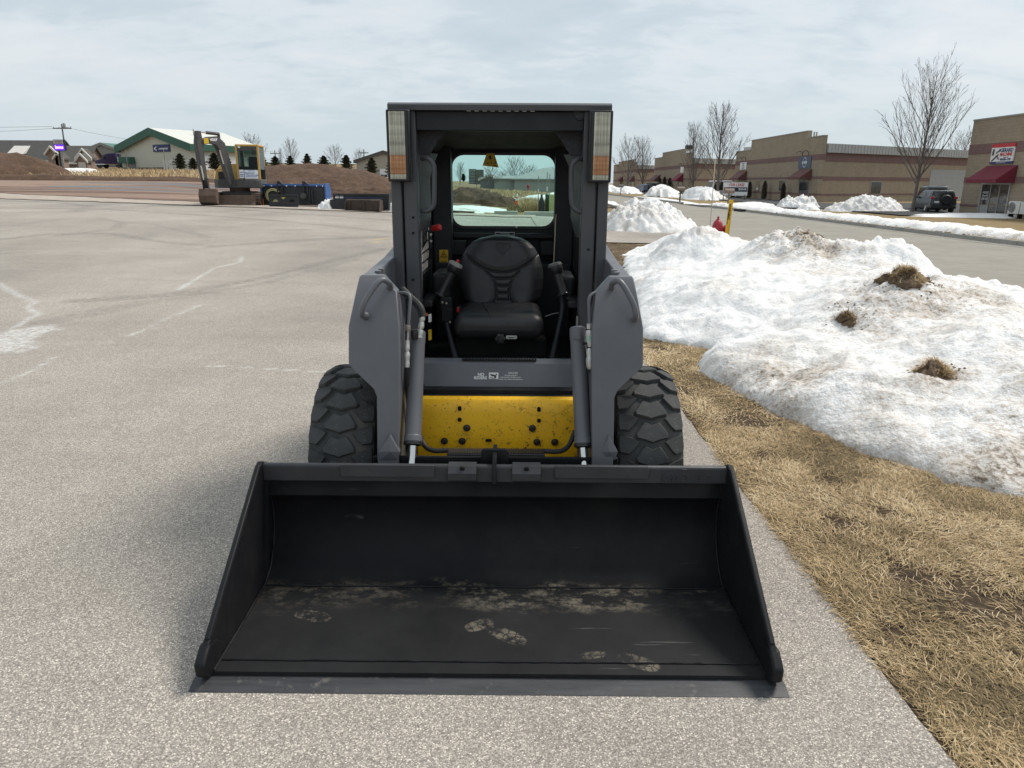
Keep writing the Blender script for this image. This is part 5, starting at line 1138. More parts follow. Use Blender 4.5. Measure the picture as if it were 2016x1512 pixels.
# nearest long unit
X1 = 35.0; zb = -.5
ut, W = unit('block_building', 'long brown block unit with stepped parapet and round blue sign, nearest behind the lease sign', X1, 84, 115, [(84, 6.63), (88.4, 7.38), (108.3, 6.10), (115, 0)], zb, .5, [(4.14, 4.74), (2.06, 2.35), (.25, .5)], GB)
awning_x(ut, W, X1, 86.0, 89.6, 2.06, 3.2, 1.3, M_AWNB); awning_x(ut, W, X1, 109.1, 113, 2.06, 3.3, 1.3, M_AWNB)
window_x(ut, W, X1, 86.3, 89.3, zb + .05, 2.0, 3, 2, 'entrance_door'); window_x(ut, W, X1, 109.5, 112.5, zb + .05, 1.95, 3, 2, 'entrance_door')
window_x(ut, W, X1, 93.8, 95.9, .6, 1.98, 2); window_x(ut, W, X1, 103.2, 104.6, .6, 1.98, 2)
sign_x(ut, W, X1, 86.4, 90.1, 3.27, 4.60, M_SIGNG); b = MB(); b.lathe([(.50, 0), (.53, -.02), (.56, 0)], (X1 - .1, 88.2, 3.94), (1, 0, 0), 28); W(b).build('sign_ring', M_SIGNW, ut)
txt_x(ut, W, 'order', 88.2, 3.96, X1 - .10, .50, M_SIGNW, 1.3, .01)
for y in (87.4, 89.2): lamp_x(ut, W, X1, y, 4.7)
sign_x(ut, W, X1, 109.5, 112.4, 3.5, 4.5, M_SIGNW)
for k in range(3): txt_x(ut, W, ('OFFICE', 'SUITES', 'STORAGE')[k], 110.9, 4.3 - k * .3, X1 - .10, .26, M_SIGNG, 1.3)
for y in (110.2, 111.8): lamp_x(ut, W, X1, y, 4.7)
def side_wing(t, A, B, y_far, zb, zt, door=False, win=True):
    """recessed rear wing whose wall runs from A to B (world xy), under a metal fascia and low roof"""
    o = Vector(t.location); A = Vector((*A, 0)); B = Vector((*B, 0)); u = (B - A).normalized(); n = Vector((u.y, -u.x, 0)); L = (B - A).length
    M = Matrix((u, -n, Vector((0, 0, 1)))).transposed().to_4x4(); M.translation = A - o + Vector((0, 0, 0))
    M = Matrix.Translation((0, 0, 0)) @ M; M.translation.z = -o.z
    def T(mb): mb.v = [tuple(M @ Vector(p)) for p in mb.v]; return mb
    fp = [(A.x, A.y), (B.x, B.y), (B.x, y_far), (A.x, y_far)]
    w_ = MB().prism([(p[0] - o.x, p[1] - o.y) for p in fp], 'z', zb - .3 - o.z, zt - .95 - o.z); w_.build('wall', M_CMU, t)
    for z0, z1 in ((zt - 1.9, zt - 1.0), (1.92, 2.35), (.25, .45)): T(MB().box(.1, L, -.03, .2, z0, z1)).build('dark_band', M_BAND, t)
    f = T(MB().box(0, L + .6, -.42, .3, zt - .95, zt)).build('metal_fascia', M_METAL, t)
    rb = MB()
    for k in range(int(L / .6)): rb.box(k * .6, k * .6 + .07, -.45, -.4215, zt - .94, zt - .01)
    kind(T(rb).build('fascia_ribs', M_METAL, f), 'stuff')
    MB().add([(p[0] - o.x, p[1] - o.y, z - o.z) for p, z in ((A - n * .5 + Vector((.1, 0, 0)), zt), (B - n * .5 + u * .8, zt), (Vector((B.x + 1, y_far, 0)), zt + .95), (Vector((A.x + .4, y_far, 0)), zt + .95), (A - n * .5 + Vector((.1, 0, 0)), zt - .1), (B - n * .5 + u * .8, zt - .1), (Vector((B.x + 1, y_far, 0)), zt - .1), (Vector((A.x + .4, y_far, 0)), zt - .1))], [(0, 1, 2, 3), (4, 7, 6, 5), (0, 4, 5, 1), (1, 5, 6, 2), (2, 6, 7, 3), (3, 7, 4, 0)]).build('metal_roof', M_ROOFM, t, smooth=0)
    if win:
        w = T(MB().ring(rect_like(.30 * L, .30 * L + 2.2, .25, 1.85), rect_like(.30 * L + .07, .30 * L + 2.13, .32, 1.78), 'y', -.05, .1)).build('window', M_ALU, t)
        for k in range(2): T(MB().box(.30 * L + .09 + k * 1.03, .30 * L + 1.07 + k * 1.03, -.02, .05, .33, 1.77)).build('pane', M_DARKGLASS, w)
    if door:
        d = T(MB().box(.70 * L, .97 * L, -.045, .1, zb, 3.35)).build('garage_door', pmat('grey_roller_door', (.30, .305, .30), .6), t)
        for k in range(1, 6): T(MB().box(.70 * L, .97 * L, -.05, -.044, zb + k * .62, zb + k * .62 + .03)).build('door_groove', M_METAL, d)
    for k in (.19, .205): T(MB().cyl((k * L, 6, zt + .6), (k * L, 6, zt + 1.75), .10, n=8)).build('roof_vent_pipe', M_METAL, t)
side_wing(ut, (35.5, 84.3), (62, 100.5), 114.5, zb, 5.85, door=True)
# second and third units further up
ut2, W = unit('block_building', 'second brown block unit up the street with rooftop cooling box and faded maroon awning', X1, 143.5, 177.5, [(143.5, 7.0), (149, 7.9), (169, 7.0), (177.5, 0)], -.5, .5, [(4.3, 4.95), (2.1, 2.4)], GB)
awning_x(ut2, W, X1, 148, 152.5, 1.85, 3.3, 1.5, M_AWN); awning_x(ut2, W, X1, 170, 176, 1.95, 3.3, 1.5, M_AWNB)
window_x(ut2, W, X1, 148.5, 152, -.4, 1.8, 3, 1, 'entrance_door'); window_x(ut2, W, X1, 155.5, 157.5, .0, 1.7, 2); window_x(ut2, W, X1, 160, 162, .0, 1.7, 2); window_x(ut2, W, X1, 170.5, 175.5, -.4, 1.8, 3, 1, 'entrance_door')
W(MB().lathe([(0, -.6), (.9, -.5), (1.0, 0), (1.0, .9), (0, 1.0)], (X1 - .12, 149.5, 4.2), (0, 0, 1), 4)).build('sign', M_SIGNW, ut2) if False else sign_x(ut2, W, X1, 148, 150.6, 3.5, 4.6, M_SIGNW)
for y in (148.6, 150): lamp_x(ut2, W, X1, y, 4.75)
W(MB().box(X1 + .6, X1 + 1.8, 149.4, 150.8, 7.9, 8.7)).build('rooftop_unit', M_PLAST, ut2); W(MB().box(X1 + .5, X1 + 2.4, 148.9, 151.4, 7.7, 7.88)).build('roof_curb', M_ROOFM, ut2)
side_wing(ut2, (35.5, 143.8), (60, 159), 177, -.5, 6.1)
ut3, W = unit('block_building', 'farthest brown block unit at the end of the street behind two bare trees', X1, 203, 244, [(203, 6.8), (208, 7.6), (234, 6.9), (244, 0)], -.5, .5, [(4.3, 5.0), (2.1, 2.4)], GB)
awning_x(ut3, W, X1, 204, 209, 1.85, 3.3, 1.5, M_AWNB); awning_x(ut3, W, X1, 224, 230, 1.85, 3.3, 1.5, M_AWNB); window_x(ut3, W, X1, 204.5, 208.5, -.4, 1.8, 3, 1, 'entrance_door'); window_x(ut3, W, X1, 213, 216, 0, 1.7, 2)
side_wing(ut3, (35.5, 203.3), (60, 219), 243, -.5, 6.1, win=False)

# ------------------------------------------------------------------ buildings on the left
M_CREAM = pmat('cream_siding', (.52, .51, .42), .6, 0, .05, 2)
M_GREENT = pmat('green_trim', (.030, .105, .070), .55, 0, .1, 3)
M_GREENR = pmat('green_metal_roof', (.06, .17, .13), .5, .1, .1, 3)
M_WROOF = pmat('off_white_roof', (.66, .66, .60), .5, 0, .05, 2)
M_SHED = pmat('taupe_siding', (.27, .255, .23), .7, 0, .07, 2)
M_TANS = pmat('tan_siding', (.36, .335, .28), .7, 0, .07, 2)
M_SHING = pmat('charcoal_shingles', (.085, .083, .078), .9, 0, .2, 3, .3, 12)
M_SHING2 = pmat('brown_grey_shingles', (.105, .098, .088), .9, 0, .2, 3, .3, 12)
M_BRICKW = pmat('pinkish_brick', (.27, .20, .165), .85, 0, .2, 6)
M_WTRIM = pmat('white_trim', (.62, .60, .55), .6)
def gabled(name, lab, p0, gdir, w, L, eave, peak, zb, wall, roof, trim, over=.5, cat='building', group=None, fasc=.7):
    """gable end starts at p0, runs w along gdir; the length runs L away to the left-hand normal"""
    t = thing(name, lab, cat, (p0[0], p0[1], zb), math.atan2(gdir[1], gdir[0]), group)
    MB().prism([(0, -1.5), (w, -1.5), (w, eave), (w / 2, peak), (0, eave)], 'y', 0, L).build('wall', wall, t)
    s = (peak - eave) / (w / 2)
    for sg_ in (0, 1):
        def Q(x, z): return (x if not sg_ else w - x, z)
        rf = MB().prism([Q(-over, eave - s * over + .02), Q(w / 2 + .0, peak + .02), Q(w / 2 + .0, peak + .2), Q(-over, eave - s * over + .2)], 'y', -over, L + over).build('roof', roof, t)
        MB().prism([Q(-over - .03, eave - s * over - fasc * .75), Q(w / 2, peak - fasc * .75), Q(w / 2, peak + .22), Q(-over - .03, eave - s * over + .22)], 'y', -over - .06, -over + .04).build('barge_board', trim, t)
        xa = -over - .05 if not sg_ else w + over - .05
        MB().box(xa, xa + .1, -over, L + over, eave - s * over - fasc * .6, eave - s * over + .18).build('eave_fascia', trim, t)
    return t
p0 = prow(242, 332, 105); gd_ = Vector((13.2, -8.0)).normalized()
gb = gabled('warehouse', 'cream metal warehouse with dark green trim and navy wall sign on its gable', (p0[0], p0[1]), gd_, 15.0, 10.5, 2.9, 4.9, 3.05, M_CREAM, M_WROOF, M_GREENT, .5, fasc=1.0)
MB().box(7.4, 10.9, -.12, -.03, 2.1, 3.0).build('wall_sign', M_SIGNB, gb)
M_gb = lambda x, z: Matrix.Translation((x, -.13, z)) @ Matrix.Rotation(math.pi / 2, 4, 'X')
text_mesh('lettering', 'cummins sales', .42, M_SIGNW, gb, M_gb(9.6, 2.52), .01, .01) if False else text_mesh('lettering', 'commercial', .40, M_SIGNW, gb, M_gb(9.55, 2.50), .01, .008)
MB().prism([(7.55, 2.5), (8.1, 2.78), (8.25, 2.72), (7.85, 2.5), (8.25, 2.3), (8.1, 2.24)], 'y', -.14, -.125).build('sign_emblem', M_SIGNW, gb)
MB().box(0.2, 15.05, -.05, -.01, -1.4, .15).build('block_plinth', pmat('brown_plinth', (.16, .125, .10), .9, 0, .2, 5), gb)
MB().prism([(.6, 1.55), (3.0, 1.5), (3.1, .65), (.6, .7)], 'y', -.9, -.03).build('green_canopy', M_GREENT, gb, .02)
MB().box(2.0, 3.0, -.06, -.02, -.15, .6).build('window', M_DARKGLASS, gb)
for x in (4.3, 12.3): MB().cyl((x, -2, -1), (x, -2, 2.3), .05, n=6).build('vent_pipe', M_COPE, gb)
for k in (1.0, 5.4): MB().box(15.02, 15.06, k, k + 3.2, -.8, 1.6).build('roller_door', M_SIGNW, gb)
rfp = MB().cyl((10.5, 4, 4.1), (10.5, 4, 5.1), .08, n=6).build('roof_vent_pipe', M_COPE, gb)
# ribbed fence in front
q0 = prow(323, 336, 98); q1 = prow(398, 337, 96)
fc = thing('ribbed_fence', 'pale ribbed metal fence in front of the cream warehouse behind young pines', 'fence', (q0[0], q0[1], q0[2] - .2), math.atan2(q1[1] - q0[1], q1[0] - q0[0])); Lf = math.hypot(q1[0] - q0[0], q1[1] - q0[1])
for k in range(int(Lf / .42)): MB().box(k * .42, k * .42 + .36, -.10 if k % 2 else 0, -.04 if k % 2 else .06, 0, 1.55).build('fence_panel', M_WTRIM, fc)
p0 = prow(168, 332, 121); gabled('shed_building', 'taupe gabled shed with green metal roof left of the cream warehouse', (p0[0], p0[1]), Vector((1, -.12)).normalized(), 6.6, 12, 2.5, 3.6, 3.4, M_SHED, M_GREENR, M_SHED, .25, fasc=.25)
p0 = prow(-60, 330, 112); h1 = gabled('long_house', 'long dark roofed house at the far left behind the dirt mound', (p0[0], p0[1] + 6), Vector((0, -1)), 6, 12.5, 1.4, 3.9, 3.1, M_BRICKW, M_SHING, M_WTRIM, .5, 'house', fasc=.25)
d_ = MB().prism([(0, 0), (2.6, .5), (2.6, 1.5)], 'y', 0, 2.4); d_.v = [(6.2 - p[0], 7 + p[1] - 1.2, 2.0 + p[2]) for p in d_.v for x in (0,)]; d_.build('dormer', M_WTRIM, h1)
p0 = prow(60, 320, 108); h2 = gabled('gabled_house', 'grey roofed house with white trimmed gables beside the lit sign', (p0[0] + 3.4, p0[1] + 5), Vector((0, -1)), 4, 4.2, 1.2, 3.1, 3.0, M_BRICKW, M_SHING2, M_WTRIM, .4, 'house', fasc=.22)
for (px, pw, pt) in ((105, 20, 291), (117, 15, 303), (158, 0, 0)):
    if not pw: continue
    a = prow(px - pw / 2, 318, 98); bb = prow(px + pw / 2, 318, 98); tz = prow(px, pt, 98)[2]; w_ = bb[0] - a[0]
    g_ = MB().prism([(a[0], 2.5), (bb[0], 2.5), (bb[0], tz - w_ * .55), (px and (a[0] + bb[0]) / 2, tz), (a[0], tz - w_ * .55)], 'y', 98, 99.2); o = Matrix.Rotation(math.pi / 2, 4, 'Z') @ Matrix.Translation(-Vector(h2.location)); g_.v = [tuple(o @ Vector(p)) for p in g_.v]; gw = g_.build('gable_wing', M_BRICKW, h2)
    for sg_ in (-1, 1):
        m_ = (a[0] + bb[0]) / 2; g_ = MB().prism([(m_, tz - .02), (m_ + sg_ * (w_ / 2 + .2), tz - w_ * .55 - .25), (m_ + sg_ * (w_ / 2 + .2), tz - w_ * .55 + .02), (m_, tz + .25)], 'y', 97.6, 97.9); g_.v = [tuple(o @ Vector(p)) for p in g_.v]; g_.build('barge_board', M_WTRIM, gw)
        g_ = MB().prism([(m_, tz + .02), (m_ + sg_ * (w_ / 2 + .2), tz - w_ * .55 - .2), (m_ + sg_ * (w_ / 2 + .2), tz - w_ * .55 + .0), (m_, tz + .22)], 'y', 97.95, 99.4); g_.v = [tuple(o @ Vector(p)) for p in g_.v]; g_.build('roof', M_SHING2, gw)
p0 = prow(128, 326, 112); h3 = gabled('gabled_house', 'small grey house with double white gable right of the lit sign', (p0[0], p0[1] + 4), Vector((0, -1)), 3, 1.7, 1.0, 2.8, 3.1, M_BRICKW, M_SHING2, M_WTRIM, .4, 'house', fasc=.22)
o3 = Matrix.Rotation(math.pi / 2, 4, 'Z') @ Matrix.Translation(-Vector(h3.location))
for px, pw, pt, Yd in ((167, 27, 295, 104), (162, 20, 305, 102)):
    a = prow(px - pw / 2, 326, Yd); bb = prow(px + pw / 2, 326, Yd); tz = prow(px, pt, Yd)[2]; w_ = bb[0] - a[0]; m_ = (a[0] + bb[0]) / 2
    g_ = MB().prism([(a[0], 2.2), (bb[0], 2.2), (bb[0], tz - w_ * .55), (m_, tz), (a[0], tz - w_ * .55)], 'y', Yd, Yd + 1); g_.v = [tuple(o3 @ Vector(p)) for p in g_.v]; gw = g_.build('gable_wing', M_BRICKW, h3)
    for sg_ in (-1, 1):
        g_ = MB().prism([(m_, tz - .05), (m_ + sg_ * (w_ / 2 + .2), tz - w_ * .55 - .3), (m_ + sg_ * (w_ / 2 + .2), tz - w_ * .55 + .0), (m_, tz + .22)], 'y', Yd - .3, Yd - .05); g_.v = [tuple(o3 @ Vector(p)) for p in g_.v]; g_.build('barge_board', M_WTRIM, gw)
        g_ = MB().prism([(m_, tz + .01), (m_ + sg_ * (w_ / 2 + .2), tz - w_ * .55 - .24), (m_ + sg_ * (w_ / 2 + .2), tz - w_ * .55 - .02), (m_, tz + .2)], 'y', Yd, Yd + 1.2); g_.v = [tuple(o3 @ Vector(p)) for p in g_.v]; g_.build('roof', M_SHING2, gw)
    if pw < 25:
        g_ = MB().box(a[0] + .2, bb[0] - .2, Yd - .06, Yd, tz - w_ * .55 - 1.3, tz - w_ * .55 - .2); g_.v = [tuple(o3 @ Vector(p)) for p in g_.v]; g_.build('window', M_WTRIM, gw)
p0 = prow(703, 348, 104); t_ = gabled('tan_shed', 'tan gabled metal shed with white garage door behind the pines left of the loader', (p0[0], p0[1]), Vector((1, -.05)).normalized(), 7.6, 12, 2.15, 3.35, p0[2] - .1, M_TANS, M_SHING2, M_SHING, .3, fasc=.25)
MB().box(3.2, 5.2, -.06, -.01, -.6, 1.15).build('garage_door', M_SIGNW, t_); 
for k in range(4): MB().box(3.3 + k * .48, 3.7 + k * .48, -.08, -.06, .1, .4).build('door_pane', M_DARKGLASS, t_)
# seen through the rear window: hip roofed house, grey shed, silo
Yh = 98; hx0 = (1012 - 994) / 1484 * Yh; hz = G(5, Yh)
hh = thing('hip_roof_house', 'pale house with wide grey hip roof seen through the rear window', 'house', (hx0, Yh, hz), 0)
M_PALEW = pmat('pale_grey_siding', (.36, .36, .34), .75, 0, .06, 1); M_HIP = pmat('light_grey_shingles', (.30, .31, .31), .85, 0, .12, 3)
ev = CAM_H + (358 - 352) / 1430 * Yh - hz; rg = CAM_H + (358 - 331) / 1430 * Yh - hz
MB().box(0, 9, 0, 9, -.3, ev).build('wall', M_PALEW, hh)
MB().add([(-.5, -.5, ev), (9.5, -.5, ev), (9.5, 9.5, ev), (-.5, 9.5, ev), (4.0, 4.5, rg), (5.0, 4.5, rg), (-.5, -.5, ev - .15), (9.5, -.5, ev - .15), (9.5, 9.5, ev - .15), (-.5, 9.5, ev - .15)], [(0, 1, 5, 4), (1, 2, 5), (2, 3, 4, 5), (3, 0, 4), (0, 6, 7, 1), (1, 7, 8, 2), (2, 8, 9, 3), (3, 9, 6, 0), (6, 9, 8, 7)]).build('roof', M_HIP, hh, smooth=0)
MB().box(-2.6, -.02, 1, 6, -.3, ev - .1).build('side_wing', M_PALEW, hh)
MB().loft([[(-2.8, .6, ev - .1), (.2, .6, ev - .1), (.2, .6, ev + .02), (-2.8, .6, ev + .02)], [(-2.8, 6.2, ev - .1), (.2, 6.2, ev - .1), (.2, 6.2, ev + .4), (-2.8, 6.2, ev + .4)]]).build('wing_roof', M_HIP, hh)
p0 = ((945 - 994) / 1484 * 104, 104); gabled('grey_shed', 'grey gabled shed with white roof edge seen through the rear window', p0, Vector((1, 0)), 2.8, 5, CAM_H + 4.5 / 1430 * 104 - G(-3, 104), CAM_H + 11.5 / 1430 * 104 - G(-3, 104), G(-3, 104), pmat('cool_grey_siding', (.20, .205, .21), .8), M_SHING, M_WTRIM, .25, fasc=.15)
sl_ = thing('silo', 'grey cylindrical silo at left of the rear window view', 'silo', ((930 - 994) / 1484 * 150, 150, G(-6, 150)), 0)
sz = CAM_H + 23 / 1430 * 150 - G(-6, 150); MB().lathe([(.75, -.2), (.75, sz)], (0, 0, 0), (0, 0, 1), 20, True).build('silo_barrel', pmat('silo_concrete', (.15, .155, .16), .8), sl_); MB().box(.7, 2.2, -.6, .8, -.2, sz * .96).build('elevator_leg', pmat('silo_concrete_dark', (.12, .125, .13), .8), sl_)
for k in range(5): MB().lathe([(.77, sz * (k + .5) / 5.2), (.79, sz * (k + .5) / 5.2 + .06), (.77, sz * (k + .5) / 5.2 + .12)], (0, 0, 0), (0, 0, 1), 20).build('silo_hoop', M_COPE, sl_)
# ------------------------------------------------------------------ poles, signs, street things
M_WOODP = pmat('weathered_pole', (.20, .185, .17), .9, 0, .15, 2)
M_WIRE = pmat('wire', (.17, .18, .19), .6)
def pole_thing(px, top, base, Y, lab, arm=1.2):
    x, _, zt = prow(px, top, Y); zb = prow(px, base, Y)[2]
    t = thing('utility_pole', lab, 'utility pole', (x, Y, zb), 0, 'utility poles')
    MB().tube([(0, 0, -1), (0, 0, zt - zb)], [.16, .10], 8).build('pole', M_WOODP, t); MB().box(-arm, arm, -.06, .06, zt - zb - .75, zt - zb - .58).build('crossarm', M_WOODP, t)
    for k in (-1, -.35, .35, 1): MB().cyl((k * arm * .92, 0, zt - zb - .58), (k * arm * .92, 0, zt - zb - .40), .05, n=6).build('insulator', M_COPE, t)
    return t, (x, Y, zt)
t_, P1 = pole_thing(121, 244, 318, 124, 'wooden utility pole with crossarm behind the lit purple sign', 1.5)
MB().lathe([(.18, 0), (.22, .2), (.22, .8), (.15, .9)], (.4, 0, 5.0), (0, 0, 1), 8, True).build('transformer', M_COPE, t_)
_, P2 = pole_thing(541, 296, 330, 170, 'distant utility pole right of the excavator cab', 1.1); _, P3 = pole_thing(716, 294, 335, 150, 'distant utility pole left of the tan shed', .9)
def wire(A, B, sag, r=.022):
    A, B = Vector(A), Vector(B); o = MB().tube([A.lerp(B, k / 16) - Vector((0, 0, sag * (1 - (2 * k / 16 - 1) ** 2))) for k in range(17)], r, 4).build('overhead_wire', M_WIRE); return o
for i, (dz, s_) in enumerate(((-.4, .2), (-.45, 1.0), (-3.6, .6), (-5.2, .8))):
    w_ = wire((P1[0] + (-1.6 if i == 0 else 1.5 if i == 1 else 0), P1[1], P1[2] + dz), (-135, 150, P1[2] + dz + 1.5), s_); tag(w_, ('topmost power wire running left from the utility pole crossarm', 'second power wire running left from the pole crossarm', 'upper sagging cable running left from the middle of the utility pole', 'lowest sagging cable running left from the utility pole')[i], 'wire', 'wires left of the pole')
for i, (dz, s_) in enumerate(((-.4, 1.2), (-3.6, 1.3), (-5.0, 1.2), (-5.8, 1.2))):
    w_ = wire((P1[0], P1[1], P1[2] + dz), (P2[0], P2[1], P2[2] + dz * .5), s_); tag(w_, ('topmost power wire running right from the utility pole crossarm', 'upper cable running right from the middle of the utility pole', 'middle cable running right towards the warehouse roof', 'lowest cable running right from the utility pole')[i], 'wire', 'wires right of the pole')
# lit pylon sign
x, Y, z0 = prow(124, 319, 96); ls = thing('pylon_sign', 'pylon sign with lit purple message board on a grey post at far left', 'sign', (x, Y, z0), .1)
k_ = 96 / 1540
def em_mat(name, c, e): t = NT(name); t.set(col=c, emis=c, es=e, rough=.4); return t.m
M_LEDP = em_mat('purple_led', (.10, .02, .60), .9); M_LEDW = em_mat('pink_white_led', (1, .55, 1), 1.0)
MB().box(-.12, .12, -.1, .1, -.5, 1.6).build('post', M_COPE, ls); MB().box(-.35, -.12, -.08, .08, -.5, 1.4).build('post', M_PLAST, ls)
cbx = MB().box(-.72, .62, -.20, .20, 22 * k_, 43 * k_).build('sign_cabinet', M_PLAST, ls, .02)
MB().box(-.68, .46, -.23, -.201, 34 * k_, 42.5 * k_).build('sign_face', pmat('pale_sign_face', (.50, .47, .48), .5, 0, .25, 5), cbx)
for r_, s_, w_ in ((39.6, .30, .9), (36, .18, .95)): MB().box(-.10 - .48 * w_, -.1 + .48 * w_, -.236, -.2305, (r_ - 1.2) * k_, (r_ + 1.2) * k_).build('face_lettering_bar', pmat('muted_print', (.28, .22, .27), .6), cbx)
MB().box(-.68, .52, -.23, -.201, 22.5 * k_, 33.2 * k_).build('message_board', M_LEDP, cbx)
text_mesh('lettering', 'lawns', .52, M_LEDW, cbx, Matrix.Translation((-.08, -.235, 28.2 * k_)) @ Matrix.Rotation(math.pi / 2, 4, 'X'), .002, .02, 'CENTER', .82)
# for lease board
lx, lyy = 27.2, 88.6; ll = thing('lease_sign', 'white and navy for lease sign board on two posts on the brown lawn', 'sign', (lx, lyy, G(lx, lyy)), -.28); ll.scale = (.84, .84, .9)
for s_ in (-1.55, 1.35): MB().box(s_ - .06, s_ + .06, -.06, .06, -.4, .7).build('post', pmat('brown_post', (.13, .07, .05), .8), ll)
MB().box(-1.65, 1.65, -.03, .03, .58, 2.25).build('board', M_SIGNW, ll); MB().box(-1.58, 1.6, -.05, -.031, 1.08, 1.64).build('navy_panel', pmat('dark_navy', (.02, .025, .05), .6), ll)
Mx = Matrix.Rotation(math.pi / 2, 4, 'X'); text_mesh('lettering', 'FOR LEASE', .50, M_SIGNR, ll, Matrix.Translation((.15, -.045, 1.92)) @ Mx, .004, .01, 'CENTER', .85)
text_mesh('lettering', '920-233-4184', .34, M_SIGNW, ll, Matrix.Translation((.95, -.06, 1.38)) @ Mx, .004, .012, 'CENTER', .55); text_mesh('lettering', 'Commercial', .28, M_SIGNW, ll, Matrix.Translation((-.65, -.06, 1.44)) @ Mx, .004, .004, 'CENTER', .8)
MB().cyl((-1.35, -.06, 1.45), (-1.35, -.05, 1.45), .16, n=12).build('emblem', pmat('gold_print', (.45, .25, .06), .5), ll)
# hydrant, marker post, whip marker
hx_, hy_ = 5.8, 20.2; M_HYD = pmat('hydrant_red', (.36, .020, .035), .45, 0, .12, 10)
hd = thing('fire_hydrant', 'red fire hydrant behind the snow bank beside the yellow marker post', 'fire hydrant', (hx_, hy_, G(hx_, hy_) - .02), 0)
MB().lathe([(.16, 0), (.16, .03), (.115, .04), (.115, .42), (.15, .43), (.15, .47), (.14, .48), (.145, .56), (.125, .64), (.085, .71), (.05, .735), (.05, .75), (.028, .755), (.03, .82), (.0, .83)], (0, 0, 0), (0, 0, 1), 20).build('barrel', M_HYD, hd)
MB().lathe([(.075, 0), (.075, .10), (.105, .105), (.105, .155), (.09, .20), (.035, .21), (.035, .24), (0, .24)], (.08, 0, .50), (1, -.15, 0), 14).build('pumper_nozzle', M_HYD, hd); MB().lathe([(.055, 0), (.055, .07), (.075, .075), (.075, .12), (.03, .13), (.03, .16), (0, .16)], (0, -.09, .50), (-.1, -1, 0), 12).build('hose_nozzle', M_HYD, hd)
for k in range(8): a = k * math.pi / 4; MB().cyl((.135 * math.cos(a), .135 * math.sin(a), .40), (.135 * math.cos(a), .135 * math.sin(a), .50), .012, n=6).build('flange_bolt', M_HYD, hd)
mx_, my_ = 5.9, 19.6; mp = thing('marker_post', 'yellow flexible pipeline marker post with black vertical lettering beside the hydrant', 'marker post', (mx_, my_, G(mx_, my_)), .05)
M_YPOST = pmat('yellow_marker', (.72, .42, .012), .5, 0, .05, 6)
MB().loft([[(-.058 + dx, .0, z), (-.03 + dx, -.018, z), (.03 + dx, -.018, z), (.058 + dx, 0, z), (.03 + dx, -.012, z), (-.03 + dx, -.012, z)] for z, dx in ((-.2, -.05), (.5, 0), (1.26, .035))]).build('post', M_YPOST, mp, smooth=60)
text_mesh('lettering', 'WARNING', .085, M_DECALB, mp, Matrix.Translation((.0, -.021, .95)) @ Mx @ Matrix.Rotation(-math.pi / 2 - .05, 4, 'Z'), .001, .003)
text_mesh('lettering', 'BURIED GAS LINE', .04, M_DECALB, mp, Matrix.Translation((-.03, -.021, .78)) @ Mx @ Matrix.Rotation(-math.pi / 2 - .05, 4, 'Z'), .001, .001)
wx, wy = 5.56, 20.1; wm = thing('whip_marker', 'thin whip snow marker with tan tip left of the hydrant', 'snow marker', (wx, wy, G(wx, wy)), 0)
MB().tube([(0, 0, 0), (.01, 0, 1.6)], .009, 6).build('rod', pmat('grey_rod', (.35, .33, .30), .6), wm); MB().tube([(.01, 0, 1.6), (.012, 0, 2.28)], .013, 6).build('tip', pmat('tan_tip', (.55, .45, .30), .6), wm); MB().tube([(0, 0, 0), (0, 0, .45)], [.02, .008], 6).build('spring', M_PLAST, wm)
# mailboxes across the street
def mailbox(x, y, lab, w, hpost, m, mp_, paper=False):
    t = thing('mailbox', lab, 'mailbox', (x, y, G(x, y) + .1), 0, 'mailboxes across the street')
    MB().box(-.06, .06, -.06, .06, -.3, hpost).build('post', mp_, t)
    MB().prism([(-w / 2, 0), (w / 2, 0), (w / 2, .22), (w * .35, .32), (0, .36), (-w * .35, .32), (-w / 2, .22)], 'x', -.3, .3); b = MB()
    b.prism([(-w / 2, hpost), (w / 2, hpost), (w / 2, hpost + .2), (w * .35, hpost + .30), (0, hpost + .34), (-w * .35, hpost + .30), (-w / 2, hpost + .2)], 'x', -.34, .34); b.build('box', m, t, .01)
    MB().box(-.36, -.34, -w / 2 + .02, w / 2 - .02, hpost + .02, hpost + .22).build('box_door', m, t); MB().tube([(-.2, 0, hpost - .35), (.26, 0, hpost - .02)], .035, 6).build('brace', mp_, t)
    if paper: MB().box(-.3, .3, w / 2 + .02, w / 2 + .24, hpost, hpost + .22).build('paper_box', M_SIGNR, t, .01)
M_MB1 = pmat('weathered_mailbox', (.22, .16, .125), .7, 0, .15, 4)
mailbox(16.5, 55.2, 'weathered brown mailbox standing right above the yellow marker post', .5, 1.0, M_MB1, M_WOODP, True); mailbox(16.5, 70.6, 'brown wooden mailbox on a thick post by a snow heap', .7, 1.05, M_MB1, pmat('dark_wood', (.10, .08, .065), .9)); mailbox(16.5, 107, 'grey mailbox farthest up the street on a slim post', .6, 1.1, pmat('grey_mailbox', (.15, .14, .135), .6), M_WOODP)
dr = MB().box(15.36, 15.75, 48.5, 50.0, G(15.5, 49) + .005, G(15.5, 49) + .175).build('storm_inlet', pmat('iron_inlet', (.02, .018, .016), .9)); tag(dr, 'dark storm drain inlet set in the far kerb', 'storm drain')
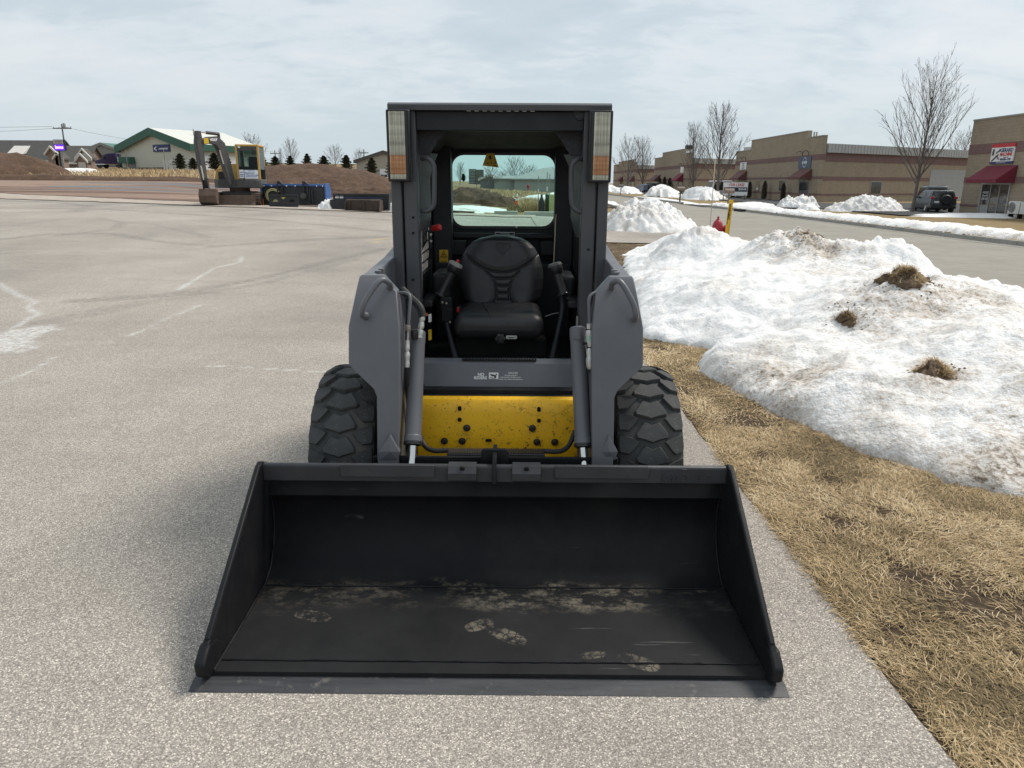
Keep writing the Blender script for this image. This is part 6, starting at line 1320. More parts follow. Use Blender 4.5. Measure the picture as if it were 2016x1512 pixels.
# wall air conditioner outdoor unit
ax_, ay_ = 31.5, 46.0; ac = thing('condenser_unit', 'white outdoor air conditioner unit with round fan beside the red awning door', 'air conditioner', (ax_, ay_, G(ax_, ay_)), 0)
M_ACW = pmat('off_white_enamel', (.60, .60, .56), .45)
MB().box(-.35, .02, -1.0, .0, .25, 1.0).build('casing', M_ACW, ac, .03)
MB().box(-.33, 0, -1.9, -1.05, .25, .95).build('casing', M_ACW, ac, .03)
MB().lathe([(.30, 0), (.32, -.02), (.30, -.03)], (-.352, -.36, .62), (1, 0, 0), 24).build('fan_guard', M_COPE, ac); MB().lathe([(.29, .0), (.05, -.005), (0, -.02)], (-.355, -.36, .62), (1, 0, 0), 24).build('fan', pmat('fan_grey', (.20, .20, .20), .5), ac)
for r in (.08, .15, .22): MB().lathe([(r, -.02), (r + .012, -.03), (r + .024, -.02)], (-.36, -.36, .62), (1, 0, 0), 24).build('guard_ring', M_COPE, ac)
for y in (-.9, -.1, -1.8): MB().box(-.3, 0, y - .04, y + .04, -.1, .25).build('stand_leg', M_PLAST, ac)

# ------------------------------------------------------------------ vehicles
def car(name, lab, cat, loc, rz, paint, L=4.4, Wd=1.8, H=1.7, spare=False, grp=None, pickup=False):
    """front towards +y"""
    t = thing(name, lab, cat, loc, rz, grp); h = Wd / 2
    P = pmat(name + '_paint', paint, .28, .2, .05, 3, 0, 60, .6)
    sec = [(-L / 2, .42, .80, .78), (-L / 2 + .06, .30, 1.0, .94), (-L / 2 + .5, .26, 1.02, 1.0), (-.6, .25, 1.0, 1.0), (.5, .25, .98, 1.0), (L / 2 - 1.1, .26, .98, 1.0), (L / 2 - .35, .27, .88, .95), (L / 2, .35, .72, .80)]
    b = MB(); rings = []
    for y, z0, z1, w in sec:
        w_ = h * w; rings.append([(-w_ * .92, y, z0), (w_ * .92, y, z0), (w_, y, z0 + .14), (w_ * 1.0, y, (z0 + z1) / 2 + .08), (w_ * .95, y, z1 - .02), (w_ * .80, y, z1), (-w_ * .80, y, z1), (-w_ * .95, y, z1 - .02), (-w_ * 1.0, y, (z0 + z1) / 2 + .08), (-w_, y, z0 + .14)])
    b.loft(rings); body = b.build('body', P, t, smooth=50)
    yr0, yr1, yf0, yf1 = -L / 2 + .12, -L / 2 + .42, L / 2 - 1.95, L / 2 - 1.2
    if pickup: yr0, yr1 = -.5, -.35
    zb, zt = .98, H
    cabn = MB().loft([[(-h * .93, yr0, zb), (h * .93, yr0, zb), (h * .93, yf1, zb), (-h * .93, yf1, zb)], [(-h * .78, yr1 - .1, zt - .09), (h * .78, yr1 - .1, zt - .09), (h * .78, yf0 + .1, zt - .09), (-h * .78, yf0 + .1, zt - .09)], [(-h * .70, yr1, zt), (h * .70, yr1, zt), (h * .70, yf0, zt), (-h * .70, yf0, zt)]]).build('cabin', P, t, .03, smooth=40)
    def side(s, y0, y1, y2, y3): # bottom y0..y1, top y2..y3
        zA, zB = zb + .04, zt - .15; xa = h * (.93 - .15 * (zA - zb) / (zt - .09 - zb)) + .012; xb = h * (.93 - .15 * (zB - zb) / (zt - .09 - zb)) + .012
        MB().loft([[(s * xa, y0, zA), (s * xa, y1, zA), (s * xb, y3, zB), (s * xb, y2, zB)], [(s * (xa - .03), y0, zA), (s * (xa - .03), y1, zA), (s * (xb - .03), y3, zB), (s * (xb - .03), y2, zB)]]).build('side_window', M_DARKGLASS, t)
    for s in (-1, 1):
        if not pickup: side(s, yr0 + .22, -.75, yr1 + .12, -.75)
        side(s, -.68 if not pickup else yr0 + .15, .18, -.68 if not pickup else yr1 + .1, .18); side(s, .25, yf1 - .22, .25, yf0 - .05)
        for y in (L / 2 - .85, -L / 2 + .80):
            wl = MB().lathe([(.0, -.10), (.20, -.11), (.33, -.10), (.345, -.06), (.345, .06), (.33, .10), (.20, .11), (0, .10)], (0, 0, 0), (1, 0, 0), 24).build('wheel', M_RUB, t); wl.location = (s * (h - .10), y, .345)
            MB().lathe([(.21, s * .105), (.20, s * .118), (.10, s * .100), (.05, s * .112), (0, s * .112)], (0, 0, 0), (1, 0, 0), 10).build('rim', M_CHROME if name == 'parked_car' else M_ALU, wl)
        MB().box(s * (h * .72), s * (h * .96), -L / 2 - .015, -L / 2 + .10, .96, 1.14 if not pickup else 1.0).build('tail_light', pmat('tail_red', (.38, .03, .03), .3), t, .02)
        MB().box(s * (h * .55), s * (h * .88), L / 2 - .16, L / 2 - .02, .62, .76).build('headlight', M_SIGNW, t, .02)
        MB().box(s * (h * .95), s * (h * 1.13), yf1 - .35, yf1 - .22, zb, zb + .16).build('wing_mirror', P, t, .02)
        MB().tube([(s * h * .62, yr1 + .1, zt + .01), (s * h * .62, yr1 + .2, zt + .06), (s * h * .62, yf0 - .2, zt + .06), (s * h * .62, yf0 - .1, zt + .01)], .018, 6).build('roof_rail', M_PLAST, t)
    MB().loft([[(-h * .72, yr0 + .0, zb + .05), (h * .72, yr0 + .0, zb + .05), (h * .64, yr1 - .16, zt - .16), (-h * .64, yr1 - .16, zt - .16)], [(-h * .72, yr0 - .03, zb + .05), (h * .72, yr0 - .03, zb + .05), (h * .64, yr1 - .19, zt - .16), (-h * .64, yr1 - .19, zt - .16)]]).build('rear_window', M_DARKGLASS, t)
    MB().loft([[(-h * .74, yf1 + .01, zb + .05), (h * .74, yf1 + .01, zb + .05), (h * .66, yf0 + .2, zt - .14), (-h * .66, yf0 + .2, zt - .14)], [(-h * .74, yf1 + .04, zb + .05), (h * .74, yf1 + .04, zb + .05), (h * .66, yf0 + .23, zt - .14), (-h * .66, yf0 + .23, zt - .14)]]).build('windscreen', M_DARKGLASS, t)
    MB().box(-h * .92, h * .92, -L / 2 - .08, -L / 2 + .12, .30, .52).build('rear_bumper', M_PLAST, t, .03)
    MB().box(-h * .92, h * .92, L / 2 - .15, L / 2 + .05, .30, .52).build('front_bumper', M_PLAST, t, .03)
    if spare: MB().lathe([(0, -.05), (.30, -.05), (.34, .02), (.34, .16), (0, .18)], (.12, -L / 2 - .14, .92), (0, 1, 0), 28).build('spare_wheel_cover', M_PLAST, t); MB().box(-.62, -.30, -L / 2 - .03, -L / 2 + .05, .70, .82).build('number_plate', M_SIGNW, t)
    return t
car('parked_car', 'dark grey compact utility car with spare wheel cover by the bare tree', 'car', (31.55, 54.9, G(31, 54)), -R_(12.5), (.035, .042, .052), H=1.55, spare=True)
car('parked_car', 'grey car with roof rails half hidden behind the dark utility car', 'car', (34.5, 60.5, G(34, 60)), -R_(20), (.10, .11, .115), 4.8, 1.9, 1.85)
car('parked_car', 'blue grey car parked far up the street below the bare tree pair', 'car', (27.2, 148, -.35), R_(12), (.09, .13, .20), H=1.6, grp='cars parked far up the street')
car('parked_car', 'black car with pale front parked beside the faded awning up the street', 'car', (29.6, 147, -.35), R_(-60), (.02, .02, .022), H=1.9, grp='cars parked far up the street')
car('delivery_van', 'white van nose behind the tall bare tree left of the lease sign', 'van', (30.5, 104, -.40), R_(-80), (.55, .55, .55), 5.0, 1.95, 2.3)
# tractor truck on the left
tx, ty, tz = prow(222, 331, 109); tk = thing('tractor_truck', 'dark purple tractor truck parked before the taupe shed', 'truck', (tx, ty, tz), 0)
M_PUR = pmat('purple_truck_paint', (.035, .022, .075), .3, .2, .08, 3, 0, 60, .6)
MB().prism([(-2.0, .55), (-1.95, 1.0), (-1.3, 1.15), (-.95, 1.25), (-.55, 1.85), (.1, 2.0), (.9, 2.05), (1.2, 2.05), (1.2, .5)], 'y', -1.0, 1.0).build('cab', M_PUR, tk, .08)
MB().prism([(-.95, 1.3), (-.62, 1.78), (-.30, 1.80), (-.30, 1.28)], 'y', -1.02, -1.0).build('side_window', M_DARKGLASS, tk); MB().box(-2.0, 1.3, -1.03, -1.0, .45, .55).build('side_skirt', M_CHROME, tk)
MB().box(-2.1, -1.8, -.95, .95, .30, .55).build('front_bumper', M_CHROME, tk, .03); MB().box(1.25, 2.0, -.9, .9, .35, 1.5).build('white_tank', M_SIGNW, tk, .05); MB().box(1.2, 1.35, -.4, .4, .6, 1.9).build('exhaust_rack', M_PLAST, tk)
for x in (-1.35, 1.35, 1.9):
    for s in (-1, 1):
        wl = MB().lathe([(0, -.12), (.35, -.12), (.42, -.08), (.42, .08), (.35, .12), (0, .12)], (0, 0, 0), (0, 1, 0), 18).build('wheel', M_RUB, tk); wl.location = (x, s * .85, .38)

# ------------------------------------------------------------------ mini excavator
ex, ey = -12.3, 34.9; EX = thing('mini_excavator', 'yellow and grey mini excavator with raised boom and enclosed cab at the lot edge', 'excavator', (ex, ey, G(ex, ey) + .03), .12); EX.scale = (1, 1, .94)
M_EXY = pmat('faded_excavator_yellow', (.52, .32, .075), .5, 0, .12, 3, 0, 60, .5, .3); M_EXG = pmat('excavator_dark_grey', (.065, .065, .066), .55, 0, .2, 4, 0, 60, .4, .35, (.16, .12, .09)); M_MUD = pmat('muddy_steel', (.11, .075, .055), .8, .1, .3, 5, .3, 30); M_EXGLASS = glass_mat('cab_glass', (.45, .56, .55), .10)
for x in (-.88, .88):
    prof = [(-.95, .30), (-.90, .12), (-.72, .02), (.95, .02), (1.15, .12), (1.2, .32), (1.10, .50), (.95, .56), (-.72, .56), (-.9, .48)]
    tk_ = MB().prism(prof, 'x', x - .19, x + .19).build('track', M_PLAST, EX)
    cu_ = [Vector((0, a, b_)) for a, b_ in prof + [prof[0]]]; per = [0]
    for a, b_ in zip(cu_[:-1], cu_[1:]): per.append(per[-1] + (b_ - a).length)
    sh_ = None
    for k in range(34):
        d = per[-1] * k / 34; i = max(j for j in range(len(per) - 1) if per[j] <= d); p = cu_[i].lerp(cu_[i + 1], (d - per[i]) / (per[i + 1] - per[i])); tn = (cu_[i + 1] - cu_[i]).normalized()
        if sh_ is None: sh_ = MB().box(-.2, .2, -.05, .05, -.012, .03).mesh('track_shoe', M_MUD)
        o = bpy.data.objects.new('track_shoe', sh_); COL.objects.link(o); o.parent = tk_; o.location = (x, p.y, p.z); o.rotation_euler = (math.atan2(tn.z, tn.y), 0, 0)
    MB().lathe([(.20, -.21), (.20, .21)], (x, .92, .29), (1, 0, 0), 14, True).build('sprocket', M_MUD, tk_)
MB().box(-.75, .75, -.3, .6, .28, .62).build('undercarriage', M_EXG, EX, .05); MB().lathe([(.45, .6), (.45, .78)], (0, .15, 0), (0, 0, 1), 24, True).build('swing_ring', M_MUD, EX)
bl = MB().loft([[(xx, -1.55 + dy, z) for dy, z in ((0, .46), (.05, .25), (-.02, .05), (-.06, .02), (.02, .02), (.09, .25), (.04, .46))] for xx in (-.62, .98)]).build('dozer_blade', M_MUD, EX, .01)
for x in (-.4, .4): MB().box(x - .06, x + .06, -1.5, -.3, .2, .32).build('blade_arm', M_MUD, bl)
dk = MB().prism([(-.75, -.65), (.95, -.75), (1.12, -.6), (1.15, .6), (.9, 1.25), (-.7, 1.35), (-1.0, .9), (-1.0, -.3)], 'z', .78, 1.18).build('upper_deck', M_EXG, EX, .03)
MB().box(.08, 1.08, -.80, -.72, .80, 1.12).build('front_skirt', M_EXG, dk, .02)
cv = MB().loft([[(-.95, -.35 + q, 1.15), (-.95, 1.2, 1.15), (-.95, 1.2, 1.15 + h_), (-.95, -.1 + q, 1.15 + h_ * .9)] for q, h_ in ((0, .02),)] + [[(x, -.35, 1.12), (x, 1.3, 1.12), (x, 1.2, zt_), (x, -.05, zt_ - .02)] for x, zt_ in ((-.93, 1.62), (-.75, 1.86), (-.3, 1.93), (.1, 1.93))]).build('engine_cover', M_EXY, EX, .03)
MB().box(-.78, -.42, -.42, -.1, .95, 1.55).build('front_guard', M_PLAST, EX, .04); MB().tube(arc_pts([(-.84, -.42, .95), (-.84, -.44, 1.5), (-.74, -.44, 1.66), (-.42, -.44, 1.66)], 2), .035, 8).build('guard_frame', M_EXY, EX)
cb_ = MB(); 
cab_ = MB().box(.10, 1.12, -.60, .70, 2.70, 2.80).build('cab', M_EXY, EX, .03)
for x, y in ((.10, -.60), (1.03, -.60), (.10, .61), (1.03, .61)): MB().box(x, x + .09, y, y + .09, 1.18, 2.70).build('cab_pillar', M_EXY, cab_, .015)
MB().box(.19, 1.03, -.605, -.55, 2.50, 2.70).build('roof_band', M_EXG, cab_); MB().box(.10, 1.12, .60, .70, 1.2, 1.8).build('rear_panel', M_EXG, cab_)
MB().box(.19, 1.03, -.58, -.565, 1.60, 2.50).build('windscreen', M_EXGLASS, cab_); MB().box(.19, 1.03, -.575, -.56, 1.20, 1.58).build('lower_pane', M_EXGLASS, cab_); MB().box(.19, 1.03, -.59, -.56, 1.575, 1.605).build('window_bar', M_EXG, cab_)
for x in (.105, 1.10): MB().box(x, x + .012, -.5, .6, 1.65, 2.66).build('side_window', M_EXGLASS, cab_)
MB().box(.5, .92, .05, .2, 1.5, 2.25).build('operator_seat', M_PLAST, cab_, .06); MB().box(.42, .92, -.25, .2, 1.4, 1.55).build('seat_base', M_PLAST, cab_, .05)
MB().box(.35, .40, -.52, -.44, 1.2, 2.6).build('wiper_post', M_EXG, cab_); MB().box(.86, .98, -.68, -.62, 2.32, 2.55).build('mirror', M_PLAST, cab_, .02); MB().box(.24, .34, -.66, -.6, 2.62, 2.70).build('work_lamp', M_SIGNW, cab_, .01)
bn = MB().box(.43, 1.02, -.597, -.59, 1.22, 1.62).build('paper_banner', pmat('pale_banner', (.80, .84, .90), .6), cab_); MB().box(.20, .40, -.597, -.59, 1.24, 1.63).build('paper_banner', bn.data.materials[0], cab_)
M_BLUP = pmat('banner_blue', (.06, .11, .30), .6)
for s_, z, sz_, xx in (('Business', 1.49, .12, .66), ('Warehouse', 1.39, .12, .74)): text_mesh('lettering', s_, sz_, M_BLUP, bn, Matrix.Translation((xx, -.601, z)) @ Mx, .001, .002)
for z, w_, xx in ((1.57, .3, .72), (1.30, .5, .72)): MB().box(xx - w_ / 2, xx + w_ / 2, -.602, -.5985, z, z + .022).build('banner_line', M_BLUP, bn)
for z in (1.50, 1.40, 1.32): MB().box(.22, .38, -.602, -.5985, z, z + .035).build('banner_line', M_BLUP, bn)
def plate_arm(name, pts, w, parent, m):
    """box beam through pts with (height) list, width w, in the boom's vertical plane"""
    rings = []; n = len(pts)
    for i, (p, h_) in enumerate(pts):
        p = Vector(p); a = Vector(pts[max(i - 1, 0)][0]); b_ = Vector(pts[min(i + 1, n - 1)][0]); tn = (b_ - a).normalized(); sd_ = Vector((.83, -.56, 0)); sd_ = (sd_ - tn * sd_.dot(tn)).normalized(); up = sd_.cross(tn).normalized()
        rings.append([p + sd_ * w + up * h_, p - sd_ * w + up * h_, p - sd_ * w - up * h_, p + sd_ * w - up * h_])
    return MB().loft(rings).build(name, m, parent, .01)
bo = plate_arm('boom', [((-.20, -.60, 1.0), .14), ((-.27, -.72, 1.6), .17), ((-.36, -.88, 2.3), .19), ((-.44, -1.0, 2.72), .22), ((-.58, -1.16, 2.93), .20), ((-.80, -1.42, 2.92), .15), ((-1.04, -1.72, 2.80), .10)], .135, EX, M_EXG)
stk = plate_arm('stick', [((-1.10, -1.80, 3.30), .07), ((-1.11, -1.80, 2.80), .16), ((-1.10, -1.78, 2.0), .13), ((-1.06, -1.70, 1.2), .09), ((-1.02, -1.62, .78), .07)], .12, EX, M_EXG)
def hyd(name, a, b_, r, parent): a, b_ = Vector(a), Vector(b_); c_ = MB().cyl(a, a.lerp(b_, .6), r, n=10).build(name, M_EXG, parent); MB().cyl(a.lerp(b_, .58), b_, r * .5, n=8).build('piston_rod', M_CHROME, c_)
hyd('stick_cylinder', (-.44, -1.0, 3.22), (-1.09, -1.78, 3.27), .075, EX); hyd('boom_cylinder', (-.18, -.92, .95), (-.42, -1.15, 2.5), .08, EX); hyd('bucket_cylinder', (-1.14, -1.98, 2.75), (-1.04, -1.85, 1.15), .07, EX)
MB().box(-.49, -.39, -1.05, -.95, 2.9, 3.25).build('cylinder_lug', M_EXG, bo)
for pts in ([(-.25, -.8, 1.2), (-.38, -1.05, 2.2), (-.6, -1.25, 2.7)], [(-1.0, -1.65, 2.8), (-1.2, -1.9, 2.4), (-1.08, -1.9, 1.8)], [(-1.05, -1.7, 2.9), (-1.24, -1.8, 2.3), (-1.12, -1.75, 1.5)]): MB().tube(arc_pts(pts, 3), .022, 6).build('boom_hose', M_HOSE, EX)
bk_ = MB().prism([(-1.9, .75), (-2.05, .45), (-1.98, .14), (-1.7, .02), (-1.42, .06), (-1.36, .14), (-1.66, .12), (-1.88, .22), (-1.93, .45), (-1.78, .72)], 'x', -1.28, -.56).build('bucket', M_MUD, EX, .01)
for x in (-1.27, -.575): MB().prism([(-1.9, .75), (-2.03, .45), (-1.96, .15), (-1.7, .04), (-1.40, .08), (-1.55, .45), (-1.6, .7)], 'x', x, x + .02).build('bucket_cheek', M_MUD, bk_)
for k in range(4): MB().box(-1.25 + k * .19, -1.18 + k * .19, -1.42, -1.22, .05, .12).build('bucket_tooth', M_MUD, bk_)
for s in (-1, 1): MB().prism([(-1.62, .62), (-1.85, .70), (-1.9, 1.2), (-1.75, 1.25)], 'x', -1.0 + s * .11, -.98 + s * .11).build('bucket_link', M_EXG, EX)
sdv = Vector((.83, -.56, 0)); fm = face_M(Vector((-.66, -1.25, 2.95)) + sdv * .147, Vector((.56, .83, .12)), (0, 0, 1)); text_mesh('lettering', 'VOLVO', .155, M_SIGNW, bo, fm, .003, .01, 'CENTER', 1.0)
pl_ = MB().box(-.13, .13, -.12, .12, -.004, .004).mesh('emblem_plate', M_DECALY); pl_.transform(face_M(Vector((-.93, -1.58, 2.88)) + sdv * .143, Vector((.56, .83, .12)), (0, 0, 1))); link('emblem_plate', pl_, bo)

# ------------------------------------------------------------------ attachments lying at the lot edge
M_BLUE = pmat('worn_blue_paint', (.03, .105, .31), .5, 0, .25, 4, 0, 60, .5, .25, (.35, .36, .40)); M_BLK = pmat('dull_black_steel', (.020, .021, .023), .6, 0, .25, 5); M_RUST = pmat('rusty_dark_steel', (.060, .042, .033), .75, .1, .35, 6, .2, 30)
bx_, by_ = -9.75, 34.8; BB = thing('sweeper_attachment', 'blue and black wide sweeper attachment with blue end plate beside the excavator', 'attachment', (bx_, by_, G(bx_, by_) + .02), -.05)
MB().box(-1.45, 1.45, -.03, .55, .05, .87).build('hood', M_BLK, BB, .03); MB().box(-1.42, 1.42, -.08, 0, .89, .99).build('top_beam', M_BLUE, BB, .015); MB().box(-1.4, 1.4, .02, .5, .872, .90).build('hood_top', M_BLK, BB)
MB().prism([(-.15, .02), (.75, .02), (.75, .7), (.5, 1.02), (-.1, 1.02)], 'x', 1.46, 1.52).build('end_plate', M_BLUE, BB, .01); MB().prism([(-.15, .02), (.75, .02), (.75, .7), (.5, 1.02), (-.1, 1.02)], 'x', -1.54, -1.47).build('end_plate', M_BLUE, BB, .01)
for x in (-.72, -.52, .48, .66): MB().box(x - .035, x + .035, -.14, -.082, .45, 1.0).build('mount_bracket', M_BLK, BB, .01)
for x, s in ((-.62, 1), (.55, 1)): MB().prism([(x - .1, .98), (x + .12, .98), (x + .02, 1.10), (x - .12, 1.12)], 'y', -.1, .1).build('latch_lever', M_BLK, BB)
for x in (.75, .86): MB().cyl((x, -.10, .08), (x, -.10, .75), .045, n=10).build('caster_post', M_BLK, BB)
MB().lathe([(.12, -.06), (.16, 0), (.12, .06)], (.45, -.12, .45), (0, 1, 0), 14, True).build('drive_motor', M_EXG, BB)
for x in (-1.35, -1.0, -.3, .1, 1.1, 1.38): MB().cyl((x, -.09, .90), (x, -.11, .90), .03, n=8).build('bolt', M_SIGNW, BB)
M_YHOSE = pmat('yellow_hose', (.50, .46, .22), .6)
for r in (.30, .24): MB().tube([(-.95 + r * 1.15 * math.cos(a), -.16 + r * .2, .47 + r * math.sin(a)) for a in np.linspace(.6, 4.3, 16)], .024, 8).build('hydraulic_hose', M_YHOSE, BB)
MB().box(-1.5, -1.42, -.2, -.12, .0, .32).build('marker_flap', pmat('orange_marker', (.65, .16, .02), .5), BB)
dx_, dy_ = -9.85, 33.4; DB = thing('mount_plate', 'black steel mounting plate with two cut outs leaning before the blue attachment', 'attachment plate', (dx_, dy_, G(dx_, dy_) + .02), .06)
pl2 = MB().ring(rrect(-.64, .64, 0, .52, .03), rect_like(-.30, .30, .42, .46), 'y', -.04, .04); MB().prism(rrect(-.64, .64, 0, .52, .04), 'y', -.02, .03).build('plate', M_BLK, DB, .006)
MB().box(-.64, .64, -.08, -.02, .47, .53).build('top_lip', M_BLK, DB, .006)
for s in (-1, 1): MB().prism([(s * .36 - .13, .22), (s * .36 + .13, .22), (s * .36 + .08, .31), (s * .36 - .02, .33)], 'y', -.026, -.0205).build('cut_out', pmat('cut_out_tan', (.30, .28, .14), .8) if s < 0 else M_HOLE, DB)
MB().prism([(-.10, .42), (.10, .42), (0, .33)], 'y', -.026, -.0205).build('cut_out', pmat('cut_out_yellow', (.45, .42, .14), .8), DB)
kx, ky = -6.35, 32.9
KB = thing('bucket_attachment', 'wide black loader bucket with white stickers at the lot edge beside the loader', 'bucket', (kx, ky, G(kx, ky) + .02), -.05)
MB().prism([(0, .05), (-.02, .62), (.06, .70), (.75, .66), (.80, .1), (.7, .0), (.1, .0)], 'x', -1.15, 1.25).build('shell', M_BLK, KB, .02)
MB().box(-1.15, 1.25, -.05, -.021, .60, .70).build('top_edge', M_BLK, KB, .01); MB().box(-.75, 1.0, -.03, -.0215, .50, .55).build('blue_strip', pmat('faint_blue_strip', (.03, .04, .10), .5), KB)
for x in (1.255, -1.18): MB().prism([(-.2, .02), (-.02, .7), (.6, .7), (.8, .1), (.7, .0)], 'x', x, x + .03).build('side_plate', M_BLK, KB)
for z in (.28, .50):
    for k in range(2):
        for j in range(2): MB().box(-1.1 + k * .2, -.94 + k * .2, -.035, -.0212, z + j * .085, z + .065 + j * .085).build('sticker', M_SIGNW, KB)
MB().box(-1.3, -.62, -.18, .1, .0, .45).build('mount_box', M_BLK, KB, .01)
jx, jy = -6.05, 32.0
JB = thing('bucket_attachment', 'smaller rusty bucket lying in front of the wide black bucket', 'bucket', (jx, jy, G(jx, jy) + .02), -.05)
MB().prism([(0, .03), (-.03, .45), (.05, .50), (.55, .46), (.6, .1), (.5, .0), (.08, .0)], 'x', -.75, .70).build('shell', M_RUST, JB, .015)
for x in (.70, -.77): MB().prism([(-.25, .02), (-.02, .46), (.5, .46), (.6, .1), (.5, 0)], 'x', x, x + .025).build('side_plate', M_RUST, JB)
MB().box(-.62, .35, -.05, -.03, .40, .47).build('lip_bar', M_RUST, JB, .006); MB().box(-.6, -.56, -.08, -.03, .05, .42).build('rib', M_RUST, JB); MB().box(-.02, .06, -.08, -.03, .05, .42).build('rib', M_RUST, JB); MB().box(-.55, -.05, -.045, -.03, .16, .20).build('rib', M_RUST, JB)

# ------------------------------------------------------------------ things seen through the rear window
cxn, cyn = .74, 46.5; CN = thing('traffic_cone', 'orange traffic cone with two white bands at the lot edge seen through the rear window', 'traffic cone', (cxn, cyn, G(cxn, cyn) + .08), 0)
M_CONE = pmat('cone_orange', (.75, .10, .02), .5)
def cr_(z): return .17 - .135 * z / .72
MB().lathe([(cr_(0), 0), (cr_(.3), .3)], (0, 0, .03), (0, 0, 1), 18).build('cone_body', M_CONE, CN); MB().lathe([(cr_(.3) + .003, .3), (cr_(.42) + .003, .42)], (0, 0, .03), (0, 0, 1), 18).build('white_band', M_SIGNW, CN); MB().lathe([(cr_(.42), .42), (cr_(.5), .5)], (0, 0, .03), (0, 0, 1), 18).build('cone_body', M_CONE, CN); MB().lathe([(cr_(.5) + .003, .5), (cr_(.66) + .003, .66), (.0, .70)], (0, 0, .03), (0, 0, 1), 18).build('white_band', M_SIGNW, CN); MB().box(-.24, .24, -.24, .24, 0, .035).build('base', M_CONE, CN, .02)
MB().tube([(-.02, 0, .6), (-.02, 0, 1.55)], .015, 6).build('flag_rod', M_COPE, CN)
for x, y, h_, n2, lab in ((1.95, 44, 1.9, 1, 'thin grey sign post left in the rear window'), (2.40, 43, 2.15, 2, 'double grey sign post behind the utility pedestals in the rear window')):
    t_ = thing('sign_post', lab, 'post', (x, y, G(x, y)), 0, 'posts seen through the rear window')
    for k in range(n2): MB().box(k * .14 - .025, k * .14 + .025, -.03, .03, -.2, h_ - .12 * k).build('post', M_COPE, t_)
    MB().box(-.035, .035, -.04, -.031, h_ * .5, h_ * .62).build('tag', M_SIGNW, t_)
for x, y, w_, h_, c_, lab, nk in ((2.02, 41.5, .34, .92, (.012, .013, .014), 'black bottle shaped utility pedestal in the rear window', True), (2.36, 41.8, .24, .95, (.025, .05, .03), 'dark green utility pedestal in the rear window', False), (2.56, 41.4, .26, .96, (.42, .46, .20), 'pale yellow green utility pedestal in the rear window', False), (2.80, 41.6, .16, .80, (.10, .17, .06), 'small green utility pedestal at the right of the rear window', False)):
    t_ = thing('utility_pedestal', lab, 'utility box', (x, y, G(x, y)), 0, 'utility pedestals in the rear window'); m_ = pmat('pedestal_plastic', c_, .5)
    if nk: MB().loft([[(-w_ / 2 * k, -w_ / 2 * k, z), (w_ / 2 * k, -w_ / 2 * k, z), (w_ / 2 * k, w_ / 2 * k, z), (-w_ / 2 * k, w_ / 2 * k, z)] for z, k in ((-.1, 1), (.5, 1), (.68, .6), (.78, .35), (h_, .35))]).build('housing', m_, t_, .02)
    else: MB().box(-w_ / 2, w_ / 2, -.12, .12, -.1, h_).build('housing', m_, t_, .03)
    MB().box(-w_ * .56, w_ * .56, -.14, .14, h_ * .4, h_ * .43).build('lid_seam', m_, t_)
hx2, hy2 = 2.76, 90; t_ = thing('fire_hydrant', 'tiny red fire hydrant before the hip roofed house in the rear window', 'fire hydrant', (hx2, hy2, G(hx2, hy2)), 0)
MB().lathe([(.16, 0), (.12, .06), (.12, .5), (.15, .53), (.13, .62), (.06, .75), (0, .8)], (0, 0, .25), (0, 0, 1), 12).build('barrel', M_HYD, t_); MB().cyl((-.22, 0, .72), (.22, 0, .72), .07, n=8).build('nozzles', M_HYD, t_); MB().cyl((0, 0, -.2), (0, 0, .3), .16, n=10).build('riser', M_COPE, t_)
for i, (xa, xb, y, lab) in enumerate(((-.55, .65, 37.6, 'pale concrete kerb piece left of the gap in the rear window'), (.95, 3.0, 36.9, 'pale concrete kerb piece right of the gap in the rear window'))):
    o = MB().box(xa, xb, y, y + .3, G(0, y) - .1, G(0, y) + .16).build('kerb_stone', pmat('pale_kerb', (.42, .42, .38), .8, 0, .15, 5), None, .03); tag(o, lab, 'kerb stone', 'kerb pieces in the rear window')
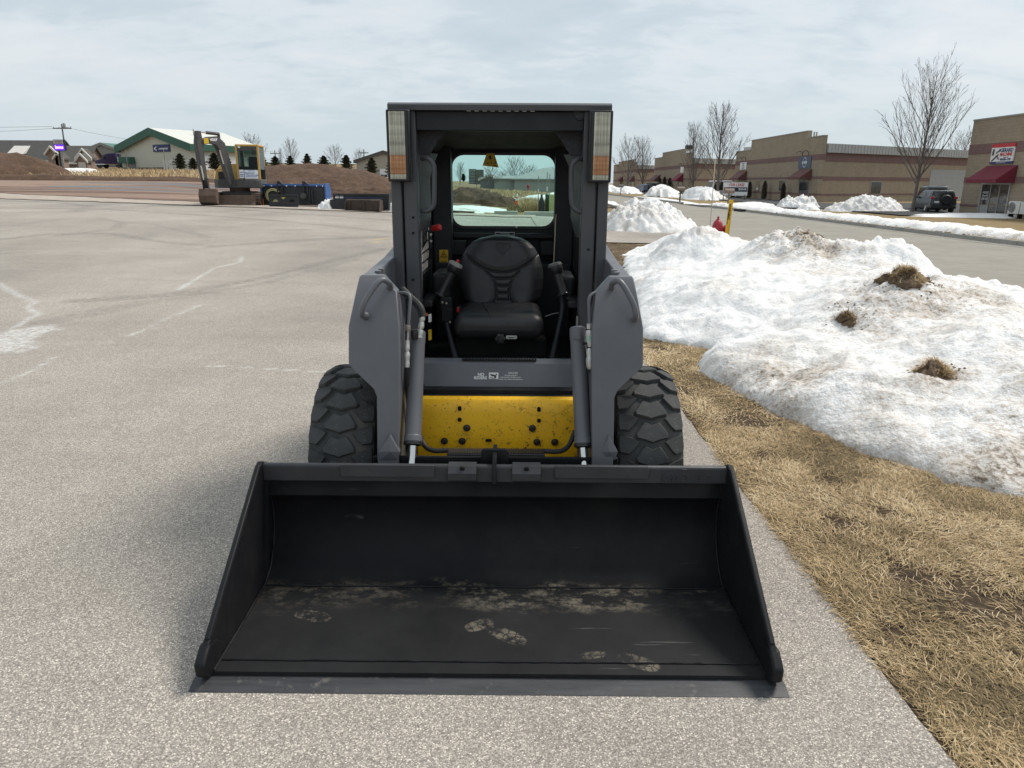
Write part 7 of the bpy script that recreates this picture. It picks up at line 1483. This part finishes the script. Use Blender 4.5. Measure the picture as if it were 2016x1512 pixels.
# sod lying on the snow bank
M_SODM = simple_ground('sod_soil', (.15, .105, .072), (.21, .15, .10), 9, None, 1.0, 25)
def bz(x, y): return float(bank_h(np.array([[x]]), np.array([[y]]), True)[0][0, 0]) + G(x, y)
def sod(x, y, rx, ry, h_, seed, lab, grassn, tint):
    t = thing('sod_clump', lab, 'sod clump', (x, y, bz(x, y) - .04), seed, 'sod clumps on the snow bank'); R = np.random.RandomState(seed)
    th = np.linspace(0, 2 * np.pi, 72, endpoint=False); ph = np.linspace(0, np.pi / 2 + .35, 26); T, P_ = np.meshgrid(th, ph)
    dx, dy, dz = np.cos(T) * np.sin(P_), np.sin(T) * np.sin(P_), np.cos(P_)
    k = 1 + 1.0 * (fbm(dx * 1.7 + seed + dz, dy * 1.7 + dz * 1.3, seed, 5, .62) - .5) + .35 * (fbm(dx * 6 + seed, dy * 6 + dz * 5, seed + 3, 3, .7) - .5)
    pts = np.stack([dx * rx * k, dy * ry * k, dz * h_ * k * (1 - .35 * (dx > .2))], -1).reshape(-1, 3)
    n0, n1 = 26, 72; fs = [(i * n1 + j, i * n1 + (j + 1) % n1, (i + 1) * n1 + (j + 1) % n1, (i + 1) * n1 + j) for i in range(n0 - 1) for j in range(n1)]
    mb = MB(); mb.add([tuple(p) for p in pts], fs); mb.build('soil_clod', M_SODM, t, smooth=70)
    cm = MB()
    for q in range(34):
        a = R.uniform(0, 6.28); d = R.uniform(1.0, 1.9); c = Vector((rx * d * math.cos(a), ry * d * math.sin(a), 0)); c.z = bz(x + 0, y) * 0 + .045 - .03 * 0
        wx_, wy_ = x + c.x * math.cos(seed) - c.y * math.sin(seed), y + c.x * math.sin(seed) + c.y * math.cos(seed); c.z = bz(wx_, wy_) - (bz(x, y) - .04) + .002; r = R.uniform(.003, .011)
        cm.loft([[c + Vector((r * s1 * math.cos(b_) * R.uniform(.7, 1.2), r * s1 * math.sin(b_) * R.uniform(.7, 1.2), r * z_)) for b_ in np.linspace(0, 6.28, 6, endpoint=False)] for s1, z_ in ((1, -.5), (.9, .15), (.35, .45))])
    kind(cm.build('soil_crumbs', M_SODM, t, smooth=60), 'stuff')
    pick = R.randint(0, n1 * 19, grassn); pick = pick[fbm(pts[pick, 0] / rx * 1.6 + seed, pts[pick, 1] / ry * 1.6, seed + 7, 3) > .40]; base = pts[pick]; n = len(base)
    flow = R.uniform(0, 6.28); az = np.arctan2(base[:, 1] / ry, base[:, 0] / rx) * .5 + flow * .5 + R.normal(0, .9, n)
    me = blade_mesh('dead_grass', base, az, R.uniform(.03, .10, n), R.uniform(.002, .0042, n), np.clip(R.normal(1.15, .35, n), .2, 1.6), np.clip(R.normal(tint, .22, n), 0, 1), M_BLADE, .7); o = link('dead_grass', me, t); kind(o, 'stuff')
sod(3.78, 6.95, .21, .16, .16, 3, 'largest brown sod clump high on the snow bank, upper part', 1300, .36); sod(3.72, 6.70, .14, .12, .14, 5, 'round tan grass clod just below the largest sod clump', 4200, .64); sod(3.98, 6.82, .09, .08, .09, 6, 'small dark clod right of the tan grass clod', 80, .2)
sod(3.08, 6.45, .17, .11, .085, 8, 'dark brown sod clump left of the large one', 900, .28); sod(2.93, 4.80, .115, .13, .095, 9, 'tan grass tuft lying low on the near slope of the snow bank', 4200, .66); sod(4.42, 10.85, .24, .14, .06, 12, 'flat brown dirt smear at the crest of the snow bank', 150, .3)
